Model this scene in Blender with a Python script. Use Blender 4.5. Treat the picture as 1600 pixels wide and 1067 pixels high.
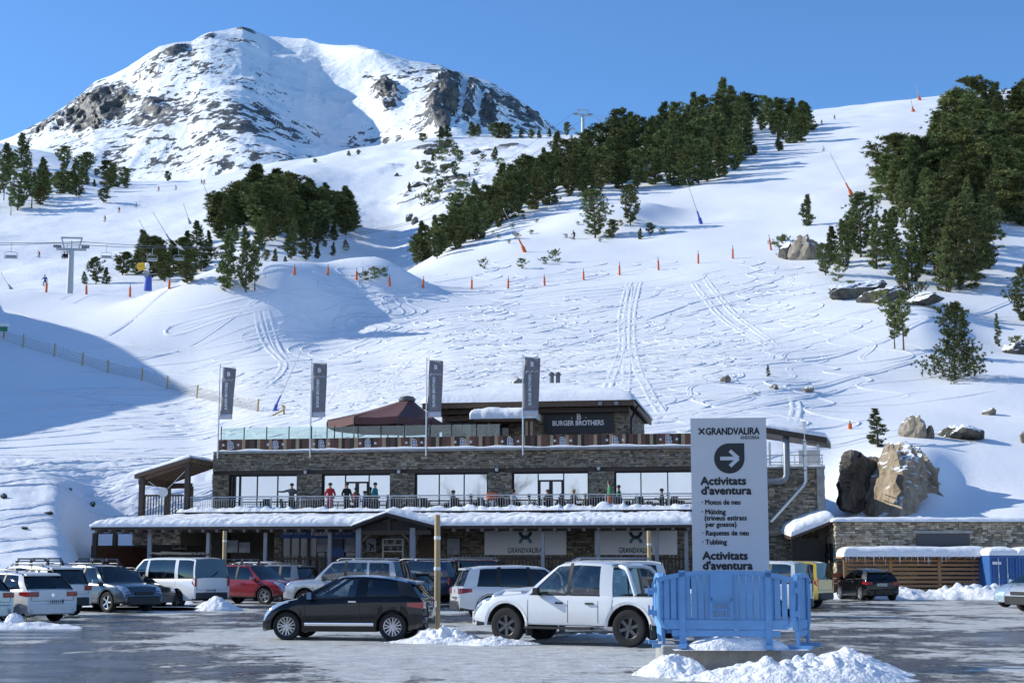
import bpy, bmesh, math, random
import numpy as np
from mathutils import Vector, Matrix, Euler

random.seed(7)
RNG = np.random.default_rng(11)
for o in list(bpy.data.objects):
    bpy.data.objects.remove(o)
SC = bpy.context.scene
COL = SC.collection
R = math.radians

# ------------------------------------------------------------------ camera
FPX, HOR, CAMZ = 2400.0, 878.0, 1.75          # focal length in photo pixels, horizon row, eye height
PITCH = math.atan((HOR - 533.5) / FPX)
cd = bpy.data.cameras.new('camera')
cam = bpy.data.objects.new('camera', cd)
COL.objects.link(cam)
cam.location = (0, 0, CAMZ)
cam.rotation_euler = (math.pi / 2 + PITCH, 0, 0)
cd.sensor_width = 36
cd.lens = FPX / 1600 * 36
cd.clip_start = 0.5
cd.clip_end = 12000
SC.camera = cam

# ------------------------------------------------------------------ sky and sun
SUN_EL, SUN_A = R(28), R(13)                  # the sun stands left of the view and a little behind the hill
SUN_TO = Vector((-math.cos(SUN_EL) * math.cos(SUN_A), math.cos(SUN_EL) * math.sin(SUN_A), math.sin(SUN_EL)))
W = bpy.data.worlds.new('World')
SC.world = W
W.use_nodes = True
wn = W.node_tree
wn.nodes.clear()
wo = wn.nodes.new('ShaderNodeOutputWorld')
wb = wn.nodes.new('ShaderNodeBackground')
sky = wn.nodes.new('ShaderNodeTexSky')
sky.sky_type = 'NISHITA'
sky.sun_disc = False
sky.sun_elevation = SUN_EL
sky.sun_rotation = math.atan2(SUN_TO.x, SUN_TO.y)
sky.altitude = 2300
sky.air_density = 1.0
sky.dust_density = 0.0
sky.ozone_density = 4.0
wb.inputs[1].default_value = 0.15
tint = wn.nodes.new('ShaderNodeMix')                # thin dry mountain air: one even deeper blue over the whole sky
tint.data_type = 'RGBA'
tint.blend_type = 'MULTIPLY'
tint.inputs[0].default_value = 1.0
tint.inputs[7].default_value = (0.71, 0.95, 1.10, 1)
wn.links.new(sky.outputs[0], tint.inputs[6])
wn.links.new(tint.outputs[2], wb.inputs[0])
wn.links.new(wb.outputs[0], wo.inputs[0])
sl = bpy.data.lights.new('sun', 'SUN')
sl.energy = 3.9
sl.angle = R(0.55)
sl.color = (1.0, 0.98, 0.88)
sun = bpy.data.objects.new('sun', sl)
COL.objects.link(sun)
sun.rotation_euler = SUN_TO.to_track_quat('Z', 'Y').to_euler()
sun.location = (-60, 20, 60)
vs = SC.view_settings
vs.view_transform = 'Standard'
vs.look = 'None'
vs.exposure = 0.34
vs.gamma = 1.0
SC.cycles.max_bounces = 6
SC.cycles.transparent_max_bounces = 12
SC.cycles.caustics_reflective = False
SC.cycles.caustics_refractive = False


# ------------------------------------------------------------------ pixel rays
CP, SP = math.cos(PITCH), math.sin(PITCH)


def ray(px, py):
    """plan slope q (photo pixels at the horizon) and elevation e of the ray through a photo pixel"""
    b = (533.5 - py) / FPX
    yd = CP - b * SP
    return (px - 800) / yd, (SP + b * CP) / yd


def at(px, py, Y):
    q, e = ray(px, py)
    return Vector((q / FPX * Y, Y, CAMZ + e * Y))


# ------------------------------------------------------------------ noise
def _h(ix, iy, s):
    n = (ix.astype(np.int64) * 374761393 + iy.astype(np.int64) * 668265263 + s * 1442695041) & 0x7fffffff
    n = ((n ^ (n >> 13)) * 1274126177) & 0x7fffffff
    n = n ^ (n >> 16)
    return (n & 0xffff) / 65535.0


def vnoise(x, y, s=0):
    x = np.asarray(x, float); y = np.asarray(y, float)
    ix, iy = np.floor(x), np.floor(y)
    fx, fy = x - ix, y - iy
    fx = fx * fx * fx * (fx * (fx * 6 - 15) + 10); fy = fy * fy * fy * (fy * (fy * 6 - 15) + 10)
    a, b = _h(ix, iy, s), _h(ix + 1, iy, s)
    c, d = _h(ix, iy + 1, s), _h(ix + 1, iy + 1, s)
    return (a + (b - a) * fx) * (1 - fy) + (c + (d - c) * fx) * fy


def fbm(x, y, o=4, s=0, g=0.5):
    t, a, n = 0, 1.0, 0
    for i in range(o):
        t = t + a * (vnoise(x, y, s + i * 17) - 0.5) * 2
        n += a; a *= g
        x, y = x * 2.03 + 3.1, y * 2.03 - 1.7
    return t / n


def ridged(x, y, o=4, s=0):
    t, a, n = 0, 1.0, 0
    for i in range(o):
        t = t + a * (1 - np.abs(vnoise(x, y, s + i * 13) * 2 - 1))
        n += a; a *= 0.5
        x, y = x * 2.1 + 5.3, y * 2.1 + 2.2
    return t / n


def sstep(a, b, x):
    t = np.clip((x - a) / (b - a), 0, 1)
    return t * t * (3 - 2 * t)


# ------------------------------------------------------------------ materials
MATS = {}


def mat(name, col, rough=0.6, metal=0.0, spec=0.5, var=0.0, vscale=3.0, bump=0.0, bscale=20.0, attr=False, coat=0.0,
        col2=None, stretch=None, emit=None):
    """a principled material; var / col2 mix in object-space noise, attr multiplies by the per-face tint 'Col'"""
    if name in MATS:
        return MATS[name]
    m = bpy.data.materials.new(name)
    m.use_nodes = True
    nt = m.node_tree
    p = nt.nodes['Principled BSDF']
    p.inputs['Base Color'].default_value = (*col, 1)
    p.inputs['Roughness'].default_value = rough
    p.inputs['Metallic'].default_value = metal
    p.inputs['Specular IOR Level'].default_value = spec
    if coat:
        p.inputs['Coat Weight'].default_value = coat
        p.inputs['Coat Roughness'].default_value = 0.04
    src = None
    L = nt.links.new
    if var or col2 or bump:
        tc = nt.nodes.new('ShaderNodeTexCoord')
        mp = nt.nodes.new('ShaderNodeMapping')
        if stretch:
            mp.inputs['Scale'].default_value = stretch
        L(tc.outputs['Object'], mp.inputs[0])
    if var or col2:
        nz = nt.nodes.new('ShaderNodeTexNoise')
        nz.inputs['Scale'].default_value = vscale
        nz.inputs['Detail'].default_value = 6
        nz.inputs['Roughness'].default_value = 0.65
        L(mp.outputs[0], nz.inputs['Vector'])
        rp = nt.nodes.new('ShaderNodeValToRGB')
        rp.color_ramp.elements[0].position = 0.3
        rp.color_ramp.elements[1].position = 0.7
        if col2:
            rp.color_ramp.elements[0].color = (*col, 1)
            rp.color_ramp.elements[1].color = (*col2, 1)
        else:
            rp.color_ramp.elements[0].color = (*[c * (1 - var) for c in col], 1)
            rp.color_ramp.elements[1].color = (*[min(1, c * (1 + var)) for c in col], 1)
        L(nz.outputs[0], rp.inputs[0])
        src = rp.outputs[0]
    if attr:
        at_ = nt.nodes.new('ShaderNodeVertexColor')
        at_.layer_name = 'Col'
        mx = nt.nodes.new('ShaderNodeMix')
        mx.data_type = 'RGBA'
        mx.blend_type = 'MULTIPLY'
        mx.inputs[0].default_value = 1
        if src:
            L(src, mx.inputs[6])
        else:
            mx.inputs[6].default_value = (*col, 1)
        L(at_.outputs[0], mx.inputs[7])
        src = mx.outputs[2]
    if src:
        L(src, p.inputs['Base Color'])
    if bump:
        nb = nt.nodes.new('ShaderNodeTexNoise')
        nb.inputs['Scale'].default_value = bscale
        nb.inputs['Detail'].default_value = 5
        L(mp.outputs[0], nb.inputs['Vector'])
        bp = nt.nodes.new('ShaderNodeBump')
        bp.inputs['Strength'].default_value = bump
        bp.inputs['Distance'].default_value = 0.05
        L(nb.outputs[0], bp.inputs['Height'])
        L(bp.outputs[0], p.inputs['Normal'])
    if emit:
        p.inputs['Emission Color'].default_value = (*col, 1)
        p.inputs['Emission Strength'].default_value = emit
    MATS[name] = m
    return m


def glass(name, tint, refl=0.08):
    """a thin pane: tinted see-through mixed with a fresnel reflection"""
    if name in MATS:
        return MATS[name]
    m = bpy.data.materials.new(name)
    m.use_nodes = True
    nt = m.node_tree
    nt.nodes.clear()
    out = nt.nodes.new('ShaderNodeOutputMaterial')
    tr = nt.nodes.new('ShaderNodeBsdfTransparent')
    tr.inputs[0].default_value = (*tint, 1)
    gl = nt.nodes.new('ShaderNodeBsdfGlossy')
    gl.inputs['Roughness'].default_value = 0.02
    lw = nt.nodes.new('ShaderNodeLayerWeight')
    lw.inputs[0].default_value = 0.35
    ma = nt.nodes.new('ShaderNodeMath')
    ma.operation = 'MULTIPLY_ADD'
    ma.inputs[1].default_value = 0.7
    ma.inputs[2].default_value = refl
    mx = nt.nodes.new('ShaderNodeMixShader')
    L = nt.links.new
    L(lw.outputs['Fresnel'], ma.inputs[0])
    L(ma.outputs[0], mx.inputs[0])
    L(tr.outputs[0], mx.inputs[1])
    L(gl.outputs[0], mx.inputs[2])
    L(mx.outputs[0], out.inputs[0])
    MATS[name] = m
    return m


# ------------------------------------------------------------------ mesh builder
class MB:
    def __init__(s):
        s.v, s.f, s.m, s.c = [], [], [], []

    def add(s, verts, faces, mi=0, c=None):
        n = len(s.v)
        s.v.extend([tuple(v) for v in verts])
        for f in faces:
            s.f.append(tuple(i + n for i in f))
            s.m.append(mi)
            s.c.append(c or (1, 1, 1))
        return s

    def box(s, c, sz, rot=None, mi=0, col=None, taper=1.0):
        x, y, z = sz[0] / 2, sz[1] / 2, sz[2] / 2
        vs = [(-x, -y, -z), (x, -y, -z), (x, y, -z), (-x, y, -z)] + [(a * taper, b * taper, z) for a, b in ((-x, -y), (x, -y), (x, y), (-x, y))]
        if rot is not None:
            M = rot if isinstance(rot, Matrix) else Euler(rot).to_matrix()
            vs = [M @ Vector(v) for v in vs]
        vs = [(v[0] + c[0], v[1] + c[1], v[2] + c[2]) for v in vs]
        return s.add(vs, [(0, 3, 2, 1), (4, 5, 6, 7), (0, 1, 5, 4), (1, 2, 6, 5), (2, 3, 7, 6), (3, 0, 4, 7)], mi, col)

    def span(s, a, b, mi=0, col=None):
        """axis-aligned box from corner a to corner b"""
        return s.box([(a[i] + b[i]) / 2 for i in range(3)], [abs(b[i] - a[i]) for i in range(3)], None, mi, col)

    def bar(s, a, b, w, h=None, mi=0, col=None, up=(0, 0, 1)):
        """square bar from a to b"""
        a, b = Vector(a), Vector(b)
        d = b - a
        if d.length < 1e-6:
            return s
        z = d.normalized()
        u = Vector(up)
        if abs(z.dot(u)) > 0.99:
            u = Vector((1, 0, 0)) if abs(z.x) < 0.9 else Vector((0, 1, 0))
        x = u.cross(z).normalized()
        y = z.cross(x)
        M = Matrix((x, y, z)).transposed()
        return s.box((a + b) / 2, (w, h or w, d.length), M, mi, col)

    def tube(s, pts, r, n=8, mi=0, col=None, caps=True):
        pts = [Vector(p) for p in pts]
        rs = r if isinstance(r, (list, tuple)) else [r] * len(pts)
        vs, fs = [], []
        prev = None
        for i, p in enumerate(pts):
            d = (pts[min(i + 1, len(pts) - 1)] - pts[max(i - 1, 0)])
            d = d.normalized() if d.length > 1e-9 else Vector((0, 0, 1))
            if prev is None:
                u = Vector((0, 0, 1)) if abs(d.z) < 0.9 else Vector((1, 0, 0))
                x = u.cross(d).normalized()
            else:
                x = (prev - d * prev.dot(d))
                x = x.normalized() if x.length > 1e-6 else Vector((1, 0, 0))
            prev = x
            y = d.cross(x)
            for k in range(n):
                t = 2 * math.pi * k / n
                vs.append(p + (x * math.cos(t) + y * math.sin(t)) * rs[i])
        for i in range(len(pts) - 1):
            for k in range(n):
                k2 = (k + 1) % n
                fs.append((i * n + k, i * n + k2, (i + 1) * n + k2, (i + 1) * n + k))
        if caps:
            fs.append(tuple(range(n - 1, -1, -1)))
            e = (len(pts) - 1) * n
            fs.append(tuple(range(e, e + n)))
        return s.add(vs, fs, mi, col)

    def lathe(s, prof, c=(0, 0, 0), axis='z', n=20, mi=0, col=None, caps=True):
        vs, fs = [], []
        for r, h in prof:
            for k in range(n):
                t = 2 * math.pi * k / n
                a, b = r * math.cos(t), r * math.sin(t)
                v = {'z': (a, b, h), 'y': (a, h, b), 'x': (h, a, b)}[axis]
                vs.append((v[0] + c[0], v[1] + c[1], v[2] + c[2]))
        for i in range(len(prof) - 1):
            for k in range(n):
                k2 = (k + 1) % n
                fs.append((i * n + k, i * n + k2, (i + 1) * n + k2, (i + 1) * n + k))
        if caps:
            fs.append(tuple(range(n)))
            fs.append(tuple(range((len(prof) - 1) * n, len(prof) * n)))
        return s.add(vs, fs, mi, col)

    def prism(s, poly, y0, y1, mi=0, col=None, axis='y'):
        """polygon (a, b) pulled from y0 to y1: axis y -> (a, y, b), axis z -> (a, b, z), axis x -> (x, a, b)"""
        n = len(poly)
        f = {'y': lambda p, t: (p[0], t, p[1]), 'z': lambda p, t: (p[0], p[1], t), 'x': lambda p, t: (t, p[0], p[1])}[axis]
        vs = [f(p, y0) for p in poly] + [f(p, y1) for p in poly]
        fs = [tuple(range(n)), tuple(range(2 * n - 1, n - 1, -1))]
        fs += [(i, i + n, (i + 1) % n + n, (i + 1) % n) for i in range(n)]
        return s.add(vs, fs, mi, col)

    def grid(s, P, mi=0, col=None, flip=False):
        """P[i][j] points -> quads"""
        a, b = len(P), len(P[0])
        vs = [p for r_ in P for p in r_]
        fs = []
        for i in range(a - 1):
            for j in range(b - 1):
                q = (i * b + j, i * b + j + 1, (i + 1) * b + j + 1, (i + 1) * b + j)
                fs.append(q[::-1] if flip else q)
        return s.add(vs, fs, mi, col)

    def mesh(s, name, mats, smooth=None, fixn=True, cols=False):
        me = bpy.data.meshes.new(name)
        me.from_pydata(s.v, [], s.f)
        for m in (mats if isinstance(mats, (list, tuple)) else [mats]):
            me.materials.append(m)
        me.polygons.foreach_set('material_index', s.m)
        if cols:
            ca = me.color_attributes.new('Col', 'FLOAT_COLOR', 'CORNER')
            arr = []
            for f, c in zip(s.f, s.c):
                arr.extend([c[0], c[1], c[2], 1.0] * len(f))
            ca.data.foreach_set('color', arr)
        if fixn:
            bm = bmesh.new()
            bm.from_mesh(me)
            bmesh.ops.recalc_face_normals(bm, faces=bm.faces)
            bm.to_mesh(me)
            bm.free()
        if smooth is not None:
            me.polygons.foreach_set('use_smooth', [True] * len(me.polygons))
            me.set_sharp_from_angle(angle=R(smooth))
        me.update()
        return me

    def build(s, name, mats, parent=None, smooth=None, fixn=True, cols=False, loc=None, label=None, kind=None):
        return link(name, s.mesh(name, mats, smooth, fixn, cols), parent, loc, label, kind)


def link(name, me, parent=None, loc=None, label=None, kind=None, rot=None):
    o = bpy.data.objects.new(name, me)
    COL.objects.link(o)
    if parent is not None:
        o.parent = parent
    if loc is not None:
        o.location = loc
    if rot is not None:
        o.rotation_euler = rot
    if label:
        o['label'] = label
    if kind:
        o['kind'] = kind
    return o


def tag(o, label, cat, group=None, kind=None):
    o['label'] = label
    o['category'] = cat
    if group:
        o['group'] = group
    if kind:
        o['kind'] = kind
    return o


def thing(name, label, cat, loc=(0, 0, 0), rz=0.0, group=None):
    o = bpy.data.objects.new(name, None)
    COL.objects.link(o)
    o.location = loc
    o.rotation_euler = (0, 0, rz)
    o.empty_display_size = 0.2
    return tag(o, label, cat, group)


def dup(root, loc=None, rz=None, label=None, group=None, scale=None):
    r = root.copy()
    COL.objects.link(r)
    if loc is not None:
        r.location = loc
    if rz is not None:
        r.rotation_euler = (0, 0, rz)
    if label:
        r['label'] = label
    if group:
        r['group'] = group
    if scale is not None:
        r.scale = scale if isinstance(scale, (tuple, list)) else (scale,) * 3
    for ch in list(root.children):
        c = ch.copy(); COL.objects.link(c); c.parent = r
        for g in list(ch.children):
            d = g.copy(); COL.objects.link(d); d.parent = c
    return r


def text_mesh(txt, size, bold=0.0, depth=0.004, align='LEFT', spacing=1.0, shear=0.0, xs=1.0, width=None, outline=0.0):
    """lettering as mesh in the local x/z plane, facing -y"""
    cu = bpy.data.curves.new('lettering', 'FONT')
    cu.body = txt
    cu.size = size
    cu.extrude = depth
    cu.align_x = align
    cu.space_character = spacing
    cu.shear = shear
    cu.resolution_u = 3
    o = bpy.data.objects.new('lettering', cu)
    COL.objects.link(o)
    dg = bpy.context.evaluated_depsgraph_get()
    me = bpy.data.meshes.new_from_object(o.evaluated_get(dg))
    bpy.data.objects.remove(o)
    bpy.data.curves.remove(cu)
    co = np.empty(len(me.vertices) * 3)
    me.vertices.foreach_get('co', co)
    co = co.reshape(-1, 3)
    if width and len(co):
        xs = width / max(1e-6, co[:, 0].max() - co[:, 0].min())
    out = np.stack([co[:, 0] * xs, -co[:, 2], co[:, 1]], 1)
    me.vertices.foreach_set('co', out.ravel())
    me.update()
    if bold:                                          # heavier strokes: the outline repeated a hair to each side, each a touch deeper
        nv, fs = len(out), [tuple(f.vertices) for f in me.polygons]
        V, F = [], []
        for k, (dx, dz) in enumerate(((0, 0), (bold, 0), (-bold, 0), (0, bold), (0, -bold))):
            V.append(out + np.array([[dx, -0.0004 * k, dz]]))
            F += [tuple(i + k * nv for i in f) for f in fs]
        bpy.data.meshes.remove(me)
        me = bpy.data.meshes.new('lettering')
        me.from_pydata(np.concatenate(V).tolist(), [], F)
        me.update()
    return me


def lettering(txt, size, m, parent, loc, rot=None, name='lettering', **kw):
    me = text_mesh(txt, size, **kw)
    me.materials.clear()
    me.materials.append(m)
    return link(name, me, parent, loc, rot=rot)


# ================================================================== terrain
def grid_mesh(name, V, m, smooth=True, attrs=None):
    a, b = V.shape[:2]
    me = bpy.data.meshes.new(name)
    me.vertices.add(a * b)
    me.vertices.foreach_set('co', V.reshape(-1).astype(np.float32))
    i, j = np.meshgrid(np.arange(a - 1), np.arange(b - 1), indexing='ij')
    k = (i * b + j).ravel()
    F = np.stack([k, k + 1, k + b + 1, k + b], 1).astype(np.int32)
    n = len(F)
    me.loops.add(n * 4)
    me.loops.foreach_set('vertex_index', F.ravel())
    me.polygons.add(n)
    me.polygons.foreach_set('loop_start', np.arange(0, n * 4, 4, dtype=np.int32))
    me.polygons.foreach_set('use_smooth', np.full(n, smooth))
    for nm, arr in (attrs or {}).items():
        at_ = me.attributes.new(nm, 'FLOAT', 'POINT')
        at_.data.foreach_set('value', arr.reshape(-1).astype(np.float32))
    me.materials.append(m)
    me.update(calc_edges=True)
    return me


def boxf(A, k, axis):
    """box blur, edge-padded"""
    if k < 1:
        return A
    pad = [(0, 0), (0, 0)]
    pad[axis] = (k + 1, k)
    c = np.cumsum(np.pad(A, pad, mode='edge'), axis=axis)
    n = A.shape[axis]
    hi = np.take(c, np.arange(2 * k + 1, 2 * k + 1 + n), axis=axis)
    lo = np.take(c, np.arange(0, n), axis=axis)
    return (hi - lo) / (2 * k + 1)


class Land:
    """a height field over the plan directions q and the log of the distance Y"""

    def __init__(s, table, q, d0, d1, nd, blur=(12, 6)):
        s.q = q
        s.ld = np.linspace(math.log(d0), math.log(d1), nd)
        s.d = np.exp(s.ld)
        cols = sorted(table)
        Q = np.zeros((nd, len(cols))); E = np.zeros((nd, len(cols)))
        for c, px in enumerate(cols):
            prs = table[px]
            pd = np.log([p[0] for p in prs])
            qe = [ray(px, p[1]) for p in prs]
            Q[:, c] = np.interp(s.ld, pd, [a[0] for a in qe])
            E[:, c] = np.interp(s.ld, pd, [a[1] for a in qe])
        G = np.zeros((nd, len(q)))
        for r in range(nd):
            G[r] = np.interp(q, Q[r], E[r])
        for _ in range(2):
            G = boxf(boxf(G, blur[0], 1), blur[1], 0)
        D = s.d[:, None]
        s.X = q[None, :] / FPX * D
        s.Y = np.repeat(D, len(q), 1)
        s.Z = CAMZ + G * D

    def height(s, X, Y):
        q = X / Y * FPX
        fc = np.interp(q, s.q, np.arange(len(s.q)))
        fr = np.interp(math.log(Y), s.ld, np.arange(len(s.ld)))
        c, r = min(int(fc), len(s.q) - 2), min(int(fr), len(s.ld) - 2)
        u, v = fc - c, fr - r
        Z = s.Z
        return float((Z[r, c] * (1 - u) + Z[r, c + 1] * u) * (1 - v) + (Z[r + 1, c] * (1 - u) + Z[r + 1, c + 1] * u) * v)

    def hit(s, px, py, dmin=0):
        q, e = ray(px, py)
        fc = np.interp(q, s.q, np.arange(len(s.q)))
        c = min(int(fc), len(s.q) - 2)
        u = fc - c
        z = s.Z[:, c] * (1 - u) + s.Z[:, c + 1] * u
        el = (z - CAMZ) / s.d
        k = np.nonzero((el >= e) & (s.d >= dmin))[0]
        if not len(k):
            return None
        k = int(k[0])
        d = s.d[k]
        if k > 0 and el[k - 1] < e:
            t = (e - el[k - 1]) / (el[k] - el[k - 1])
            d = s.d[k - 1] + (s.d[k] - s.d[k - 1]) * t
        return Vector((q / FPX * d, d, CAMZ + e * d))

    def verts(s):
        return np.stack([s.X, s.Y, s.Z], 2)


def snow_mat(name, b1, s1, b2, s2, tint=(0.905, 0.91, 0.92), rock=False):
    m = bpy.data.materials.new(name)
    m.use_nodes = True
    nt = m.node_tree
    L = nt.links.new
    p = nt.nodes['Principled BSDF']
    p.inputs['Base Color'].default_value = (*tint, 1)
    p.inputs['Roughness'].default_value = 0.55
    p.inputs['Specular IOR Level'].default_value = 0.25
    tc = nt.nodes.new('ShaderNodeTexCoord')
    last = None
    for b, s in ((b1, s1), (b2, s2)):
        nz = nt.nodes.new('ShaderNodeTexNoise')
        nz.inputs['Scale'].default_value = s
        nz.inputs['Detail'].default_value = 4
        L(tc.outputs['Object'], nz.inputs['Vector'])
        bp = nt.nodes.new('ShaderNodeBump')
        bp.inputs['Strength'].default_value = 1.0
        bp.inputs['Distance'].default_value = b
        L(nz.outputs[0], bp.inputs['Height'])
        if last:
            L(last.outputs[0], bp.inputs['Normal'])
        last = bp
    L(last.outputs[0], p.inputs['Normal'])
    if rock:
        a = nt.nodes.new('ShaderNodeAttribute')
        a.attribute_name = 'rock'
        n1 = nt.nodes.new('ShaderNodeTexNoise')
        n1.inputs['Scale'].default_value = rock[0]
        n1.inputs['Detail'].default_value = 9
        n1.inputs['Roughness'].default_value = 0.72
        L(tc.outputs['Object'], n1.inputs['Vector'])
        ad = nt.nodes.new('ShaderNodeMath'); ad.operation = 'ADD'
        L(a.outputs['Fac'], ad.inputs[0]); L(n1.outputs[0], ad.inputs[1])
        rp = nt.nodes.new('ShaderNodeValToRGB')
        rp.color_ramp.elements[0].position = 0.93
        rp.color_ramp.elements[1].position = 0.99
        sb = nt.nodes.new('ShaderNodeMath'); sb.operation = 'MULTIPLY'; sb.inputs[1].default_value = 1.0
        L(ad.outputs[0], sb.inputs[0]); L(sb.outputs[0], rp.inputs[0])
        n2 = nt.nodes.new('ShaderNodeTexNoise')
        n2.inputs['Scale'].default_value = rock[1]
        n2.inputs['Detail'].default_value = 8
        n2.inputs['Roughness'].default_value = 0.7
        L(tc.outputs['Object'], n2.inputs['Vector'])
        cr = nt.nodes.new('ShaderNodeValToRGB')
        e = cr.color_ramp.elements
        e[0].position, e[1].position = 0.3, 0.72
        e[0].color = (0.030, 0.032, 0.030, 1)
        e[1].color = (0.23, 0.20, 0.175, 1)
        mid = e.new(0.5); mid.color = (0.105, 0.10, 0.092, 1)
        L(n2.outputs[0], cr.inputs[0])
        mx = nt.nodes.new('ShaderNodeMix'); mx.data_type = 'RGBA'
        L(rp.outputs[0], mx.inputs[0])
        mx.inputs[6].default_value = (*tint, 1)
        L(cr.outputs[0], mx.inputs[7])
        L(mx.outputs[2], p.inputs['Base Color'])
    return m


SNOW_A = snow_mat('piste_snow', 0.03, 1.6, 0.025, 9.0)
SNOW_C = snow_mat('far_snow', 0.25, 0.25, 0.1, 1.5)
SNOW_M = snow_mat('mountain_snow_and_rock', 2.0, 0.02, 1.6, 0.12, rock=(0.09, 0.05))

BASE_MID = [(60, 960), (86, 930), (92, 915), (97, 800), (105, 688)]
TA = {  # negative columns raise an unseen spur, added to cast shade on the left slope
    -1200: [(60, 940), (90, 600), (140, 350), (190, 250), (250, 240), (760, 300)],
    -700: [(60, 940), (90, 690), (105, 610), (120, 490), (140, 325), (165, 205), (190, 185), (215, 240), (250, 300), (300, 420), (760, 600)],
    -330: [(60, 948), (75, 855), (90, 745), (105, 650), (120, 530), (140, 365), (165, 228), (190, 228), (215, 320), (250, 430), (300, 500), (760, 640)],
    -200: [(60, 948), (75, 852), (90, 757), (105, 700), (120, 630), (140, 505), (165, 375), (190, 355), (215, 438), (250, 475), (300, 550), (760, 640)],
    -90: [(60, 948), (75, 850), (90, 768), (105, 714), (120, 674), (140, 622), (165, 545), (190, 497), (215, 457), (250, 492), (300, 560), (760, 640)],
    0: [(57, 952), (66, 905), (75, 850), (90, 770), (105, 722), (120, 690), (140, 640), (165, 572), (190, 512), (215, 452), (250, 490), (300, 560), (760, 640)],
    100: [(60, 948), (68, 908), (75, 858), (90, 775), (105, 722), (120, 690), (140, 640), (165, 574), (190, 514), (215, 456), (250, 490), (300, 560), (760, 640)],
    150: [(60, 948), (88, 925), (93, 850), (98, 775), (105, 724), (120, 690), (140, 640), (165, 575), (190, 515), (215, 457), (250, 490), (300, 560), (760, 640)],
    300: [(60, 948), (90, 922), (95, 840), (98, 780), (105, 730), (120, 692), (140, 645), (165, 580), (190, 530), (215, 487), (250, 505), (300, 560), (760, 640)],
    400: BASE_MID[:-1] + [(105, 712), (120, 675), (140, 620), (165, 562), (190, 540), (215, 526), (250, 530), (300, 560), (760, 640)],
    500: BASE_MID[:-1] + [(105, 700), (120, 663), (140, 615), (165, 562), (190, 540), (215, 527), (250, 524), (300, 552), (760, 640)],
    600: BASE_MID + [(120, 650), (140, 605), (165, 560), (190, 512), (215, 468), (245, 432), (300, 448), (360, 490), (760, 640)],
    700: BASE_MID + [(120, 645), (140, 595), (165, 545), (190, 500), (215, 462), (250, 422), (300, 385), (340, 376), (430, 410), (760, 560)],
    800: BASE_MID + [(120, 642), (140, 592), (165, 542), (190, 498), (215, 458), (250, 414), (300, 362), (360, 318), (410, 304), (520, 340), (760, 480)],
    900: BASE_MID + [(120, 640), (140, 590), (165, 540), (190, 496), (215, 456), (250, 410), (300, 352), (360, 300), (430, 262), (500, 250), (620, 280), (760, 330)],
    1000: BASE_MID + [(120, 640), (140, 588), (165, 538), (190, 494), (215, 452), (250, 405), (300, 345), (360, 292), (430, 246), (520, 212), (600, 205), (760, 235)],
    1100: BASE_MID + [(120, 638), (140, 586), (165, 536), (190, 490), (215, 446), (250, 397), (300, 337), (360, 284), (430, 240), (520, 202), (620, 183), (760, 200)],
    1200: BASE_MID + [(120, 640), (140, 588), (165, 536), (190, 487), (215, 440), (250, 388), (300, 326), (360, 274), (430, 232), (520, 200), (640, 182), (760, 186)],
    1300: [(60, 960), (85, 932), (87, 826), (92, 795), (105, 702), (120, 650), (140, 596), (165, 540), (190, 485), (215, 433), (250, 376), (300, 314), (360, 264), (430, 224), (520, 190), (640, 169), (760, 172)],
    1400: [(60, 960), (80, 935), (82.5, 816), (88, 800), (91.5, 735), (96, 706), (105, 690), (120, 650), (140, 597), (165, 540), (190, 484), (215, 428), (250, 367), (300, 303), (360, 253), (430, 212), (520, 179), (640, 157), (760, 160)],
    1450: [(60, 960), (79.5, 935), (82, 816), (85.5, 800), (88.5, 768), (92, 728), (97, 704), (105, 691), (120, 650), (140, 598), (165, 541), (190, 485), (215, 427), (250, 364), (300, 300), (360, 250), (430, 208), (520, 175), (640, 152), (760, 155)],
    1500: [(60, 960), (79, 935), (81.5, 816), (87, 795), (96, 735), (105, 695), (120, 650), (140, 598), (165, 542), (190, 485), (215, 426), (250, 361), (300, 297), (360, 247), (430, 205), (520, 171), (640, 147), (760, 150)],
    1600: [(60, 960), (78, 935), (80.5, 816), (92, 762), (105, 700), (120, 652), (140, 600), (165, 545), (190, 488), (215, 428), (250, 362), (300, 296), (360, 243), (430, 200), (520, 164), (640, 138), (760, 140)],
    2000: [(60, 965), (78, 900), (92, 780), (105, 715), (140, 620), (190, 500), (250, 370), (300, 290), (430, 180), (520, 140), (640, 110), (760, 112)],
}
qa = np.concatenate([np.linspace(-2100, -830, 90)[:-1], np.linspace(-830, 850, 760), np.linspace(850, 1350, 40)[1:]])
LA = Land(TA, qa, 57, 760, 500, blur=(7, 3))
X, Y = LA.X, LA.Y
far = sstep(88, 112, Y)
leftm = sstep(-14, -26, X)
grow = np.maximum(far, leftm * sstep(62, 80, Y))
# rolling ground
LA.Z += grow * (0.9 * fbm(X / 34, Y / 34, 3, 5) + 0.22 * fbm(X / 11, Y / 14, 2, 9))
# the lip of the upper run: steep on the side away from the sun
ux, uy = 0.966, -0.259


def lee(cx, cy, H, back, front, half, wob=0):
    s = (X - cx) * ux + (Y - cy) * uy + wob * fbm(X / 14, Y / 14, 2, 77)
    c = -(X - cx) * uy + (Y - cy) * ux
    f = np.where(s < 0, np.exp(-(s / back) ** 2), np.exp(-(s / front) ** 2))
    return H * f * np.exp(-(c / half) ** 4)


LA.Z += lee(-29, 203, 11.0, 16, 11.5, 22, 3.0)
LA.Z += lee(47, 178, 2.6, 14, 5, 20, 2.0)
LA.Z += lee(24, 300, 3.2, 16, 7, 16, 2.0)
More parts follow.
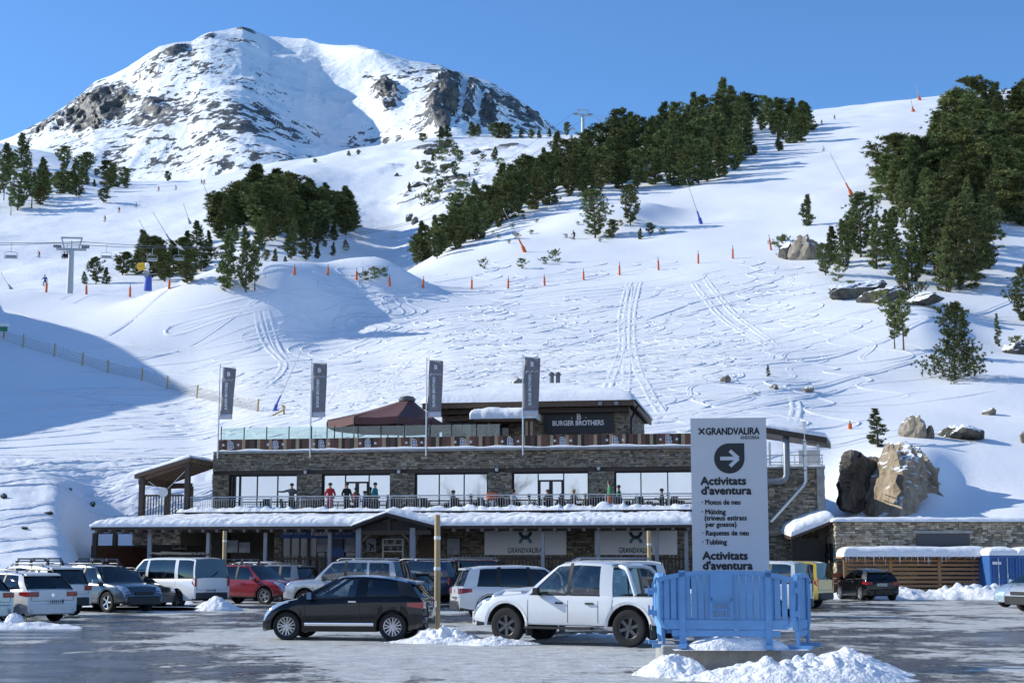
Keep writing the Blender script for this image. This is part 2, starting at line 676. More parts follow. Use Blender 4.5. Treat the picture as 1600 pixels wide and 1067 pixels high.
# chopped off-piste texture
LA.Z += grow * 0.025 * fbm(X / 2.2, Y / 3.0, 3, 31) * (0.4 + 0.6 * sstep(0.4, 0.7, vnoise(X / 25, Y / 25, 3)))
LA.Z += leftm * sstep(64, 74, Y) * sstep(112, 98, Y) * (0.28 * fbm(X / 4, Y / 4, 3, 83) + 0.05 * fbm(X / 0.9, Y / 0.9, 3, 85))
# clumped avalanche-blower snow at the foot of the left bank
cl = leftm * np.exp(-((Y - 101 - 3 * fbm(X / 9, Y / 9, 2, 4)) / 6) ** 2) * sstep(-13, -22, X)
LA.Z += cl * 0.28 * np.abs(fbm(X / 1.1, Y / 1.1, 3, 41))

# ski tracks: shallow grooves with a raised rim
TRK = [[], [], 0]                                      # vertices, faces, running count


def heights(x, y):
    fc = np.interp(x / y * FPX, LA.q, np.arange(len(LA.q)))
    fr = np.interp(np.log(y), LA.ld, np.arange(len(LA.ld)))
    c, r_ = np.clip(fc.astype(int), 0, len(LA.q) - 2), np.clip(fr.astype(int), 0, len(LA.ld) - 2)
    u, v = fc - c, fr - r_
    Z = LA.Z
    return (Z[r_, c] * (1 - u) + Z[r_, c + 1] * u) * (1 - v) + (Z[r_ + 1, c] * (1 - u) + Z[r_ + 1, c + 1] * u) * v


def groove(pts, w=0.3, dep=0.16, rim=0.10):
    """a ski track: two rims of thrown-up snow beside a trodden floor, following the ground"""
    pts = np.asarray(pts, float)
    if len(pts) < 2:
        return
    seg = np.hypot(np.diff(pts[:, 0]), np.diff(pts[:, 1]))
    t = np.concatenate([[0], np.cumsum(seg)])
    n = max(4, int(t[-1] / 0.5))
    tt = np.linspace(0, t[-1], n)
    x, y = np.interp(tt, t, pts[:, 0]), np.interp(tt, t, pts[:, 1])
    ok = (y > 62) & (y < 600)
    x, y, tt = x[ok], y[ok], tt[ok]
    n = len(x)
    if n < 4:
        return
    dx, dy = np.gradient(x), np.gradient(y)
    L_ = np.hypot(dx, dy) + 1e-9
    nx, ny = -dy / L_, dx / L_
    # a rim grows on the outside of a bend
    bend = np.gradient(np.arctan2(dy, dx)); bend = np.clip(np.convolve(np.arctan2(np.sin(bend), np.cos(bend)), np.ones(5) / 5, 'same') * 6, -1, 1)
    fade = np.clip(np.minimum(tt - tt[0], tt[-1] - tt) / 3.5, 0, 1) * (0.65 + 0.35 * vnoise(tt / 2.3 + x[0], tt * 0 + y[0], 3))
    prof = ((-1.7, -.5), (-1.0, .75), (-.45, .02), (.45, .02), (1.0, .75), (1.7, -.5))
    V = []
    for s_, h in prof:
        px_, py_ = x + nx * s_ * w, y + ny * s_ * w
        a = 1.0 - (0.65 * bend * np.sign(s_) if h > .3 else 0)
        hh = (h * dep * a * fade) if h > 0 else np.full(n, -.05)
        V.append(np.stack([px_, py_, heights(px_, py_) + hh + (.012 if h > 0 else 0)], 1))
    V = np.stack(V, 1)                                  # n, 6, 3
    i, j = np.meshgrid(np.arange(n - 1), np.arange(5), indexing='ij')
    k = (i * 6 + j).ravel() + TRK[2]
    TRK[0].append(V.reshape(-1, 3)); TRK[1].append(np.stack([k, k + 1, k + 7, k + 6], 1)); TRK[2] += n * 6


def gp(*pp):
    o = []
    for a, b in pp:
        h = LA.hit(a, b)
        if h is not None:
            o.append((h.x, h.y))
    # soften corners
    for _ in range(2):
        if len(o) > 2:
            q_ = [o[0]]
            for i in range(len(o) - 1):
                a, b = o[i], o[i + 1]
                q_ += [(a[0] * .75 + b[0] * .25, a[1] * .75 + b[1] * .25), (a[0] * .25 + b[0] * .75, a[1] * .25 + b[1] * .75)]
            o = q_ + [o[-1]]
    return o


trng = random.Random(5)


def turns(x, y, n, amp, wl, drift, ph, w, dep, step=0.5):
    groove([(x + drift * k * step + amp * math.sin(ph + k * step / wl * 6.28) * min(1, k / 8), y - k * step) for k in range(n)], w, dep, dep * .5)


for i in range(130):                                   # linked turns down the open face
    h = LA.hit(trng.uniform(560, 1290), trng.uniform(398, 600))
    if h is None or h.y > 330:
        continue
    turns(h.x, h.y, int(trng.uniform(30, 110)), trng.uniform(0.5, 3.2), trng.uniform(6, 16), trng.uniform(-0.9, 0.2), trng.uniform(0, 6.28), trng.uniform(0.15, 0.25), trng.uniform(0.05, 0.12))
for i in range(150):                                   # long traverses, mostly down to the left
    h = LA.hit(trng.uniform(600, 1600), trng.uniform(405, 690))
    if h is None or h.y > 330:
        continue
    sl_, cv, n = trng.uniform(0.15, 0.8), trng.uniform(-0.008, 0.008), int(trng.uniform(20, 90))
    wob = trng.uniform(.2, 1.2)
    groove([(h.x - k * 0.7, h.y - sl_ * k * 0.7 - cv * k * k + wob * math.sin(k / 8 + i)) for k in range(n)], trng.uniform(0.16, 0.26), trng.uniform(0.06, 0.14), .08)
for i in range(22):                                    # clusters of parallel turns
    h = LA.hit(trng.uniform(620, 1250), trng.uniform(440, 590))
    if h is None or h.y > 300:
        continue
    am, wl, dr, ph = trng.uniform(1.2, 3.5), trng.uniform(8, 14), trng.uniform(-.6, .1), trng.uniform(0, 6.28)
    for k in range(3):
        turns(h.x + k * 1.3, h.y + k * .3, int(trng.uniform(30, 70)), am, wl, dr, ph + .15 * k, .22, .12)
for pp in (((985, 440), (968, 500), (975, 540), (950, 600), (945, 640)), ((1000, 440), (985, 500), (990, 560), (1010, 610), (1040, 655)),
           ((1082, 440), (1110, 480), (1160, 520), (1205, 545)), ((1100, 432), (1130, 475), (1180, 515), (1215, 545)),
           ((985, 445), (978, 520), (980, 600), (970, 640))):
    groove(gp(*pp), 0.34, 0.17, 0.06)
for pp in (((430, 478), (330, 495), (262, 512), (262, 525), (330, 502), (430, 480)), ((400, 480), (408, 520), (440, 560), (445, 580), (400, 615)),
           ((415, 480), (425, 520), (447, 560)), ((0, 480), (80, 510), (200, 540), (330, 545), (470, 520), (560, 515)), ((190, 500), (235, 492), (330, 482), (480, 470)),
           ((0, 600), (120, 620), (240, 640), (340, 640)), ((60, 625), (200, 650), (330, 648)), ((110, 550), (200, 540), (300, 552)),
           ((500, 640), (520, 610), (560, 590), (640, 575)), ((560, 640), (580, 600), (640, 580)), ((615, 620), (605, 600), (640, 560)),
           ((1085, 640), (1200, 612), (1330, 590), (1440, 560)), ((1060, 655), (1180, 640), (1330, 600)), ((1240, 620), (1246, 640), (1238, 660)),
           ((1500, 500), (1400, 530), (1320, 545), (1230, 552)), ((1600, 460), (1520, 490), (1440, 505))):
    groove(gp(*pp), 0.36, 0.20, 0.08)
for i in range(60):                                    # piste skiers on the left apron
    h = LA.hit(trng.uniform(-40, 500), trng.uniform(600, 720))
    if h is None or h.y > 200:
        continue
    a = trng.uniform(0.15, 0.7)
    groove([(h.x + k * 0.7, h.y + a * k * 0.5 + 0.8 * math.sin(k / trng.uniform(3, 9))) for k in range(int(trng.uniform(25, 70)))], 0.2, 0.1, 0.06)
o = link('snow_slope', grid_mesh('snow_slope', LA.verts(), SNOW_A), kind='structure')
VT, FT = np.concatenate(TRK[0]), np.concatenate(TRK[1]).astype(np.int32)
me = bpy.data.meshes.new('ski_tracks')
me.vertices.add(len(VT)); me.vertices.foreach_set('co', VT.ravel().astype(np.float32))
me.loops.add(len(FT) * 4); me.loops.foreach_set('vertex_index', FT.ravel())
me.polygons.add(len(FT)); me.polygons.foreach_set('loop_start', np.arange(0, len(FT) * 4, 4, dtype=np.int32))
me.polygons.foreach_set('use_smooth', np.full(len(FT), True))
me.materials.append(SNOW_A); me.update(calc_edges=True)
o = link('ski_tracks', me, o, kind='stuff')

# ---- the runs and the hill behind the lip
TC = {
    -600: [(235, 480), (280, 440), (330, 400), (390, 360), (450, 325), (520, 285), (600, 245), (700, 215), (820, 240)],
    -100: [(235, 480), (280, 445), (330, 402), (390, 362), (450, 327), (520, 288), (600, 248), (700, 222), (820, 250)],
    0: [(235, 480), (280, 447), (330, 405), (390, 365), (450, 328), (520, 288), (600, 252), (700, 228), (820, 250)],
    100: [(235, 480), (280, 447), (330, 405), (390, 362), (450, 325), (520, 288), (600, 258), (700, 246), (820, 260)],
    200: [(235, 480), (280, 445), (330, 402), (390, 357), (450, 322), (520, 299), (600, 286), (650, 283), (820, 300)],
    300: [(235, 480), (280, 445), (330, 398), (390, 347), (450, 312), (520, 293), (600, 284), (650, 284), (820, 310)],
    400: [(235, 475), (280, 430), (330, 378), (390, 328), (450, 292), (520, 271), (600, 262), (650, 262), (820, 300)],
    470: [(235, 478), (280, 438), (330, 392), (390, 345), (450, 300), (520, 268), (600, 254), (650, 252), (820, 290)],
    540: [(235, 485), (280, 458), (330, 425), (390, 380), (450, 325), (520, 275), (600, 246), (650, 240), (820, 280)],
    620: [(235, 490), (280, 462), (330, 432), (390, 388), (450, 328), (520, 270), (600, 234), (650, 227), (820, 270)],
    700: [(235, 490), (280, 455), (330, 410), (390, 352), (450, 298), (520, 250), (600, 221), (650, 216), (820, 260)],
    800: [(235, 490), (280, 445), (330, 388), (390, 327), (450, 275), (520, 238), (600, 216), (650, 213), (820, 250)],
    900: [(235, 490), (280, 440), (330, 378), (390, 318), (450, 268), (520, 233), (600, 213), (650, 211), (820, 240)],
    1000: [(235, 500), (280, 450), (330, 390), (390, 330), (450, 280), (520, 240), (600, 212), (650, 206), (820, 240)],
    1100: [(235, 520), (330, 420), (450, 310), (600, 240), (820, 260)],
    1700: [(235, 560), (330, 480), (450, 400), (600, 330), (820, 330)],
}
qc = np.concatenate([np.linspace(-1500, -830, 60)[:-1], np.linspace(-830, 330, 400), np.linspace(330, 900, 40)[1:]])
LC = Land(TC, qc, 235, 820, 230, blur=(6, 3))
X, Y = LC.X, LC.Y
# rocky ground under the forest and on the rim of the back hill
b = LC.Z.copy()
LC.Z += 2.4 * fbm(X / 60, Y / 60, 3, 8) + 0.5 * fbm(X / 12, Y / 16, 3, 12)
crag = sstep(-60, -30, X) * sstep(40, -5, X) * sstep(400, 430, Y) * sstep(625, 580, Y)
rough = np.clip(fbm(X / 16, Y / 22, 4, 51) * 1.4, 0, 1)
LC.Z += crag * rough * 2.5
RKC = crag * (rough * 0.75 + 0.10)
left = sstep(-130, -150, X) * sstep(440, 480, Y)
RKC = np.maximum(RKC, left * np.clip(fbm(X / 10, Y / 18, 4, 52), 0, 1) * 0.7)
SNOW_C2 = snow_mat('hill_snow_and_scrub', 0.25, 0.25, 0.1, 1.5, rock=(0.35, 0.5))
o = link('back_hill', grid_mesh('back_hill', LC.verts(), SNOW_C2, attrs={'rock': RKC}), kind='structure')


def ground(px, py):
    """the snow surface seen through a photo pixel"""
    for l_ in (LA, LC):
        h = l_.hit(px, py)
        if h is not None:
            return h
    return None


# ---- the mountain
SKYL = [(-900, 300), (-300, 275), (-150, 262), (-60, 240), (0, 220), (20, 212), (60, 190), (100, 165), (130, 143), (150, 126), (170, 118), (200, 103), (225, 86), (250, 70), (275, 65), (300, 63), (315, 54), (330, 48),
        (360, 45), (380, 42), (400, 47), (420, 55), (450, 57), (480, 61), (500, 69), (530, 72), (560, 73), (585, 80), (600, 85), (640, 98), (670, 103), (690, 106), (705, 112), (740, 121), (765, 130),
        (780, 138), (800, 150), (830, 170), (850, 188), (870, 201), (900, 214), (950, 230), (1100, 260), (1900, 330)]
qm = np.concatenate([np.linspace(-1700, -850, 60)[:-1], np.linspace(-850, 220, 560), np.linspace(220, 1100, 40)[1:]])
sx = np.array([ray(a, b_)[0] for a, b_ in SKYL]); se = np.array([ray(a, b_)[1] for a, b_ in SKYL])
es = np.interp(qm, sx, se)
ef = ray(0, 345)[1]
nt_ = 330
T = np.linspace(0, 1.18, nt_)[:, None]
PX = 800 + qm[None, :] * 0.972
# plan shape: a bowl right of the summit whose floor lies along the shade line, ribs left of it
fold = np.interp(T[:, 0], [0, 0.35, 0.6, 0.85, 1.0, 1.18], [600, 572, 540, 485, 425, 400])[:, None]
dx = PX - fold
depth = 1150 + 950 * T + 190 * np.exp(-(dx / 100) ** 2) * sstep(0, .5, T) + 150 * sstep(0, 260, dx) * 0 + 90 * np.exp(-((dx + 190) / 90) ** 2) * -1
depth += 260 * sstep(150, -250, PX) + 0.0 * T
cl1 = np.exp(-(((PX - 690) / 62) ** 2)) * sstep(0.12, 0.5, T) * sstep(1.0, 0.8, T)
cl2 = np.exp(-(((PX - 602) / 30) ** 2)) * np.exp(-(((T - 0.62) / 0.13) ** 2))
depth += -120 * cl1 - 60 * cl2
g = np.where(T < 1, 1 - (1 - T) ** 1.25, 1 - (T - 1) * 1.2)
EM = ef + (es[None, :] - ef) * g
XM = qm[None, :] / FPX * depth
YM = depth + 0 * XM
ZM = CAMZ + EM * depth
amp = sstep(0.0, 0.12, T) * (1 - 0.75 * sstep(0.86, 1.0, T))
ZM += amp * (22 * fbm(XM / 190, YM / 190, 4, 3) + 7 * (ridged(XM / 55, YM / 80, 4, 6) - 0.5))


def blob(cx, cy, rx, ry, rot=0.0):
    tt = PYM - cy; uu = PX - cx
    c, s_ = math.cos(rot), math.sin(rot)
    a, b_ = uu * c + tt * s_, -uu * s_ + tt * c
    return np.exp(-((a / rx) ** 2 + (b_ / ry) ** 2) ** 1.3)


PYM = 345 + (np.interp(qm, sx, [p[1] for p in SKYL])[None, :] - 345) * g      # roughly the row each vertex shows at
rk = np.zeros_like(ZM)
for a in ((150, 165, 80, 34, -.42, 1.0), (85, 190, 60, 16, -.45, .95), (235, 110, 55, 22, -.5, .7), (270, 82, 45, 12, -.4, .8), (255, 160, 80, 24, .15, .72), (330, 150, 70, 20, .3, .5),
          (240, 182, 48, 16, .3, .8), (310, 190, 45, 14, .3, .6), (420, 190, 75, 16, .75, .72), (465, 215, 45, 10, .6, .6), (370, 235, 65, 16, .45, .62), (300, 225, 90, 22, .2, .5), (240, 225, 60, 30, 0, .5), (200, 250, 90, 24, 0, .5), (330, 262, 70, 18, .2, .6),
          (380, 46, 18, 5, .2, .9), (372, 62, 26, 8, 0, .62), (320, 56, 30, 6, -.4, .75), (350, 110, 60, 20, .2, .34), (410, 140, 50, 20, .5, .42),
          (602, 143, 27, 22, .5, 1.15), (582, 128, 18, 8, .2, .7), (645, 148, 22, 14, 0, .45), (672, 130, 30, 16, .2, .6),
          (700, 165, 46, 56, 0, 1.25), (735, 150, 26, 40, .3, 1.0), (765, 175, 32, 30, .4, 1.05), (800, 175, 30, 22, .6, .95), (835, 190, 34, 12, .6, .9), (660, 190, 30, 22, 0, .7), (620, 210, 40, 14, 0, .45), (570, 228, 40, 10, 0, .45),
          (780, 145, 34, 8, .5, .6), (582, 82, 12, 5, .3, .7), (700, 205, 60, 12, 0, .8), (820, 205, 40, 8, .2, .55)):
    rk = np.maximum(rk, a[5] * blob(*a[:5]))
for a in ((330, 215, 190, 75, .25, .60), (250, 160, 130, 60, -.1, .58), (400, 150, 90, 50, .6, .40), (300, 95, 90, 30, -.3, .42), (620, 205, 110, 30, -.1, .42), (830, 195, 60, 22, .5, .7), (470, 200, 70, 50, .6, .34), (700, 150, 110, 60, .2, .5), (150, 225, 120, 45, 0, .36)):
    rk = np.maximum(rk, a[5] * blob(*a[:5]))
lay = ridged(XM / 60 + 0.6 * ZM / 60, ZM / 34, 4, 21)
gul = np.exp(-((PX - (722 + (PYM - 150) * -0.25)) / 5.5) ** 2) + np.exp(-((PX - (748 + (PYM - 150) * -0.1)) / 5) ** 2) * sstep(140, 165, PYM)
rk = rk * (1 - 0.8 * np.clip(gul, 0, 1))
dens = rk.copy()
fine = fbm(XM / 8.5, ZM / 4.6, 4, 27, .65)
mid = fbm(XM / 45, ZM / 24, 3, 29)
rk = dens * 0.72 + sstep(.05, .3, dens) * (0.62 * fine + 0.30 * mid + 0.16 * (lay - .5))
rmask = sstep(0.5, 0.9, dens) * sstep(.1, .5, rk)
ZM += amp * rmask * (10 * (ridged(XM / 26, ZM / 22, 4, 61) - 0.45) + 5 * fbm(XM / 9, ZM / 8, 3, 66))
YM2 = YM - amp * rmask * 34 * (ridged(XM / 34, ZM / 26, 4, 71) - 0.4)
link('mountain', grid_mesh('mountain', np.stack([XM, YM2, ZM], 2), SNOW_M, attrs={'rock': np.clip(rk, -.2, 0.8)}), kind='structure')

# ---- the sunny snow slope across the valley, behind the viewer; the terrace windows mirror it
tx = np.linspace(-900, 900, 70)[None, :]; ty = np.linspace(-60, -900, 60)[:, None]
hz = 0.52 * np.clip(-ty - 130, 0, 700) * (0.85 + 0.25 * fbm(tx / 300, ty / 300, 3, 91)) + 10 * fbm(tx / 60, ty / 60, 4, 92) * sstep(120, 220, -ty) + 0 * tx
rko = np.clip(fbm(tx / 90, ty / 140, 4, 95), 0, 1) * 0.9 + 0 * tx
link('valley_slope', grid_mesh('valley_slope', np.stack([tx + 0 * ty, ty + 0 * tx, hz - 0.3], 2)[::-1], snow_mat('valley_snow', 0.3, 0.2, 0.2, 1.0, rock=(0.03, 0.05)), attrs={'rock': rko[::-1]}), kind='structure')


# ================================================================== car park
def slush_mat():
    m = bpy.data.materials.new('icy_asphalt')
    m.use_nodes = True
    nt = m.node_tree
    L = nt.links.new
    N = nt.nodes.new
    p = nt.nodes['Principled BSDF']
    tc = N('ShaderNodeTexCoord')
    at_ = N('ShaderNodeAttribute'); at_.attribute_name = 'ice'

    def noise(s, d, r, st=None):
        n = N('ShaderNodeTexNoise')
        n.inputs['Scale'].default_value = s; n.inputs['Detail'].default_value = d; n.inputs['Roughness'].default_value = r
        if st:
            mp = N('ShaderNodeMapping'); mp.inputs['Scale'].default_value = st
            L(tc.outputs['Object'], mp.inputs[0]); L(mp.outputs[0], n.inputs['Vector'])
        else:
            L(tc.outputs['Object'], n.inputs['Vector'])
        return n

    def math_(op, a, b):
        n = N('ShaderNodeMath'); n.operation = op
        for k, v in ((0, a), (1, b)):
            if isinstance(v, (int, float)):
                n.inputs[k].default_value = v
            else:
                L(v, n.inputs[k])
        return n.outputs[0]

    def ramp(src, *els):
        n = N('ShaderNodeValToRGB')
        e = n.color_ramp.elements
        while len(e) < len(els):
            e.new(0.5)
        for k, (pos, c) in enumerate(els):
            e[k].position = pos
            e[k].color = (c, c, c, 1) if isinstance(c, (int, float)) else (*c, 1)
        L(src, n.inputs[0])
        return n.outputs[0]
    big = noise(0.62, 12, 0.74, (1.0, 0.8, 1)).outputs[0]
    crumb = noise(4.5, 8, 0.7).outputs[0]
    edge = math_('ADD', math_('MULTIPLY', big, 0.76), math_('MULTIPLY', crumb, 0.24))
    ice = ramp(math_('ADD', edge, at_.outputs['Fac']), (0.50, 0.0), (0.525, 0.7), (0.56, 1.0))
    grit = noise(14, 6, 0.7).outputs[0]
    icol = ramp(noise(2.4, 7, 0.7).outputs[0], (0.3, (0.36, 0.35, 0.325)), (0.5, (0.60, 0.59, 0.555)), (0.72, (0.82, 0.81, 0.785)))
    acol = ramp(noise(3.0, 8, 0.65, (0.6, 1.6, 1)).outputs[0], (0.3, (0.018, 0.019, 0.021)), (0.55, (0.042, 0.042, 0.044)), (0.75, (0.12, 0.118, 0.112)))
    g2 = ramp(grit, (0.35, 0.72), (0.65, 1.1))
    mx = N('ShaderNodeMix'); mx.data_type = 'RGBA'
    L(ice, mx.inputs[0]); L(acol, mx.inputs[6]); L(icol, mx.inputs[7])
    mg = N('ShaderNodeMix'); mg.data_type = 'RGBA'; mg.blend_type = 'MULTIPLY'; mg.inputs[0].default_value = 1
    L(mx.outputs[2], mg.inputs[6]); L(g2, mg.inputs[7])
    L(mg.outputs[2], p.inputs['Base Color'])
    wet = ramp(noise(0.5, 5, 0.6, (0.5, 1.4, 1)).outputs[0], (0.40, 0.05), (0.68, 0.36))
    rr = math_('ADD', math_('MULTIPLY', ice, 0.35), wet)
    L(rr, p.inputs['Roughness'])
    bp = N('ShaderNodeBump'); bp.inputs['Distance'].default_value = 0.05; bp.inputs['Strength'].default_value = 1.0
    L(ice, bp.inputs['Height'])
    bp2 = N('ShaderNodeBump'); bp2.inputs['Distance'].default_value = 0.035; bp2.inputs['Strength'].default_value = 0.8
    L(noise(9, 5, 0.7).outputs[0], bp2.inputs['Height'])
    L(bp.outputs[0], bp2.inputs['Normal'])
    L(bp2.outputs[0], p.inputs['Normal'])
    return m


gy = np.concatenate([np.linspace(-120, 14, 12)[:-1], np.exp(np.linspace(math.log(14), math.log(110), 150))])[:, None]
gx = np.linspace(-70, 80, 320)[None, :]
GX, GY = gx + 0 * gy, gy + 0 * gx
# how much packed ice lies where: bare wet lanes at the lower left and right, ice fields in the middle
icea = 0.17 * fbm(GX / 6, GY / 7, 3, 15) + 0.018
icea -= 0.13 * np.exp(-(((GX + 6.5) / 3.6) ** 2 + ((GY - 26) / 6) ** 2)) + 0.16 * np.exp(-(((GX - 12) / 5) ** 2 + ((GY - 37) / 5) ** 2)) + 0.10 * np.exp(-(((GX + 13) / 6) ** 2 + ((GY - 35) / 6) ** 2))
icea += 0.17 * np.exp(-(((GX + 1) / 6) ** 2 + ((GY - 29) / 7) ** 2)) + 0.07 * np.exp(-(((GX - 11) / 7) ** 2 + ((GY - 55) / 9) ** 2))
GZ = 0.012 * fbm(GX / 1.5, GY / 2.5, 3, 19) + 0.03 * fbm(GX / 7, GY / 9, 2, 23)
link('parking_lot', grid_mesh('parking_lot', np.stack([GX, GY, GZ], 2), slush_mat(), attrs={'ice': icea}), kind='structure')
# the wider ground sheet below everything
me = MB().add([(-4000, -2000, -1.5), (4000, -2000, -1.5), (4000, 6000, -1.5), (-4000, 6000, -1.5)], [(0, 1, 2, 3)]).mesh('ground', SNOW_C)
link('ground', me, kind='structure')


# ================================================================== trees and rocks
def soup(name, V, C, m):
    """triangle soup V (n,3,3) with a tint per triangle C (n,3)"""
    n = len(V)
    me = bpy.data.meshes.new(name)
    me.vertices.add(n * 3)
    me.vertices.foreach_set('co', V.reshape(-1).astype(np.float32))
    me.loops.add(n * 3)
    me.loops.foreach_set('vertex_index', np.arange(n * 3, dtype=np.int32))
    me.polygons.add(n)
    me.polygons.foreach_set('loop_start', np.arange(0, n * 3, 3, dtype=np.int32))
    ca = me.color_attributes.new('Col', 'FLOAT_COLOR', 'CORNER')
    c4 = np.concatenate([C, np.ones((n, 1))], 1)
    ca.data.foreach_set('color', np.repeat(c4, 3, 0).ravel().astype(np.float32))
    me.materials.append(m)
    me.update(calc_edges=True)
    return me


NEEDLE = mat('pine_needles', (0.135, 0.155, 0.065), rough=0.75, spec=0.15, attr=True)
_nt = NEEDLE.node_tree                                 # every tree a little lighter, darker, greener or browner than the next
_oi = _nt.nodes.new('ShaderNodeObjectInfo')
_hs = _nt.nodes.new('ShaderNodeHueSaturation')
_mv = _nt.nodes.new('ShaderNodeMapRange'); _mv.inputs[3].default_value = 0.62; _mv.inputs[4].default_value = 1.4
_mh = _nt.nodes.new('ShaderNodeMapRange'); _mh.inputs[3].default_value = 0.515; _mh.inputs[4].default_value = 0.478
_fr = _nt.nodes.new('ShaderNodeMath'); _fr.operation = 'FRACT'
_mm = _nt.nodes.new('ShaderNodeMath'); _mm.operation = 'MULTIPLY'; _mm.inputs[1].default_value = 7.31
_nt.links.new(_oi.outputs['Random'], _mv.inputs[0]); _nt.links.new(_oi.outputs['Random'], _mm.inputs[0]); _nt.links.new(_mm.outputs[0], _fr.inputs[0]); _nt.links.new(_fr.outputs[0], _mh.inputs[0])
_nt.links.new(_mv.outputs[0], _hs.inputs['Value']); _nt.links.new(_mh.outputs[0], _hs.inputs['Hue'])
_p = _nt.nodes['Principled BSDF']
_nt.links.new(_p.inputs['Base Color'].links[0].from_socket, _hs.inputs['Color']); _nt.links.new(_hs.outputs[0], _p.inputs['Base Color'])
BARK = mat('pine_bark', (0.11, 0.085, 0.065), rough=0.9, var=0.35, vscale=2.5, bump=0.6, bscale=9)
BAREW = mat('bare_twigs', (0.13, 0.11, 0.095), rough=0.9, var=0.3)


def norm(v):
    return v / np.maximum(1e-9, np.linalg.norm(v, axis=1))[:, None]


def make_pine(seed, h=10.0, Rr=2.6, base=0.1, shape='cone', tufts=420, k=7, tl=0.55, fork=False, yellow=0.0):
    rg = np.random.default_rng(seed)
    lean = rg.normal(0, 0.025, 2) * h
    P, D, S = [], [], []
    tr = MB()
    def axis(t):
        return np.array([lean[0] * t * t, lean[1] * t * t, h * t])
    tr.tube([axis(t) for t in (-0.03, 0.1, 0.3, 0.55, 0.8, 0.97)], [h * r_ for r_ in (0.021, 0.017, 0.0135, 0.009, 0.005, 0.0015)], 7)
    nb = max(14, tufts // 11)
    lob = rg.uniform(0, 6.28, 4)
    for i in range(nb):
        t = base + (1 - base) * (i + rg.uniform(0, 1)) / nb
        u = (t - base) / (1 - base)
        if shape == 'cone':
            r_ = Rr * (1 - u) ** 0.75 * (0.35 + 0.65 * min(1, u * 5 + 0.3))
        elif shape == 'round':
            r_ = Rr * min(1, (u * 2.2 + 0.25)) ** 0.8 * max(0.0, 1 - u ** 3.2) ** 0.6
        elif shape == 'bush':                        # spreading from the ground up
            r_ = Rr * (1 - u) ** 0.6 * (0.9 + 0.25 * math.sin(u * 9 + lob[2]))
        else:                                        # broad, several heads
            r_ = Rr * (0.55 + 0.6 * math.sin(min(1.0, u * 1.15) * math.pi)) * (1 - u ** 4)
        az = rg.uniform(0, 6.28)
        r_ *= 0.78 + 0.3 * math.sin(az * 2 + lob[0] + u * 5) * math.cos(az + lob[1] - u * 3) + rg.uniform(-0.12, 0.22)
        r_ = max(0.12 * Rr, r_)
        rise = (0.22 + 0.75 * u) * r_ + rg.normal(0, 0.04) * r_
        a0 = axis(t)
        d = np.array([math.cos(az), math.sin(az), 0.0])
        tip = a0 + d * r_ + np.array([0, 0, rise])
        if r_ > 0.5:
            tr.tube([a0, (a0 + tip) / 2 + np.array([0, 0, -0.06 * r_]), tip], [0.012 * h * (1 - 0.7 * t) * 0.55, 0.02, 0.008], 4, caps=False)
        m_ = max(2, int(round(11 * (0.45 + 0.75 * r_ / Rr))))
        s = rg.uniform(0.30, 1.0, m_) ** 0.75
        side = np.array([-d[1], d[0], 0.0])
        off = rg.normal(0, 0.17, m_) * r_ * (0.4 + s)
        pts = a0 + s[:, None] * (tip - a0) + off[:, None] * side + rg.normal(0, 0.06, (m_, 3)) * r_
        P.append(pts)
        D.append(np.repeat((d * 0.8 + np.array([0, 0, 0.55]))[None], m_, 0))
        S.append(s)
    top = axis(np.float64(0.985))
    P.append(top + rg.normal(0, 0.10, (6, 3)) * np.array([1, 1, 2.0])); D.append(np.repeat(np.array([[0, 0, 1.0]]), 6, 0)); S.append(np.ones(6))
    P, D, S = np.concatenate(P), np.concatenate(D), np.concatenate(S)
    n = len(P)
    tint = rg.uniform(0.6, 1.35, n)[:, None]
    hue = rg.uniform(0, 1, n)[:, None]
    C = tint * ((1 - hue) * np.array([[0.85, 1.0, 0.95]]) + hue * np.array([[1.05 + .7 * yellow, 1.02 + 0.4 * yellow, 0.85]]))
    Pk, Dk, Ck = np.repeat(P, k, 0), np.repeat(D, k, 0), np.repeat(C, k, 0)
    dr = norm(Dk * 0.55 + rg.normal(0, 0.75, (n * k, 3)) + np.array([0, 0, 0.22]))
    sd = norm(np.cross(dr, rg.normal(0, 1, (n * k, 3))))
    ln = tl * rg.uniform(0.6, 1.25, n * k)[:, None]
    wd = ln * rg.uniform(0.09, 0.19, n * k)[:, None]
    b0 = Pk + rg.normal(0, 0.08, (n * k, 3)) * tl
    V = np.stack([b0 - sd * wd, b0 + sd * wd, b0 + dr * ln], 1)
    return tr.mesh('trunk', BARK, smooth=60, fixn=False), soup('crown', V, Ck * rg.uniform(0.85, 1.15, (n * k, 1)), NEEDLE)


PINES = []
for i in range(9):
    shape = ('cone', 'round', 'round', 'cone', 'cone', 'cone', 'round', 'cone', 'round')[i]
    PINES.append((make_pine(100 + i, 10, (2.0, 2.4, 2.7, 2.2, 2.9, 1.8, 3.0, 2.5, 2.4)[i], (0.02, 0.04, 0.10, 0.02, 0.05, 0.04, 0.12, 0.03, 0.08)[i], shape, 900, 13, 0.50, yellow=(0, .25, 0, .1, .3, 0, .15, 0, .2)[i])))
NEARP = []
for i in range(6):
    NEARP.append(make_pine(300 + i, 10, (2.5, 2.9, 3.0, 2.4, 1.9, 4.6)[i], (0.02, 0.08, 0.03, 0.26, 0.02, 0.0)[i], ('cone', 'round', 'cone', 'round', 'cone', 'bush')[i], (1100, 1100, 1200, 620, 700, 1900)[i], 14, (0.42, 0.42, 0.42, 0.40, 0.40, 0.36)[i], yellow=.15))
TALLP = [make_pine(400 + i, 10, 1.7, (0.42, 0.35)[i], 'round', 330, 7, 0.6) for i in range(2)]
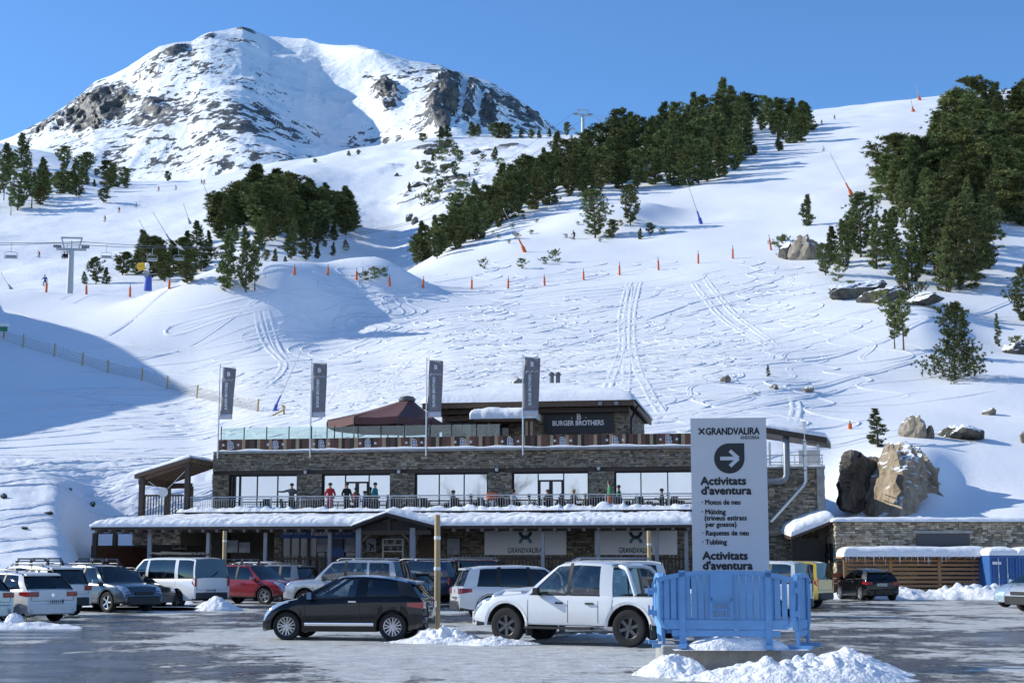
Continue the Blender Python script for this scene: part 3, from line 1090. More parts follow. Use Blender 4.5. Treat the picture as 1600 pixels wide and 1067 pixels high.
BUSH = [make_pine(500 + i, 10, 6.5, 0.02, 'broad', 260, 7, 1.3, yellow=.3) for i in range(3)]
NT = [0]


def tree(px, py, hpx, label, group=None, pool=None, name='pine_tree', wide=1.0, on=None, sink=0.0):
    g = on if on is not None else ground(px, py)
    if g is None:
        return None
    H = hpx * g.y / FPX
    me = random.choice(pool or PINES)
    o = thing(name, label, 'shrub' if name == 'shrub' else 'tree', (g.x, g.y, g.z - 0.02 * H - sink), random.uniform(0, 6.28), group)
    s = H / 10.0
    ww = wide * (1.34 if pool is None else 1.0)
    o.scale = (s * ww * random.uniform(0.88, 1.2), s * ww * random.uniform(0.88, 1.2), s)
    link('trunk', me[0], o)
    link('crown', me[1], o)
    NT[0] += 1
    return o


def inside(p, poly):
    c = False
    j = len(poly) - 1
    for i in range(len(poly)):
        a, b = poly[i], poly[j]
        if (a[1] > p[1]) != (b[1] > p[1]) and p[0] < (b[0] - a[0]) * (p[1] - a[1]) / (b[1] - a[1]) + a[0]:
            c = not c
        j = i
    return c


def scatter(poly, n, dmin, rg, sy=1.0):
    xs, ys = [p[0] for p in poly], [p[1] for p in poly]
    out, tries = [], 0
    while len(out) < n and tries < n * 60:
        tries += 1
        p = (rg.uniform(min(xs), max(xs)), rg.uniform(min(ys), max(ys)))
        if inside(p, poly) and all((p[0] - a[0]) ** 2 + ((p[1] - a[1]) * sy) ** 2 > dmin * dmin for a in out):
            out.append(p)
    return sorted(out, key=lambda p: p[1])


rg = random.Random(21)
F1 = [(652, 414), (720, 388), (790, 347), (860, 325), (930, 302), (985, 296), (1040, 292), (1100, 296), (1160, 264), (1186, 238), (1172, 205), (1090, 200), (1040, 222), (960, 245), (900, 262), (820, 305), (740, 350), (690, 385)]
for p in scatter(F1, 88, 15, rg, 1.5):
    low = p[0] < 780
    edge = p[1] > np.interp(p[0], [652, 790, 985, 1100, 1186], [398, 335, 282, 285, 225])
    rim = p[0] > 1060 and p[1] < 225
    lab = ('pine in the low left tip of the middle forest' if low else 'tall pine at the top of the middle forest, against the blue sky' if rim else
           'pine on the lower edge of the middle forest, facing the snow' if edge else 'pine deep inside the dense middle forest')
    tree(p[0], p[1], rg.uniform(54, 76) * (0.95 if low else 1.0) * (1.15 if rim else 1), lab, 'pines of the middle forest: ' + lab)
for p in scatter([(648, 416), (700, 402), (760, 368), (800, 342), (800, 318), (750, 345), (690, 390)], 20, 12, rg, 1.2):
    tree(p[0], p[1], rg.uniform(40, 58), 'pine in the low left tip of the middle forest', 'pines of the middle forest: pine in the low left tip of the middle forest', wide=.95)
for p in ((1203, 196, 44), (1215, 200, 48), (1226, 205, 52), (1238, 200, 50), (1250, 206, 50), (1262, 204, 46), (1240, 224, 50), (1252, 222, 44), (1215, 214, 40), (1228, 218, 34)):
    tree(*p, 'pine in the small rounded clump beside the upper ski run', 'pines of the small clump by the upper run', wide=1.25)
for p, l in (((1191, 205, 26), 'slim young pine between the two upper pine clumps'), ((1189, 190, 42), 'thin pine just left of the small rounded clump on the skyline'), ((1218, 236, 30), 'pale young pine under the small rounded clump'),
             ((1070, 172, 14), 'tiny lone pine standing on the snowy skyline'), ((993, 180, 14), 'small lone pine on the skyline left of the middle forest'),
             ((1260, 353, 50), 'lone round pine on the snow below the orange snow lance'), ((886, 212, 22), 'small pine left of the upper lift tower'),
             ((930, 372, 78), 'open airy pine standing apart below the middle forest'), ((985, 352, 66), 'broad rounded pine standing apart below the middle forest'), ((956, 372, 30), 'young pine between the two airy pines below the forest'),
             ((790, 336, 30), 'young pine at the tip of the low snow knoll'), ((1000, 374, 18), 'small fir seedling on the snow right of the airy pines'), ((1016, 368, 20), 'slim fir seedling on the shaded snow knoll')):
    tree(*p, l, pool=NEARP[1:4] if p[2] > 60 else None)
F2 = [(1378, 305), (1400, 335), (1470, 350), (1540, 350), (1600, 362), (1650, 365), (1650, 190), (1600, 190), (1500, 196), (1478, 178), (1502, 228), (1445, 262), (1390, 285)]
for p in scatter(F2, 76, 16, rg, 1.3):
    up, edge = p[1] < 235, p[0] < 1450 and p[1] > 250
    lab = ('pine on the high right ridge, its top against the sky' if up else 'pine on the left rim of the right-hand forest' if edge else
           'pine deep inside the dense right-hand forest')
    tree(p[0], p[1], rg.uniform(66, 88), lab, 'pines of the right-hand forest: ' + lab, wide=1.28)
F2b = [((1345, 402), 100), ((1318, 418), 76), ((1300, 412), 60), ((1290, 430), 50), ((1370, 420), 80), ((1395, 410), 88), ((1425, 440), 100), ((1440, 410), 92), ((1460, 430), 116), ((1500, 452), 140), ((1478, 456), 96), ((1525, 440), 120), ((1540, 420), 84), ((1405, 440), 60),
       ((1330, 395), 58), ((1415, 470), 62), ((1385, 392), 66)]
for i, (p, h) in enumerate(F2b):
    big = h >= 116
    tree(p[0], p[1], h, 'huge dark pine at the right end of the rocky clump' if h == 140 else 'tall pine beside the huge one in the rocky clump' if big else 'dark pine in the rocky clump between slope and right-hand forest',
         None if h == 140 else 'pines of the rocky clump', NEARP[:3], wide=1.15 if big else 1.0)
for a in (((1412, 548, 92), 'tall open pine with bare lower trunk right of the snow bowl', NEARP[3:4], .95), ((1398, 546, 70), 'leaning pine with bare trunk in front of the taller open pine', NEARP[3:4], .9), ((1492, 592, 118), 'very broad bushy pine on the near right slope', NEARP[5:6], .92),
          ((1560, 541, 52), 'small narrow fir right of the broad bushy pine', NEARP[4:5], .9), ((1603, 506, 90), 'pine cut off by the right edge above the dark shrub', NEARP[1:2], 1), ((1372, 698, 60), 'dense young fir beside the rocks above the right wing', NEARP[4:5], 1.9), ((1200, 588, 19), 'tiny fir seedling alone on the open snow', NEARP[4:5], 1.3),
          ((355, 450, 92), 'full dark pine standing on the lip of the left run', NEARP[0:1], 1.0), ((384, 456, 80), 'slimmer pine with bare foot beside the full pine on the lip', NEARP[1:2], .8), ((398, 455, 66), 'thin rightmost pine of the three on the lip', NEARP[3:4], .8)):
    tree(*a[0], a[1], None, a[2], wide=a[3])
F3 = [(303, 385), (345, 400), (420, 390), (480, 385), (545, 372), (552, 350), (515, 330), (450, 322), (390, 322), (335, 340)]
for p in scatter(F3, 46, 12, rg, 1.5):
    edge = p[1] > 368
    lab = 'pine on the shaded lower edge of the left hillock grove' if edge else 'pine inside the dense grove on the left hillock'
    tree(p[0], p[1], rg.uniform(52, 76) * (0.62 if edge else 1) * (1.1 if 380 < p[0] < 470 else .85), lab, 'pines of the left hillock: ' + lab, wide=1.5 if not edge else 1.15)
for i, p in enumerate(scatter([(182, 440), (230, 448), (300, 446), (318, 425), (310, 405), (270, 395), (195, 410)], 15, 13, rg)):
    tree(p[0], p[1], rg.uniform(34, 52), 'pine in the low grove behind the yellow snow gun', 'pines behind the snow gun', wide=1.35)
for a in (((150, 452, 42), 'cone-shaped pine between lift tower and yellow snow gun'), ((132, 452, 20), 'low young pine at the foot of the cone-shaped one by the lift tower'), ((165, 452, 26), 'short pine right of the cone-shaped one by the lift tower')):
    tree(*a[0], a[1], on=LC.hit(a[0][0], a[0][1] - 8) or ground(*a[0][:2]))
F4 = [(-6, 345), (40, 330), (75, 315), (110, 305), (160, 322), (190, 305), (235, 288), (262, 284), (215, 262), (160, 262), (110, 262), (70, 255), (-6, 265)]
for p in scatter(F4, 36, 12, rg, 1.3):
    tall = p[0] < 60
    lab = 'thin tall pine in the open wood at the far left edge' if tall else 'pine scattered over the far left hillside'
    tree(p[0], p[1], rg.uniform(42, 60) if tall else rg.uniform(22, 38), lab, 'pines of the far left wood: ' + lab, TALLP if tall and rg.random() < .6 else None, wide=0.95 if tall else 1.35)
for p in scatter([(60, 285), (130, 300), (200, 296), (275, 283), (300, 283), (230, 268), (150, 266), (80, 262)], 18, 11, rg):
    tree(p[0], p[1], rg.uniform(12, 24), 'small scattered pine along the foot of the mountain', 'small pines at the mountain foot', wide=1.2)
for p in scatter([(1400, 350), (1440, 395), (1500, 405), (1565, 395), (1570, 362), (1480, 352)], 9, 20, rg):
    tree(p[0], p[1], rg.uniform(70, 95), 'pine between the rocky clump and the right-hand forest', 'pines linking clump and forest', NEARP[:3], wide=1.05)
for p in ((660, 222, 14), (690, 217, 20), (700, 216, 22), (738, 214, 24), (746, 213, 20), (775, 216, 24), (783, 216, 26), (792, 217, 24), (815, 216, 16), (830, 217, 16), (842, 216, 14), (858, 214, 14), (560, 242, 8), (545, 244, 9), (492, 255, 7)):
    tree(*p, 'small pine along the rim of the back hill below the peak', 'small pines on the rim of the back hill', wide=1.4)
for p in scatter([(640, 330), (700, 320), (760, 290), (800, 265), (790, 240), (700, 235), (650, 260), (620, 300)], 26, 10, rg):
    tree(p[0], p[1], rg.uniform(7, 24), 'low pine bush dotted over the rocky back hill', 'bushes on the back hill', name='shrub', pool=BUSH if rg.random() < .5 else None, wide=1.0)
for p in ((478, 408, 30), (495, 404, 26), (520, 400, 22), (415, 408, 18), (430, 412, 24), (455, 405, 34), (470, 392, 24), (540, 392, 18), (508, 386, 14), (446, 416, 16)):
    tree(*p, 'small pine in the shade below the left hillock', 'small pines below the hillock', on=LC.hit(p[0], p[1]))
for a in (((755, 420, 15), 'round dark shrub above the left part of the orange posts'), ((815, 420, 16), 'dark shrub at the foot of the orange snow lance'), ((868, 410, 20), 'biggest of the round shrubs above the orange posts'), ((851, 413, 11), 'slim shrub left of the biggest round one'),
          ((585, 436, 18), 'bushy shrub at the left end of the orange post row'), ((570, 438, 13), 'low shrub at the edge of the shaded hump'), ((600, 432, 14), 'small shrub behind the orange posts'),
          ((1180, 618, 5), 'tuft of scrub poking out of the snow by the small rocks'), ((350, 455, 10), 'low scrub at the foot of the three pines'), ((1385, 492, 22), 'small bush under the rocky clump'),
          ((1310, 440, 24), 'dark bush at the left foot of the rocky clump'), ((1330, 455, 16), 'low bush below the rock of the clump'), ((1590, 552, 26), 'dark snow-topped scrub at the right edge'), ((1225, 402, 34), 'dark green bush left of the pale rock outcrop'),
          ((1490, 600, 12), 'low scrub sticking out under the broad pine'), ((1440, 468, 26), 'bush at the dark foot of the huge pine'), ((1375, 478, 24), 'bush on the lower rim of the rocky clump'), ((950, 372, 12), 'low scrub under the airy pines'), ((1035, 366, 9), 'dark scrub on the shaded knoll')):
    tree(*a[0], a[1], None, BUSH, 'shrub', wide=0.85 if a[0][2] > 14 else 1.0)
for p in scatter([(760, 352), (850, 335), (930, 330), (1000, 345), (960, 385), (860, 372), (780, 385)], 18, 12, rg):
    tree(p[0], p[1], rg.uniform(4, 10), 'sprig of scrub in the snow below the middle forest', 'scrub sprigs below the middle forest', BUSH, 'shrub')


# ---- rocks
def rock_mat(name, c0, c1, c2, scale, snow=0.55):
    m = bpy.data.materials.new(name)
    m.use_nodes = True
    nt = m.node_tree; L = nt.links.new; N = nt.nodes.new
    p = nt.nodes['Principled BSDF']
    p.inputs['Roughness'].default_value = 0.85
    p.inputs['Specular IOR Level'].default_value = 0.2
    tc = N('ShaderNodeTexCoord')
    n = N('ShaderNodeTexNoise'); n.inputs['Scale'].default_value = scale; n.inputs['Detail'].default_value = 9; n.inputs['Roughness'].default_value = 0.7
    mp = N('ShaderNodeMapping'); mp.inputs['Scale'].default_value = (1.6, 1.6, 0.6)
    L(tc.outputs['Object'], mp.inputs[0]); L(mp.outputs[0], n.inputs['Vector'])
    r_ = N('ShaderNodeValToRGB'); e = r_.color_ramp.elements
    e[0].position, e[1].position = 0.3, 0.72
    e[0].color, e[1].color = (*c0, 1), (*c2, 1)
    k = e.new(0.5); k.color = (*c1, 1)
    L(n.outputs[0], r_.inputs[0])
    ge = N('ShaderNodeNewGeometry'); sx_ = N('ShaderNodeSeparateXYZ')
    L(ge.outputs['Normal'], sx_.inputs[0])
    ad = N('ShaderNodeMath'); ad.operation = 'MULTIPLY_ADD'; ad.inputs[1].default_value = 0.5
    L(n.outputs[0], ad.inputs[0]); L(sx_.outputs['Z'], ad.inputs[2])
    r2 = N('ShaderNodeValToRGB'); r2.color_ramp.elements[0].position = snow + 0.22; r2.color_ramp.elements[1].position = snow + 0.27
    L(ad.outputs[0], r2.inputs[0])
    mx = N('ShaderNodeMix'); mx.data_type = 'RGBA'
    L(r2.outputs[0], mx.inputs[0]); L(r_.outputs[0], mx.inputs[6]); mx.inputs[7].default_value = (0.86, 0.875, 0.9, 1)
    L(mx.outputs[2], p.inputs['Base Color'])
    b = N('ShaderNodeBump'); b.inputs['Distance'].default_value = 0.3; b.inputs['Strength'].default_value = 1.0
    n2 = N('ShaderNodeTexNoise'); n2.inputs['Scale'].default_value = scale * 3; n2.inputs['Detail'].default_value = 7
    L(mp.outputs[0], n2.inputs['Vector']); L(n2.outputs[0], b.inputs['Height']); L(b.outputs[0], p.inputs['Normal'])
    return m


ROCK = rock_mat('granite', (0.10, 0.09, 0.075), (0.27, 0.235, 0.185), (0.46, 0.40, 0.31), 0.8)
ROCKD = rock_mat('dark_lichen_rock', (0.03, 0.032, 0.026), (0.10, 0.10, 0.085), (0.24, 0.21, 0.17), 1.2, 0.5)


def boulder_mesh(seed, rough=0.30, sub=4, cut=9):
    rgn = np.random.default_rng(seed)
    bm = bmesh.new()
    bmesh.ops.create_icosphere(bm, subdivisions=sub, radius=1)
    co = np.array([v.co[:] for v in bm.verts])
    nrm = norm(co)
    pl = norm(rgn.normal(0, 1, (cut, 3)))
    r_ = np.ones(len(co))
    for q_ in pl:                                     # flat broken faces
        d = nrm @ q_
        lim = rgn.uniform(0.45, 0.85)
        r_ = np.where(d > 1e-3, np.minimum(r_, lim / np.maximum(d, 1e-3)), r_)
    r_ = r_ * (1 + rough * fbm(nrm[:, 0] * 2.3 + seed, nrm[:, 1] * 2.3 + nrm[:, 2] * 1.7, 4, seed) + rough * 0.6 * (ridged(nrm[:, 0] * 4 + nrm[:, 2], nrm[:, 1] * 4 - nrm[:, 2] * 2, 3, seed + 5) - 0.5))
    co = nrm * r_[:, None]
    for v, c in zip(bm.verts, co):
        v.co = c
    me = bpy.data.meshes.new('boulder')
    bm.to_mesh(me); bm.free()
    me.polygons.foreach_set('use_smooth', [True] * len(me.polygons))
    me.set_sharp_from_angle(angle=R(28))
    return me


BOUL = [boulder_mesh(s) for s in (3, 8, 14, 22, 31)]


def boulder(px, py, w, h, label, k=0, m=ROCK, group=None, dz=0.0, dep=None, rz=None, name='boulder', back=0.0):
    g = ground(px, py)
    W_, H_ = w * g.y / FPX, h * g.y / FPX
    me = BOUL[k % 5].copy(); me.materials.append(m)
    o = link(name, me, None, (g.x, g.y + back, g.z + H_ * (0.30 + dz)))
    o.scale = (W_ / 2, (dep or W_) / 2, H_ * 0.72)
    o.rotation_euler = (0, 0, rng_b.uniform(0, 6.28) if rz is None else rz)
    return tag(o, label, 'rock', group)


rng_b = random.Random(4)
for a in ((1134, 598, 16, 14, 'small brown boulder half sunk in open snow', 0), (1209, 608, 14, 10, 'tilted small rock poking out of the snow', 2), (1262, 612, 26, 10, 'low flat-topped rock on the open snow', 3),
          (1546, 648, 22, 12, 'grey boulder high on the right snow bank', 4), (1600, 692, 14, 20, 'rock cut off by the right edge', 0), (145, 790, 10, 9, 'small dark rock on the shaded left bank', 1), (110, 765, 5, 4, 'pebble-sized dark rock on the left bank', 2),
          (6, 778, 10, 9, 'dark rock at the left edge of the bank', 3), (38, 826, 10, 5, 'small dark rock low on the left bank', 4), (76, 803, 14, 5, 'flat brown rock on the left bank', 0)):
    boulder(*a[:4], a[4], a[5], ROCK if a[1] < 700 else ROCKD)
boulder(1430, 683, 30, 38, 'pointed pale boulder with a slanted left face above the cliff', 1, dep=3, rz=0.6, dz=.1)
boulder(1452, 684, 13, 24, 'small upright pale rock right of the pointed boulder', 2, dep=1, rz=0.2)
boulder(1500, 684, 62, 26, 'large snow-covered boulder with a dark band on the right bank', 3, m=ROCKD, dep=4, rz=0.0, dz=-.1)
boulder(1258, 404, 54, 46, 'pale fissured rock outcrop at the edge of the ski run', 1, rz=.5, dep=7)
boulder(1238, 402, 42, 38, 'mossy dark rock at the left of the pale outcrop', 2, ROCKD, dep=5)
boulder(1345, 464, 52, 30, 'dark mossy rock mass under the rocky clump', 4, ROCKD, dep=8)
boulder(1380, 472, 50, 24, 'broken rock ledge below the rocky clump', 0, ROCKD, dep=6)
boulder(1430, 474, 60, 18, 'shadowy rock ledge under the huge pine', 2, ROCKD, dep=7)
boulder(1592, 552, 40, 22, 'dark rock under scrub at the right edge', 1, ROCKD, dep=4)
for p in ((690, 232, 34, 12), (675, 240, 26, 12), (745, 240, 22, 9), (700, 262, 26, 9), (650, 292, 30, 9), (640, 345, 12, 14), (668, 268, 24, 8), (620, 275, 10, 6), (648, 350, 12, 14), (720, 290, 26, 8)):
    boulder(*p, 'dark crag breaking through the snow of the back hill', rng_b.randrange(5), ROCKD, 'crags on the back hill')


def crag_mesh(name, pts, m, seed, amp, label, flat=None):
    """a broken rock: the hull of its corners, cut fine and roughened along its faces"""
    bm = bmesh.new()
    for q_ in pts:
        bm.verts.new(at(*q_))
    bmesh.ops.convex_hull(bm, input=bm.verts)
    bmesh.ops.delete(bm, geom=[v for v in bm.verts if not v.link_faces], context='VERTS')
    bmesh.ops.triangulate(bm, faces=bm.faces)
    for _ in range(5):
        long_ = [e for e in bm.edges if e.calc_length() > .28]
        if not long_:
            break
        bmesh.ops.subdivide_edges(bm, edges=long_, cuts=1)
        bmesh.ops.triangulate(bm, faces=bm.faces)
    bm.normal_update()
    co = np.array([v.co[:] for v in bm.verts]); nr = np.array([v.normal[:] for v in bm.verts])
    s1 = co[:, 0] * .8 + co[:, 1] * .5; s2 = co[:, 2]
    d_ = amp * ((ridged(s1 * .55 + seed, s2 * .30 + s1 * .2, 4, seed) - .55) * 1.6 + .6 * fbm(s1 * 1.3, s2 * 1.1 + seed, 4, seed + 2) + .5 * np.floor(fbm(s1 * .6, s2 * .5, 2, seed + 4) * 4) / 4)
    lit = np.clip(-nr[:, 0] * 1.3 - .1, 0, 1)          # the smooth cleaved slab faces left
    d_ = d_ * (1 - .5 * lit) if flat else d_
    d_ = d_ + amp * .55 * (ridged(s1 * 2.2 + seed, s2 * 1.5 - s1, 3, seed + 8) - .6)
    co = co + nr * d_[:, None]
    for v, c_ in zip(bm.verts, co):
        v.co = c_
    me = bpy.data.meshes.new(name)
    bm.to_mesh(me); bm.free()
    me.materials.append(m)
    me.polygons.foreach_set('use_smooth', [True] * len(me.polygons))
    me.set_sharp_from_angle(angle=R(20))
    return tag(link(name, me), label, 'rock')


ROCKC2 = rock_mat('shaded_cliff_rock', (0.05, 0.045, 0.038), (0.12, 0.105, 0.085), (0.26, 0.22, 0.17), 0.6, 0.8)  # cliff rock in darker colours: the shade of the cleft painted in
ROCKC = rock_mat('ochre_cliff_rock', (0.15, 0.115, 0.08), (0.34, 0.27, 0.19), (0.55, 0.45, 0.34), 0.5, 0.74)
crag_mesh('cliff', [(1350, 818, 88.4), (1356, 782, 88.7), (1368, 742, 89), (1384, 708, 89.4), (1402, 822, 84.6), (1412, 780, 85), (1408, 735, 86), (1400, 702, 87.4), (1440, 815, 86.6), (1448, 735, 88.6), (1476, 772, 90.4), (1482, 792, 91), (1470, 806, 89.5), (1440, 720, 93.4), (1480, 790, 93.4), (1380, 800, 93.4), (1400, 715, 93.4)],
          ROCKC, 5, .85, 'big ochre rock face with a smooth slanted left slab above the annex', True)
crag_mesh('cliff', [(1320, 790, 88.4), (1319, 738, 88.9), (1327, 716, 89.4), (1342, 714, 89.4), (1372, 724, 90.4), (1366, 790, 89.6), (1340, 802, 88.7), (1330, 716, 94.4), (1370, 724, 94.4), (1330, 800, 94.4), (1370, 800, 94.4)], ROCKC2, 12, .6, 'dark shaded rock in the cleft left of the ochre rock face')
ORD = ['first', 'second', 'third'] + ['%dth' % k for k in range(4, 60)]
for k in (21, 31, 41, 51):
    ORD[k - 1] = '%dst' % k
for k in (22, 32, 42, 52):
    ORD[k - 1] = '%dnd' % k
for k in (23, 33, 43, 53):
    ORD[k - 1] = '%drd' % k
fam = {}
for o in bpy.data.objects:
    if o.parent is None and o.get('group') and o.get('label') and o.get('category') in ('tree', 'shrub', 'rock'):
        fam.setdefault(o['label'], []).append(o)
for lab, obs in fam.items():                          # those one can count along an edge are told apart by their place in the row
    if 1 < len(obs) <= 30:
        for k, o in enumerate(sorted(obs, key=lambda q: q.location.x / q.location.y)):
            o['label'] = lab.split(',')[0] + ', %s from the left' % ORD[k]


# ================================================================== the lodge
P0 = at(342, 705, 87.5)
P1_ = at(1080, 697, 83.0)
_e = Vector((P1_.x - P0.x, P1_.y - P0.y, 0)).normalized()
BROT = math.atan2(_e.y, _e.x)
_n = Vector((-_e.y, _e.x, 0))
B0 = Vector((P0.x, P0.y, 0))


def bl(px, py, y=0.0):
    """photo pixel -> (u, z) on the lodge's plane at depth y behind its front"""
    q, e = ray(px, py)
    D = Vector((q / FPX, 1, e))
    s = (y + B0.dot(_n)) / D.dot(_n)
    P = D * s
    return (P - B0).dot(_e), CAMZ + P.z


def U(px, y=0.0, py=760):
    return bl(px, py, y)[0]


def Zp(px, py, y=0.0):
    return bl(px, py, y)[1]


def Wd(u, y, z):
    return B0 + _e * u + _n * y + Vector((0, 0, z))


STONE = mat('slate_stone', (0.28, 0.245, 0.19), rough=0.85, var=0.3, vscale=6, bump=0.5, bscale=18, attr=True)
MORTAR = mat('mortar', (0.055, 0.05, 0.045), rough=0.95, var=0.3)
WOODD = mat('dark_stained_wood', (0.055, 0.037, 0.026), rough=0.6, var=0.35, vscale=5, stretch=(6, 6, 0.8))
WOODB = mat('weathered_brown_wood', (0.13, 0.085, 0.055), rough=0.7, var=0.35, vscale=5, stretch=(1, 6, 6))
GREYP = mat('grey_painted_post', (0.27, 0.29, 0.32), rough=0.6, var=0.1)
DARKM = mat('dark_steel', (0.03, 0.032, 0.036), rough=0.4, metal=0.6)
STEEL = mat('galvanised_steel', (0.50, 0.52, 0.54), rough=0.38, metal=0.85, var=0.12, vscale=8)
MIRROR = mat('mirror_glazing', (0.66, 0.69, 0.70), rough=0.03, metal=1.0, bump=0.012, bscale=0.7)
DGLASS = mat('dark_shop_glass', (0.015, 0.018, 0.022), rough=0.08, spec=0.8)
SNOWR = snow_mat('roof_snow', 0.03, 4.0, 0.02, 18.0)
SNOWK = snow_mat('clumped_snow', 0.05, 5.0, 0.03, 22.0)
BLACK = mat('matt_black', (0.012, 0.012, 0.013), rough=0.6)
WHITEP = mat('white_print', (0.78, 0.79, 0.80), rough=0.6)
CONC = mat('concrete', (0.33, 0.32, 0.30), rough=0.9, var=0.25, vscale=3, bump=0.4, bscale=25)


def stones(name, rects, y, parent, seed, hs=(0.07, 0.13), ws=(0.12, 0.38), axis='y', tone=1.0, flipd=-1):
    """courses of rough stone laid over a wall face; one part, every stone its own block"""
    rs = random.Random(seed)
    b = MB()
    for (u0, u1, z0, z1) in rects:
        z = z0
        while z < z1 - 0.02:
            h = min(rs.uniform(*hs), z1 - z)
            u = u0 - rs.uniform(0, 0.2)
            while u < u1:
                w = rs.uniform(*ws)
                a, c = max(u, u0), min(u + w, u1)
                if c - a > 0.03:
                    d = rs.uniform(0.03, 0.085)
                    v = rs.choice((0.5, 0.75, 0.9, 1.0, 1.15, 1.4)) * rs.uniform(0.85, 1.15) * tone
                    t = rs.choice(((1, 1, 1), (1.04, 1, .94), (.97, 1, 1.03), (1.12, 1, .86), (1, 1.03, .93), (1, 1, 1)))
                    col = (v * t[0], v * t[1], v * t[2])
                    g = 0.008
                    j = lambda: rs.uniform(-0.010, 0.010)
                    if axis == 'y':
                        A = [(a + g, y, z + g), (c - g, y, z + g), (c - g, y, z + h - g), (a + g, y, z + h - g)]
                        F = [(p[0] + j(), y + flipd * (d + j()), p[2] + j()) for p in A]
                    else:
                        A = [(y, a + g, z + g), (y, c - g, z + g), (y, c - g, z + h - g), (y, a + g, z + h - g)]
                        F = [(y + flipd * (d + j()), p[1] + j(), p[2] + j()) for p in A]
                    b.add(A + F, [(4, 5, 6, 7), (0, 1, 5, 4), (1, 2, 6, 5), (2, 3, 7, 6), (3, 0, 4, 7)], 0, col)
                u += w
            z += h
    return b.build(name, STONE, parent, cols=True, kind='stuff', fixn=True)


def snow_sheet(name, c, th, parent=None, nu=60, nv=14, seed=0, rough=0.25, edge=0.35, m=None, freq=1.2, kind='stuff', label=None, cat=None, droop=0.0, fine=0.0):
    """lying snow over the quad c (4 points, counter-clockwise from above), rounded at its edges, open to the roof below"""
    c = [Vector(p) for p in c]
    lu, lv = (c[1] - c[0]).length, (c[3] - c[0]).length
    V = np.zeros((nv + 2, nu + 2, 3))
    us = np.concatenate([[0], np.linspace(0, 1, nu), [1]])
    vs_ = np.concatenate([[0], np.linspace(0, 1, nv), [1]])
    for i, v in enumerate(vs_):
        for j_, u in enumerate(us):
            p = (c[0] * (1 - u) + c[1] * u) * (1 - v) + (c[3] * (1 - u) + c[2] * u) * v
            V[i, j_] = p
    su, sv = us[None, :] * lu, vs_[:, None] * lv
    de = np.minimum(np.minimum(su, lu - su) + 0 * sv, np.minimum(sv, lv - sv) + 0 * su)
    prof = 0.42 + 0.58 * np.sqrt(np.clip(1 - (1 - np.clip(de / edge, 0, 1)) ** 2, 0, 1))
    n = 1 + rough * fbm(su * freq + seed * 3.1, sv * freq + seed, 3, seed) + fine * fbm(su * 5 + seed, sv * 5, 3, seed + 4)
    h = th * prof * n
    h[0, :] = h[-1, :] = 0; h[:, 0] = h[:, -1] = 0
    V[:, :, 2] += h
    nrm_ = (c[1] - c[0]).cross(c[3] - c[0]).normalized()
    wob = 0.12 * th * fbm(su * 3 + seed, sv * 3, 2, seed + 2)
    out = (c[0] - c[3]).normalized()
    V[1, 1:-1] += np.array(out)[None] * (wob[1, 1:-1] + droop)[:, None]
    o = link(name, grid_mesh(name, V, m or SNOWR), parent, kind=kind)
    if label:
        tag(o, label, cat or 'snow', kind=kind)
    return o


def berm(name, pts, w, h, label=None, seed=0, parent=None, chunk=1.0, n=None, kind=None, m=None):
    """a ploughed ridge of lumpy snow along a ground line"""
    pts = [Vector(p) for p in pts]
    L_ = [0]
    for a, b_ in zip(pts, pts[1:]):
        L_.append(L_[-1] + (b_ - a).length)
    nu = n or max(20, int(L_[-1] / 0.10))
    nv = max(12, int(w / 0.09))
    t = np.linspace(0, L_[-1], nu)
    P = np.stack([np.interp(t, L_, [p[k] for p in pts]) for k in range(3)], 1)
    T = np.gradient(P, axis=0); T /= np.linalg.norm(T[:, :2], axis=1)[:, None] + 1e-9
    N_ = np.stack([-T[:, 1], T[:, 0], 0 * T[:, 0]], 1)
    s = np.linspace(-1, 1, nv)[:, None]
    tt = t[None, :]
    ww = w / 2 * (0.8 + 0.35 * fbm(tt / 1.7 + seed, 0 * tt, 3, seed))
    V = P[None] + N_[None] * (s * ww)[:, :, None]
    x, y = V[:, :, 0], V[:, :, 1]
    prof = np.clip(1 - np.abs(s) ** 1.8, 0, 1) * np.clip(np.minimum(tt, L_[-1] - tt) / (w * 0.45), 0, 1) ** 0.6
    hh = h * (0.75 + 0.5 * fbm(tt / 2.3 + seed * 7, s * 0.5, 3, seed + 1))
    lump = 1 + 0.6 * chunk * (np.abs(fbm(x / 0.8 + seed, y / 0.8, 3, seed + 3)) * 2.2 - 0.5) + 0.30 * chunk * (np.abs(fbm(x / 0.3, y / 0.3, 2, seed + 5)) * 2 - .5)
    V[:, :, 2] += prof * hh * np.maximum(0.15, lump) - 0.03 * (prof < 0.02)
    o = link(name, grid_mesh(name, V, m or SNOWK), parent, kind=kind)
    if label:
        tag(o, label, 'snow', kind=kind)
    return o


lodge = thing('mountain_lodge', 'long dark stone lodge with roof terrace, mirrored windows and snowy canopy behind the cars', 'building', B0, BROT)
ZT = Zp(342, 706, 0)                                  # roof terrace level
ZF = Zp(600, 803, -3.4)                               # lower terrace level
UR = U(1110, 0)
WINS = [(358, 464), (503, 610), (648, 762), (800, 920), (960, 1090)]
WT = Zp(700, 738.5, 0)
b = MB()
b.span((-0.3, 0.5, -1.0), (UR, 15.5, ZT - 0.06))
b.build('core_wall', MORTAR, lodge)
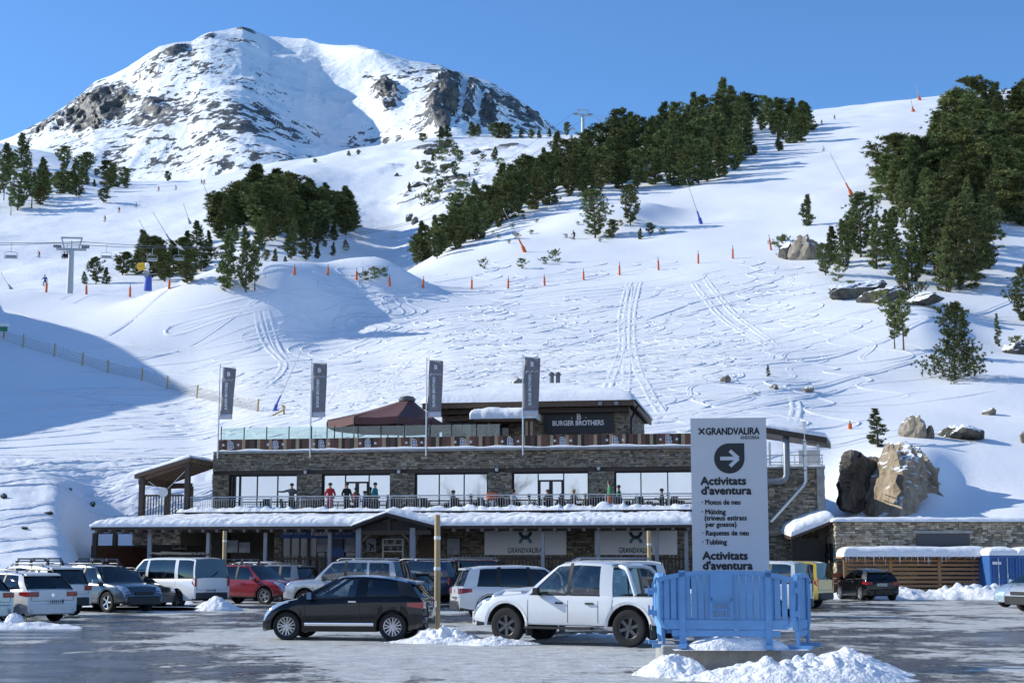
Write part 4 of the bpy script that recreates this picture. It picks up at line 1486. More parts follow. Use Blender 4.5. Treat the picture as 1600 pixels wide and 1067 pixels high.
# piers and bands in front of the core
us_ = [(U(a), U(c)) for a, c in WINS]
b = MB()
edges = [U(333)] + [x for w_ in us_ for x in w_] + [UR]
prects = []
for k in range(0, len(edges), 2):
    if edges[k + 1] - edges[k] > 0.05:
        b.span((edges[k], 0, -0.5), (edges[k + 1], 0.5, WT))
        prects.append((edges[k], edges[k + 1], ZF - 0.1, WT))
b.span((U(333), 0.0, WT + 0.002), (UR, 0.5, ZT - 0.12))
b.build('facade_wall', MORTAR, lodge)
stones('stone_facing', prects + [(U(333), UR, WT + 0.22, ZT - 0.14)], 0.0, lodge, 3)
b = MB()
b.span((U(333), 0.0, ZF), (U(333) - 0.02, 0.4, ZT - 0.14))
stones('stone_facing', [(0.0, 9.0, 1.0, ZT - 0.14)], U(333) - 0.004, lodge, 5, axis='x')
for (a, c) in us_:
    MB().span((a - 0.4, -0.06, WT), (c + 0.4, 0.3, WT + 0.2)).build('lintel', WOODD, lodge)
# ledge under the parapet
MB().span((U(335), -0.32, ZT - 0.13), (UR + 0.05, 0.6, ZT)).build('ledge', CONC, lodge)
snow_sheet('ledge_snow', [(U(344), -0.31, ZT), (UR, -0.31, ZT), (UR, -0.08, ZT), (U(344), -0.08, ZT)], 0.11, lodge, 160, 5, 3, 0.9, 0.1, freq=0.9)
# windows
doors = {1: (537, 575), 3: (840, 880)}
splits = {0: (373, 400, 432), 1: (538, 575), 2: (685, 724), 3: (840, 880), 4: (1001, 1043)}
for k, (a, c) in enumerate(us_):
    f = MB()
    t = 0.09
    f.span((a, 0.20, ZF), (a + t, 0.30, WT)); f.span((c - t, 0.20, ZF), (c, 0.30, WT))
    f.span((a + t, 0.20, WT - t), (c - t, 0.30, WT)); f.span((a + t, 0.20, ZF), (c - t, 0.30, ZF + t))
    xs = [a + t]
    for i, s_ in enumerate(splits[k]):
        m_ = U(s_)
        tk = 0.12 if (k == 0 and i == 0) else 0.06
        f.span((m_ - tk / 2, 0.19, ZF + t), (m_ + tk / 2, 0.29, WT - t))
        xs += [m_ - tk / 2, m_ + tk / 2]
    xs.append(c - t)
    win = f.build('window', DARKM, lodge)
    for i in range(0, len(xs), 2):
        x0, x1 = xs[i], xs[i + 1]
        if k in doors and i == 2:
            zt = Zp(700, 752, 0)
            MB().span((x0, 0.235, zt + 0.05), (x1, 0.25, WT - t)).build('pane', MIRROR, win)
            mid = (x0 + x1) / 2
            d = MB()
            d.span((x0, 0.18, zt - 0.05), (x1, 0.30, zt + 0.05))
            for p_, q_ in ((x0, x0 + 0.10), (mid - 0.10, mid + 0.10), (x1 - 0.10, x1)):
                d.span((p_, 0.18, ZF), (q_, 0.30, zt - 0.05))
            dr = d.build('door', DARKM, lodge)
            for p_, q_ in ((x0 + 0.10, mid - 0.10), (mid + 0.10, x1 - 0.10)):
                MB().span((p_, 0.235, ZF + 0.02), (q_, 0.25, zt - 0.05)).build('pane', MIRROR, dr)
        else:
            MB().span((x0, 0.235, ZF + t), (x1, 0.25, WT - t)).build('pane', MIRROR, win)
for px, py in ((478, 737), (624, 736), (777, 733), (936, 731)):
    b = MB(); b.lathe([(0.03, -0.14), (0.10, -0.12), (0.12, 0.05), (0.05, 0.12)], (U(px), -0.16, Zp(px, py)), 'z', 10)
    b.bar((U(px), 0, Zp(px, py) + 0.12), (U(px), -0.16, Zp(px, py) + 0.16), 0.03)
    b.build('wall_lamp', STEEL, lodge, smooth=40)

# lower terrace: slab, rail
TL, TRr = U(288, -3.4), U(1095, -3.4)
MB().span((TL - 2.6, -3.7, ZF - 0.35), (TRr, 0.2, ZF - 0.02)).build('terrace_slab', CONC, lodge)
ZR = Zp(600, 774.5, -3.4)
r_ = MB()
r_.tube([(TL, -3.4, ZR), (TRr, -3.4, ZR)], 0.035, 8)
r_.tube([(TL, -3.4, ZR - 0.12), (TRr, -3.4, ZR - 0.12)], 0.018, 6)
r_.tube([(TL, -3.4, ZF + 0.12), (TRr, -3.4, ZF + 0.12)], 0.018, 6)
rail = r_.build('terrace_railing', STEEL, lodge, smooth=40)
n = 17
for i in range(n + 1):
    x = TL + (TRr - TL) * i / n
    MB().span((x - 0.025, -3.43, ZF - 0.1), (x + 0.025, -3.37, ZR - 0.02)).build('rail_post', STEEL, rail)
bb = MB()
x = TL
while x < TRr:
    bb.box((x, -3.4, (ZR - 0.12 + ZF + 0.12) / 2), (0.016, 0.016, ZR - ZF - 0.24))
    x += 0.135
bb.build('baluster', STEEL, rail, kind='stuff')

# roof terrace parapet of vertical planks
ZQ = Zp(342, 687, -0.05)
zq0 = ZT + 0.03
UP = U(1100)
plk = [mat('plank_dark_brown', (0.11, 0.058, 0.040), rough=0.6, var=0.3, vscale=4, stretch=(5, 5, .6)), mat('plank_umber', (0.052, 0.032, 0.026), rough=0.6, var=0.3, vscale=4, stretch=(5, 5, .6)),
       mat('plank_red_brown', (0.16, 0.068, 0.045), rough=0.6, var=0.3, vscale=4, stretch=(5, 5, .6)), mat('plank_tan', (0.42, 0.29, 0.17), rough=0.6, var=0.2, vscale=4, stretch=(5, 5, .6)), mat('plank_black', (0.02, 0.017, 0.016), rough=0.6, var=0.3)]
par = thing('plank_parapet', 'striped brown, tan and black plank parapet with white letter emblems along the roof terrace', 'parapet', Wd(0, -0.08, 0), BROT)
MB().span((0.0, 0.02, zq0), (UP, 0.06, ZQ - 0.02)).build('backing_board', BLACK, par)
pm = [MB().span((-0.5, -0.012, 0), (0.5, 0.012, 1)).mesh('plank', m) for m in plk]
pattern = [2, 1, 3, 4, 0, 2, 3, 1, 0, 4, 3, 2, 0, 3, 4, 2, 1, 3]
x, i = 0.0, 0
rs = random.Random(2)
while x < UP - 0.05:
    k = pattern[i % len(pattern)]
    w_ = {3: 0.20, 4: 0.17}.get(k, 0.25) * rs.uniform(0.9, 1.1)
    w_ = min(w_, UP - x)
    o = link('plank', pm[k], par, (x + w_ / 2, rs.uniform(-0.008, 0.004), zq0))
    o.scale = (w_ - 0.008, 1, ZQ - zq0)
    x += w_; i += 1
EMB_D = mat('emblem_blue_grey', (0.16, 0.18, 0.24), rough=0.5)
bme = text_mesh('B', 0.60, bold=0.035, depth=0.006, align='CENTER'); bme.materials.clear(); bme.materials.append(WHITEP)
bmd = text_mesh('B', 0.60, bold=-0.002, depth=0.010, align='CENTER'); bmd.materials.clear(); bmd.materials.append(EMB_D)
star = []
for k in range(10):
    rr_ = 0.105 if k % 2 == 0 else 0.045
    star.append((rr_ * math.sin(k * math.pi / 5), rr_ * math.cos(k * math.pi / 5)))
stm = MB().prism(star, -0.006, 0.006).mesh('star', WHITEP)
for px in (360, 430, 502, 574.5, 647, 723.8, 797.6, 880, 962, 1046):
    zc = (zq0 + ZQ) / 2
    o = link('letter_emblem', bme, par, (U(px), -0.034, zc - 0.21))
    link('letter_inlay', bmd, o, (0, -0.002, 0))
    for s_ in (-1, 1):
        link('star', stm, par, (U(px) + s_ * 0.44, -0.034, zc + 0.02))
# glass wind screen on the left part
SCR = glass('wind_screen_glass', (0.78, 0.88, 0.86), 0.06)
ws = thing('wind_screen', 'clear glass wind screen with thin dark posts above the striped parapet', 'screen', Wd(0, 0.02, 0), BROT)
pxs = [343, 379, 414.5, 449.5, 485, 521, 558, 594, 631, 667, 705, 744, 781]
zs = Zp(400, 668, 0)
for i, px in enumerate(pxs):
    MB().span((U(px) - 0.025, -0.0, ZT), (U(px) + 0.025, 0.05, zs + (0.04 if i else 0.1))).build('post', DARKM, ws)
    if i + 1 < len(pxs):
        MB().span((U(px) + 0.03, 0.02, ZT + 0.1), (U(pxs[i + 1]) - 0.03, 0.03, zs)).build('glass_pane', SCR, ws)

# flags
FLAG = mat('flag_grey_cloth', (0.20, 0.20, 0.22), rough=0.8, var=0.15)
FLAGW = mat('flag_white_hem', (0.55, 0.56, 0.62), rough=0.8)
for k, (px, top, fx0, fx1, fy0, fy1, tw) in enumerate(((343, 571, 348, 368, 574, 655, -0.10), (487, 567, 489, 511, 568, 652, -0.02), (668, 560, 672, 694, 563, 652, -0.07), (819, 556, 822, 847, 558, 650, -0.10))):
    lab = ('grey restaurant flag, leftmost of the four, twisted on its pole', 'grey restaurant flag hanging straight, second from the left', 'grey restaurant flag in front of the lodge roof edge, third from the left', 'grey restaurant flag tallest, rightmost, beside the black restaurant sign')[k]
    fl = thing('banner_flag', lab, 'flag', Wd(U(px), -0.42, 0), BROT, 'restaurant flags')
    zt_, zb_ = Zp(px, top, -.42), ZT - 0.4
    p = MB(); p.tube([(0, 0, zb_), (0, 0, zt_)], [0.05, 0.03], 10); p.lathe([(0.0, zt_), (0.045, zt_ + 0.03), (0.0, zt_ + 0.08)], n=8)
    p.build('pole', STEEL, fl, smooth=40)
    z1, z0 = Zp(px, fy0, -.42), Zp(px, fy1, -.42)
    xa, xb = U(fx0, -.42) - U(px, -.42), U(fx1, -.42) - U(px, -.42)
    MB().bar((0, 0, z1 + 0.02), (xb, 0, z1 + 0.04 + tw), 0.03).build('top_arm', STEEL, fl)
    def pt(u, v):
        sh = tw * 1.6 * (1 - v)
        return (xa + (xb - xa) * u + sh * 0.9, 0.05 * math.sin(u * 3 + v * 5 + k), z0 + (z1 - z0) * v + tw * u * v)
    P = [[pt(u / 6, v / 20) for u in range(7)] for v in range(21)]
    g_ = MB(); g_.grid(P[2:], 0); g_.grid(P[:3], 1)
    fo = g_.build('cloth', [FLAG, FLAGW], fl, smooth=60)
    sm = fo.modifiers.new('thick', 'SOLIDIFY'); sm.thickness = 0.012
    ang = -math.atan2(tw * 1.44, (z1 - z0))
    xm = xa + (xb - xa) * 0.42 + tw * 1.44 * 0.55
    lettering('BURGER BROTHERS', 0.21, WHITEP, fl, (xm + 0.08, -0.085, z0 + 0.18 * (z1 - z0)), (0, -math.pi / 2 - ang * 0 + 0.0, 0), width=(z1 - z0) * 0.52, bold=0.006)
    lettering('B', 0.34, WHITEP, fl, ((xa + xb) / 2 + tw * .15, -0.085, z1 - 0.52), align='CENTER', bold=0.012)
    zz = MB()
    wv = [(xa + (xb - xa) * (0.08 + 0.84 * i / 6), -0.075, z0 + (z1 - z0) * (0.73 + 0.035 * (i % 2))) for i in range(7)]
    zz.tube(wv, 0.012, 4)
    zz.build('mountain_line', WHITEP, fl)

# upper restaurant block
YU = 8.0
ua, ub = U(690, YU, 660), U(985, YU, 650)
ze = Zp(850, 641, YU - 0.8)
up_ = MB(); up_.span((ua, YU + 0.15, ZT - 0.1), (ub - 0.15, YU + 11, ze + 0.2))
up_.build('upper_wall', MORTAR, lodge)
sgn = (U(851, YU), U(960, YU), Zp(900, 677, YU), Zp(900, 641.5, YU))
stones('upper_stone_facing', [(ua, ub, ZT, ze + 0.25)], YU + 0.15, lodge, 8)
stones('upper_stone_facing', [(YU + 0.1, YU + 11, ZT, ze + 0.25)], ub - 0.15, lodge, 9, axis='x', flipd=1)
ul, ur = U(660, YU - 1.2, 630), U(990, YU - 1.2, 620)
zl, zr_ = Zp(660, 634, YU - 1.2), Zp(990, 621, YU - 1.2)
ze2 = (zl + zr_) / 2
f = MB(); f.span((ul, YU - 1.2, ze2 - 0.32), (ur, YU - 1.05, ze2)); f.span((ur - 0.15, YU - 1.05, ze2 - 0.32), (ur, YU + 12.2, ze2)); f.span((ul, YU - 1.05, ze2 - 0.32), (ul + 0.15, YU + 12.2, ze2))
f.span((ul + 0.15, YU - 1.05, ze2 - 0.1), (ur - 0.15, YU + 12.2, ze2 - 0.03))
rf = f.build('upper_roof', WOODB, lodge)
MB().span((ul + 0.3, YU - 0.6, ze2 - 0.62), (ub - 0.02, YU - 0.1, ze2 - 0.33)).build('eaves_beam', WOODD, rf)
rafm = MB().span((-0.06, -0.45, -0.09), (0.06, 0.45, 0.09)).mesh('rafter', WOODD)
for i in range(34):
    link('rafter', rafm, rf, (ul + 0.4 + (ur - ul - 0.8) * i / 33, YU - 0.55, ze2 - 0.22))
for i in range(16):
    link('rafter', rafm, rf, (ur - 0.55, YU + 0.6 + i * 0.72, ze2 - 0.22), rot=(0, 0, math.pi / 2))
# crowned snow on the roof
su_, sv_ = np.linspace(0, 1, 90)[None, :], np.linspace(0, 1, 40)[:, None]
Vx = ul - 0.12 + (ur - ul + 0.24) * su_ + 0 * sv_
Vy = YU - 1.34 + 13.7 * sv_ + 0 * su_
de = np.minimum(np.minimum(Vx - Vx.min(), Vx.max() - Vx), np.minimum(Vy - Vy.min(), Vy.max() - Vy))
hh = 0.34 * np.sqrt(np.clip(1 - (1 - np.clip(de / 0.5, 0, 1)) ** 2, 0, 1)) + 1.35 * np.clip(de / 5.0, 0, 1) ** 0.8 + 0.06 * fbm(Vx / 1.5, Vy / 1.5, 3, 2)
hh[0] = hh[-1] = 0; hh[:, 0] = hh[:, -1] = 0
link('roof_snow', grid_mesh('roof_snow', np.stack([Vx, Vy, ze2 + hh], 2), SNOWR), lodge, kind='stuff')
bs = thing('restaurant_sign', 'black sign board reading BURGER BROTHERS on the upper stone wall', 'sign', Wd(0, YU - 0.02, 0), BROT)
MB().span((sgn[0], -0.06, sgn[2]), (sgn[1], 0.02, sgn[3])).build('board', mat('sign_black', (0.018, 0.021, 0.027), rough=0.5), bs)
lettering('BURGER BROTHERS', 0.42, WHITEP, bs, ((sgn[0] + sgn[1]) / 2 - 0.05, -0.075, Zp(905, 664.5, YU)), width=(U(945, YU) - U(865, YU)), bold=0.014, align='CENTER')
lettering('B', 0.5, WHITEP, bs, ((sgn[0] + sgn[1]) / 2, -0.075, Zp(905, 655.5, YU)), align='CENTER', bold=0.012)
for s_ in (-.42, .42):
    link('star', stm, bs, ((sgn[0] + sgn[1]) / 2 + s_, -0.075, Zp(905, 653, YU))).scale = (.45, 1, .45)
# things along the upper wall
dk = MB()
for a_, c_ in ((706, 738), (757, 797)):
    f = MB(); z0_, z1_ = ZT, Zp(720, 660, YU)
    x0, x1 = U(a_, YU), U(c_, YU)
    f.span((x0, YU - 0.02, z0_), (x0 + 0.1, YU + 0.1, z1_)); f.span((x1 - 0.1, YU - 0.02, z0_), (x1, YU + 0.1, z1_)); f.span((x0 + .1, YU - 0.02, z1_ - 0.1), (x1 - .1, YU + 0.1, z1_)); f.span(((x0 + x1) / 2 - .04, YU - .02, z0_), ((x0 + x1) / 2 + .04, YU + .1, z1_ - .1))
    w_ = f.build('terrace_door', WOODB if a_ > 750 else DARKM, lodge)
    MB().span((x0 + 0.1, YU + 0.03, z0_), (x1 - 0.1, YU + 0.05, z1_ - 0.1)).build('pane', DGLASS, w_)
    MB().span((x0 - .3, YU - 0.3, z1_ + .05), (x1 + .3, YU + 0.1, z1_ + .25)).build('lintel', WOODB, lodge)
# round emblem board
eb = thing('emblem_board', 'small dark board with a round white emblem at the left of the upper wall', 'sign', Wd(U(676, YU), YU - 0.1, Zp(676, 674, YU)), BROT)
MB().span((-.42, -.03, -.42), (.42, .03, .42)).build('board', BLACK, eb)
q_ = MB()
q_.tube([(0.30 * math.cos(t), -0.045, 0.30 * math.sin(t)) for t in np.linspace(0, 2 * math.pi, 25)], 0.022, 5, caps=False)
for k in (-1, 1):
    q_.tube([(k * 0.09 + 0.12 * math.cos(t), -0.045, 0.12 * math.sin(t)) for t in np.linspace(0, 2 * math.pi, 17)], 0.016, 5, caps=False)
q_.build('round_emblem', WHITEP, eb)
# service kiosk with its own snow cap
YK = 6.0
kx0, kx1 = U(738, YK), U(836, YK)
kz = Zp(780, 655, YK)
ks = thing('serving_hatch', 'little timber serving hatch under a thick rounded snow cap on the roof terrace', 'kiosk', Wd(0, YK, 0), BROT)
MB().span((kx0 + .1, -0.3, kz - 0.14), (kx1 - .1, 1.8, kz)).build('roof_board', WOODB, ks)
snow_sheet('snow_cap', [(kx0 - .1, -0.45, kz), (kx1 + .1, -0.45, kz), (kx1 + .1, 1.9, kz), (kx0 - .1, 1.9, kz)], 0.75, ks, 50, 20, 5, 0.15, 1.1)
for x in (kx0 + 1.0, kx1 - 0.3):
    MB().span((x - .06, -0.1, ZT), (x + .06, 0.02, kz - 0.14)).build('post', WOODB, ks)
MB().span((U(772, YK), 0.2, ZT), (U(815, YK), 0.3, ZT + 1.0)).build('counter', WOODB, ks)
for i in range(5):
    x = U(818, YK) + i * 0.145
    MB().span((x, -0.16, ZT), (x + 0.135, -0.12, kz - 0.15)).build('striped_board', plk[(0, 3, 1, 3, 0)[i]], ks)
for k, (px0_, px1_) in enumerate(((835, 880), (905, 968))):
    snow_sheet('snow_heap', [(U(px0_, 2), 2, ZT), (U(px1_, 2), 2, ZT), (U(px1_, 2), 4.5, ZT), (U(px0_, 2), 4.5, ZT)], (.55, .7)[k], lodge, 40, 20, 11 + k, 0.5, 1.2, SNOWK, fine=.15)
# chimneys and vent
for px in (862, 872):
    b = MB(); u_ = U(px, 13, 590); zb = ze2; zt_ = Zp(px, 587, 13)
    b.tube([(u_, 13, zb), (u_, 13, zt_)], 0.14, 12); b.lathe([(0.20, zt_ + 0.02), (0.22, zt_ + 0.08), (0.05, zt_ + 0.24)], (u_, 13, 0), n=12)
    b.build('chimney_pipe', mat('sooty_steel', (0.16, 0.16, 0.17), rough=0.5, metal=0.6), lodge, smooth=40)
b = MB(); b.span((U(810, 12), 11.6, ze2), (U(832, 12), 12.6, Zp(815, 593, 12))); b.tube([(U(806, 12), 12.1, ze2 + .5), (U(806, 12), 12.1, Zp(806, 597, 12)), (U(812, 12), 12.1, Zp(806, 595, 12) + 0.1)], 0.3, 10)
b.build('roof_vent', mat('sooty_steel', (0.1, 0.1, 0.1)), lodge, smooth=40)
b = MB()
for px in (938, 963):
    b.box((U(px, YU - 1.3, 625), YU - 1.36, ze2 - 0.2), (0.24, 0.2, 0.2)); b.bar((U(px, YU - 1.3, 625), YU - 1.2, ze2 - .05), (U(px, YU - 1.3, 625), YU - 1.36, ze2 - .2), .05)
b.build('floodlight', GREYP, lodge)
b = MB(); b.tube([(ub + .05, YU + .0, ZT), (ub + .05, YU, ze2 - 1.0), (ub + .5, YU - .9, ze2 - 0.35)], 0.06, 8)
b.build('downpipe', BLACK, lodge, smooth=40)

# the big terrace umbrella
um = thing('terrace_umbrella', 'huge maroon octagonal umbrella with a round cap on the roof terrace', 'umbrella', Wd(U(622, 4.5, 640), 4.5, ZT), BROT)
AWN = mat('maroon_canvas', (0.135, 0.058, 0.052), rough=0.75, var=0.12)
zr, za = Zp(600, 660, 4.5) - ZT, Zp(636, 627, 4.5) - ZT
rx = U(622, 4.5) - U(515, 4.5)
ax = U(636, 4.5) - U(622, 4.5)
rim_pt = [(rx * math.cos(t) * (1.0 if math.cos(t) < 0 else 0.62), 4.2 * math.sin(t), zr) for t in [math.pi / 8 + k * math.pi / 4 for k in range(8)]]
c_ = MB()
for k in range(8):
    a, d = Vector(rim_pt[k]), Vector(rim_pt[(k + 1) % 8])
    tp = [Vector((ax + 0.42 * math.cos(t), 0.42 * math.sin(t), za)) for t in (math.pi / 8 + k * math.pi / 4, math.pi / 8 + (k + 1) * math.pi / 4)]
    P = []
    for i in range(7):
        s_ = i / 6
        sag = -0.05 * math.sin(s_ * math.pi)
        row = []
        for j in range(5):
            w_ = j / 4
            p = (a.lerp(d, w_)).lerp(tp[0].lerp(tp[1], w_), s_)
            row.append((p.x, p.y, p.z + sag - 0.07 * math.sin(w_ * math.pi) * (1 - s_)))
        P.append(row)
    c_.grid(P)
    c_.add([P[0][0], P[0][2], P[0][4], (d.x, d.y, zr - 0.42), ((a.x + d.x) / 2, (a.y + d.y) / 2, zr - 0.48), (a.x, a.y, zr - 0.42)], [(0, 1, 4, 5), (1, 2, 3, 4)])
cn = c_.build('canopy', AWN, um, smooth=50)
MB().lathe([(0.42, za - 0.02), (0.50, za + 0.02), (0.50, za + 0.16), (0.42, za + 0.18), (0.42, za + 0.26), (0.05, za + 0.34)], (ax, 0, 0), n=20).build('cap', mat('umbrella_cap', (0.12, 0.12, 0.12), rough=0.5), um, smooth=40)
MB().tube([(ax * .6, 0, 0), (ax, 0, za)], 0.09, 10).build('mast', STEEL, um, smooth=40)
rb = [MB().tube([Vector(p) + Vector((0, 0, 0.02)), (ax, 0, za - 0.1)], 0.03, 5) for p in rim_pt]
for x in rb:
    x.build('rib', WOODB, um)
for p in rim_pt:
    MB().tube([(p[0], p[1], 0), (p[0], p[1], zr - 0.05)], 0.045, 6).build('pole', DARKM, um)

# ---------------- ground floor
YG = -1.7
ZC = Zp(600, 821.5, -6.2)                                # eave underside
GL, GR = U(150, -5.6), U(1078, -5.6)
g = MB()
g.span((U(430, YG), YG + 0.1, -0.5), (UR, YG + 0.6, ZF - 0.36))
g.build('ground_wall', MORTAR, lodge)
doorz = Zp(600, 842, YG)
shop0, shop1 = U(443, YG), U(557, YG)
stones('ground_stone_facing', [(U(430, YG), shop0, 0, ZF - .4), (shop1, U(660, YG), 0, ZF - .4), (U(688, YG), UR, 0, ZF - .4)], YG + 0.1, lodge, 13, tone=0.9)
# canopy roof: slab, fascia, rafters
cy0, cy1 = -3.72, -6.25
zc0 = Zp(600, 811, cy0)
cl_, cr_ = U(143, cy1, 825), U(1083, cy1, 822)
tl_, tr_ = U(283, cy0, 800), U(1083, cy0, 800)
sl_ = MB()
sl_.add([(cl_, cy1, ZC), (cr_, cy1, ZC), (tr_, cy0, zc0), (tl_, cy0, zc0), (cl_, cy1, ZC - 0.14), (cr_, cy1, ZC - 0.14), (tr_, cy0, zc0 - 0.14), (tl_, cy0, zc0 - 0.14)],
        [(0, 1, 2, 3), (7, 6, 5, 4), (0, 4, 5, 1), (1, 5, 6, 2), (2, 6, 7, 3), (3, 7, 4, 0)])
sl_.add([(cl_, cy1, ZC), (tl_, cy0, zc0), (tl_ - 0.3, 3.5, zc0 - .1), (cl_ + .4, 3.5, ZC), (cl_, cy1, ZC - 0.14), (tl_, cy0, zc0 - 0.14), (tl_ - .3, 3.5, zc0 - 0.24), (cl_ + .4, 3.5, ZC - 0.14)],
        [(0, 1, 2, 3), (7, 6, 5, 4), (0, 3, 7, 4), (3, 2, 6, 7), (0, 4, 5, 1)])
cano = sl_.build('canopy_roof', WOODD, lodge)
MB().span((cl_, cy1 - 0.06, ZC - 0.16), (cr_, cy1, ZC - 0.02)).build('fascia', WOODD, cano)
MB().span((cl_ + .3, cy1 + 0.75, ZC - 0.26), (cr_, cy1 + 0.95, ZC - 0.02)).build('eaves_beam', WOODD, cano)
rafm2 = MB().span((-0.07, -0.5, -0.08), (0.07, 0.25, 0.08)).mesh('rafter', mat('rafter_end_wood', (0.16, 0.125, 0.10), rough=0.8, var=.3))
for i in range(43):
    x = cl_ + 0.35 + (cr_ - cl_ - 0.6) * i / 42
    link('rafter', rafm2, cano, (x, cy1 + 0.32, ZC - 0.22))
snow_sheet('canopy_snow', [(cl_ - .05, cy1 - 0.14, ZC), (cr_ + .05, cy1 - 0.14, ZC), (tr_ + .05, cy0, zc0), (tl_, cy0, zc0)], 0.36, lodge, 420, 26, 6, 0.22, 0.4, SNOWR, freq=0.8, fine=0.22)
snow_sheet('canopy_snow', [(cl_ - .05, 3.4, ZC), (cl_ - .05, cy1 - .14, ZC), (tl_, cy0 , zc0), (tl_ - .3, 3.4, zc0 - .1)], 0.36, lodge, 60, 20, 9, 0.2, 0.4, SNOWR)
MB().span((tl_ - .3, cy0 - 0.05, zc0 + 0.30), (tr_, cy0 + 0.05, zc0 + 0.51)).build('gutter_board', WOODD, lodge)
berm('snow_clumps', [(tl_ - 0.2, -3.78, zc0 + 0.45), (tr_, -3.78, zc0 + 0.45)], 0.7, 0.26, None, 4, lodge, 1.1, 330, 'stuff')
# posts
pm2 = MB().span((-0.09, -0.09, 0), (0.09, 0.09, 1)).mesh('post', GREYP)
pmb = MB().span((-0.12, -0.12, 0), (0.12, 0.12, 1)).mesh('post', WOODD)
for px in (237, 328, 417, 517, 848, 934, 1025, 1071):
    o = link('post', pm2, cano, (U(px, -5.5), -5.5, -0.1)); o.scale = (1, 1, ZC - 0.20)
for px in (152, 183):
    o = link('post', pmb, cano, (U(px, -5.3 if px == 152 else -1.0), -5.3 if px == 152 else -1.0, -0.1)); o.scale = (1, 1, ZC - 0.2)
# open porch at the left end: dark rear wall with snow seen through
pw = MB()
x0, x1, x2, x3 = U(150, 1.5), U(182, 1.5), U(212, 1.5), U(440, 1.5)
z0_, z1_ = Zp(170, 852, 1.5), Zp(170, 838, 1.5)
pw.span((x0, 1.5, -0.4), (x2, 1.7, z0_)); pw.span((x2, 1.5, -0.4), (x3, 1.7, ZC + .6)); pw.span((x0, 1.5, z1_ + .15), (x2, 1.7, ZC - .15)); pw.span((x1 - .1, 1.5, z0_), (x1 + .1, 1.7, z1_ + .15))
pw.build('porch_rear_wall', WOODD, lodge)
MB().span((U(146, -5.2), -5.2, -.3), (U(152, -5.2) + .05, 1.5, Zp(150, 852, -5.2))).build('porch_side_wall', mat('red_brown_boards', (0.10, 0.045, 0.03), rough=.7, var=.3), lodge)
f = MB(); x0, x1, z0_, z1_ = U(272, 1.4), U(294, 1.4), Zp(280, 858, 1.4), Zp(280, 842, 1.4)
for a_, c_ in (((x0, z0_), (x1, z0_ + .08)), ((x0, z1_ - .08), (x1, z1_)), ((x0, z0_ + .08), (x0 + .08, z1_ - .08)), ((x1 - .08, z0_ + .08), (x1, z1_ - .08)), (((x0 + x1) / 2 - .03, z0_ + .08), ((x0 + x1) / 2 + .03, z1_ - .08))):
    f.span((a_[0], 1.40, a_[1]), (c_[0], 1.48, c_[1]))
w_ = f.build('window', mat('pale_window_frame', (0.42, 0.36, 0.29), rough=.7), lodge)
MB().span((x0 + .08, 1.44, z0_ + .08), (x1 - .08, 1.46, z1_ - .08)).build('pane', DGLASS, w_)
# shop front
sg = thing('shop_sign', 'blue rental shop fascia with white lettering under the canopy', 'sign', Wd(0, YG - 0.2, 0), BROT)
BLUES = mat('shop_blue', (0.02, 0.09, 0.30), rough=0.5)
zs0, zs1 = Zp(500, 840.5, YG), Zp(500, 826.5, YG)
MB().span((shop0, -0.06, zs0), (shop1, 0.06, zs1)).build('board', BLUES, sg)
lettering('LLOGUER · ALQUILER', 0.17, WHITEP, sg, (U(446, YG), -0.075, Zp(470, 835, YG)), width=U(481, YG) - U(446, YG))
lettering('Viladomat', 0.40, WHITEP, sg, (U(488, YG), -0.075, Zp(500, 836.5, YG)), width=1.22, shear=0.25, bold=0.01)
lettering('RENT · LOCATION', 0.17, WHITEP, sg, (U(527, YG), -0.075, Zp(540, 835, YG)), width=U(554, YG) - U(527, YG))
xs = [443, 456, 470, 484, 497, 510, 522, 538, 557]
f = MB()
for px in xs:
    f.span((U(px, YG) - .04, YG - .02, 0), (U(px, YG) + .04, YG + .08, zs0))
w_ = f.build('shop_window', DARKM, lodge)
for a_, c_ in zip(xs, xs[1:]):
    MB().span((U(a_, YG) + .04, YG + .03, 0), (U(c_, YG) - .04, YG + .05, zs0)).build('pane', DGLASS, w_)
PHOTO = mat('poster_mountain_print', (0.06, 0.07, 0.085), rough=.5, col2=(0.42, 0.46, 0.52), vscale=1.6)
PAPER = mat('poster_pale_print', (0.50, 0.53, 0.57), rough=.6, col2=(0.22, 0.24, 0.27), vscale=2.5)
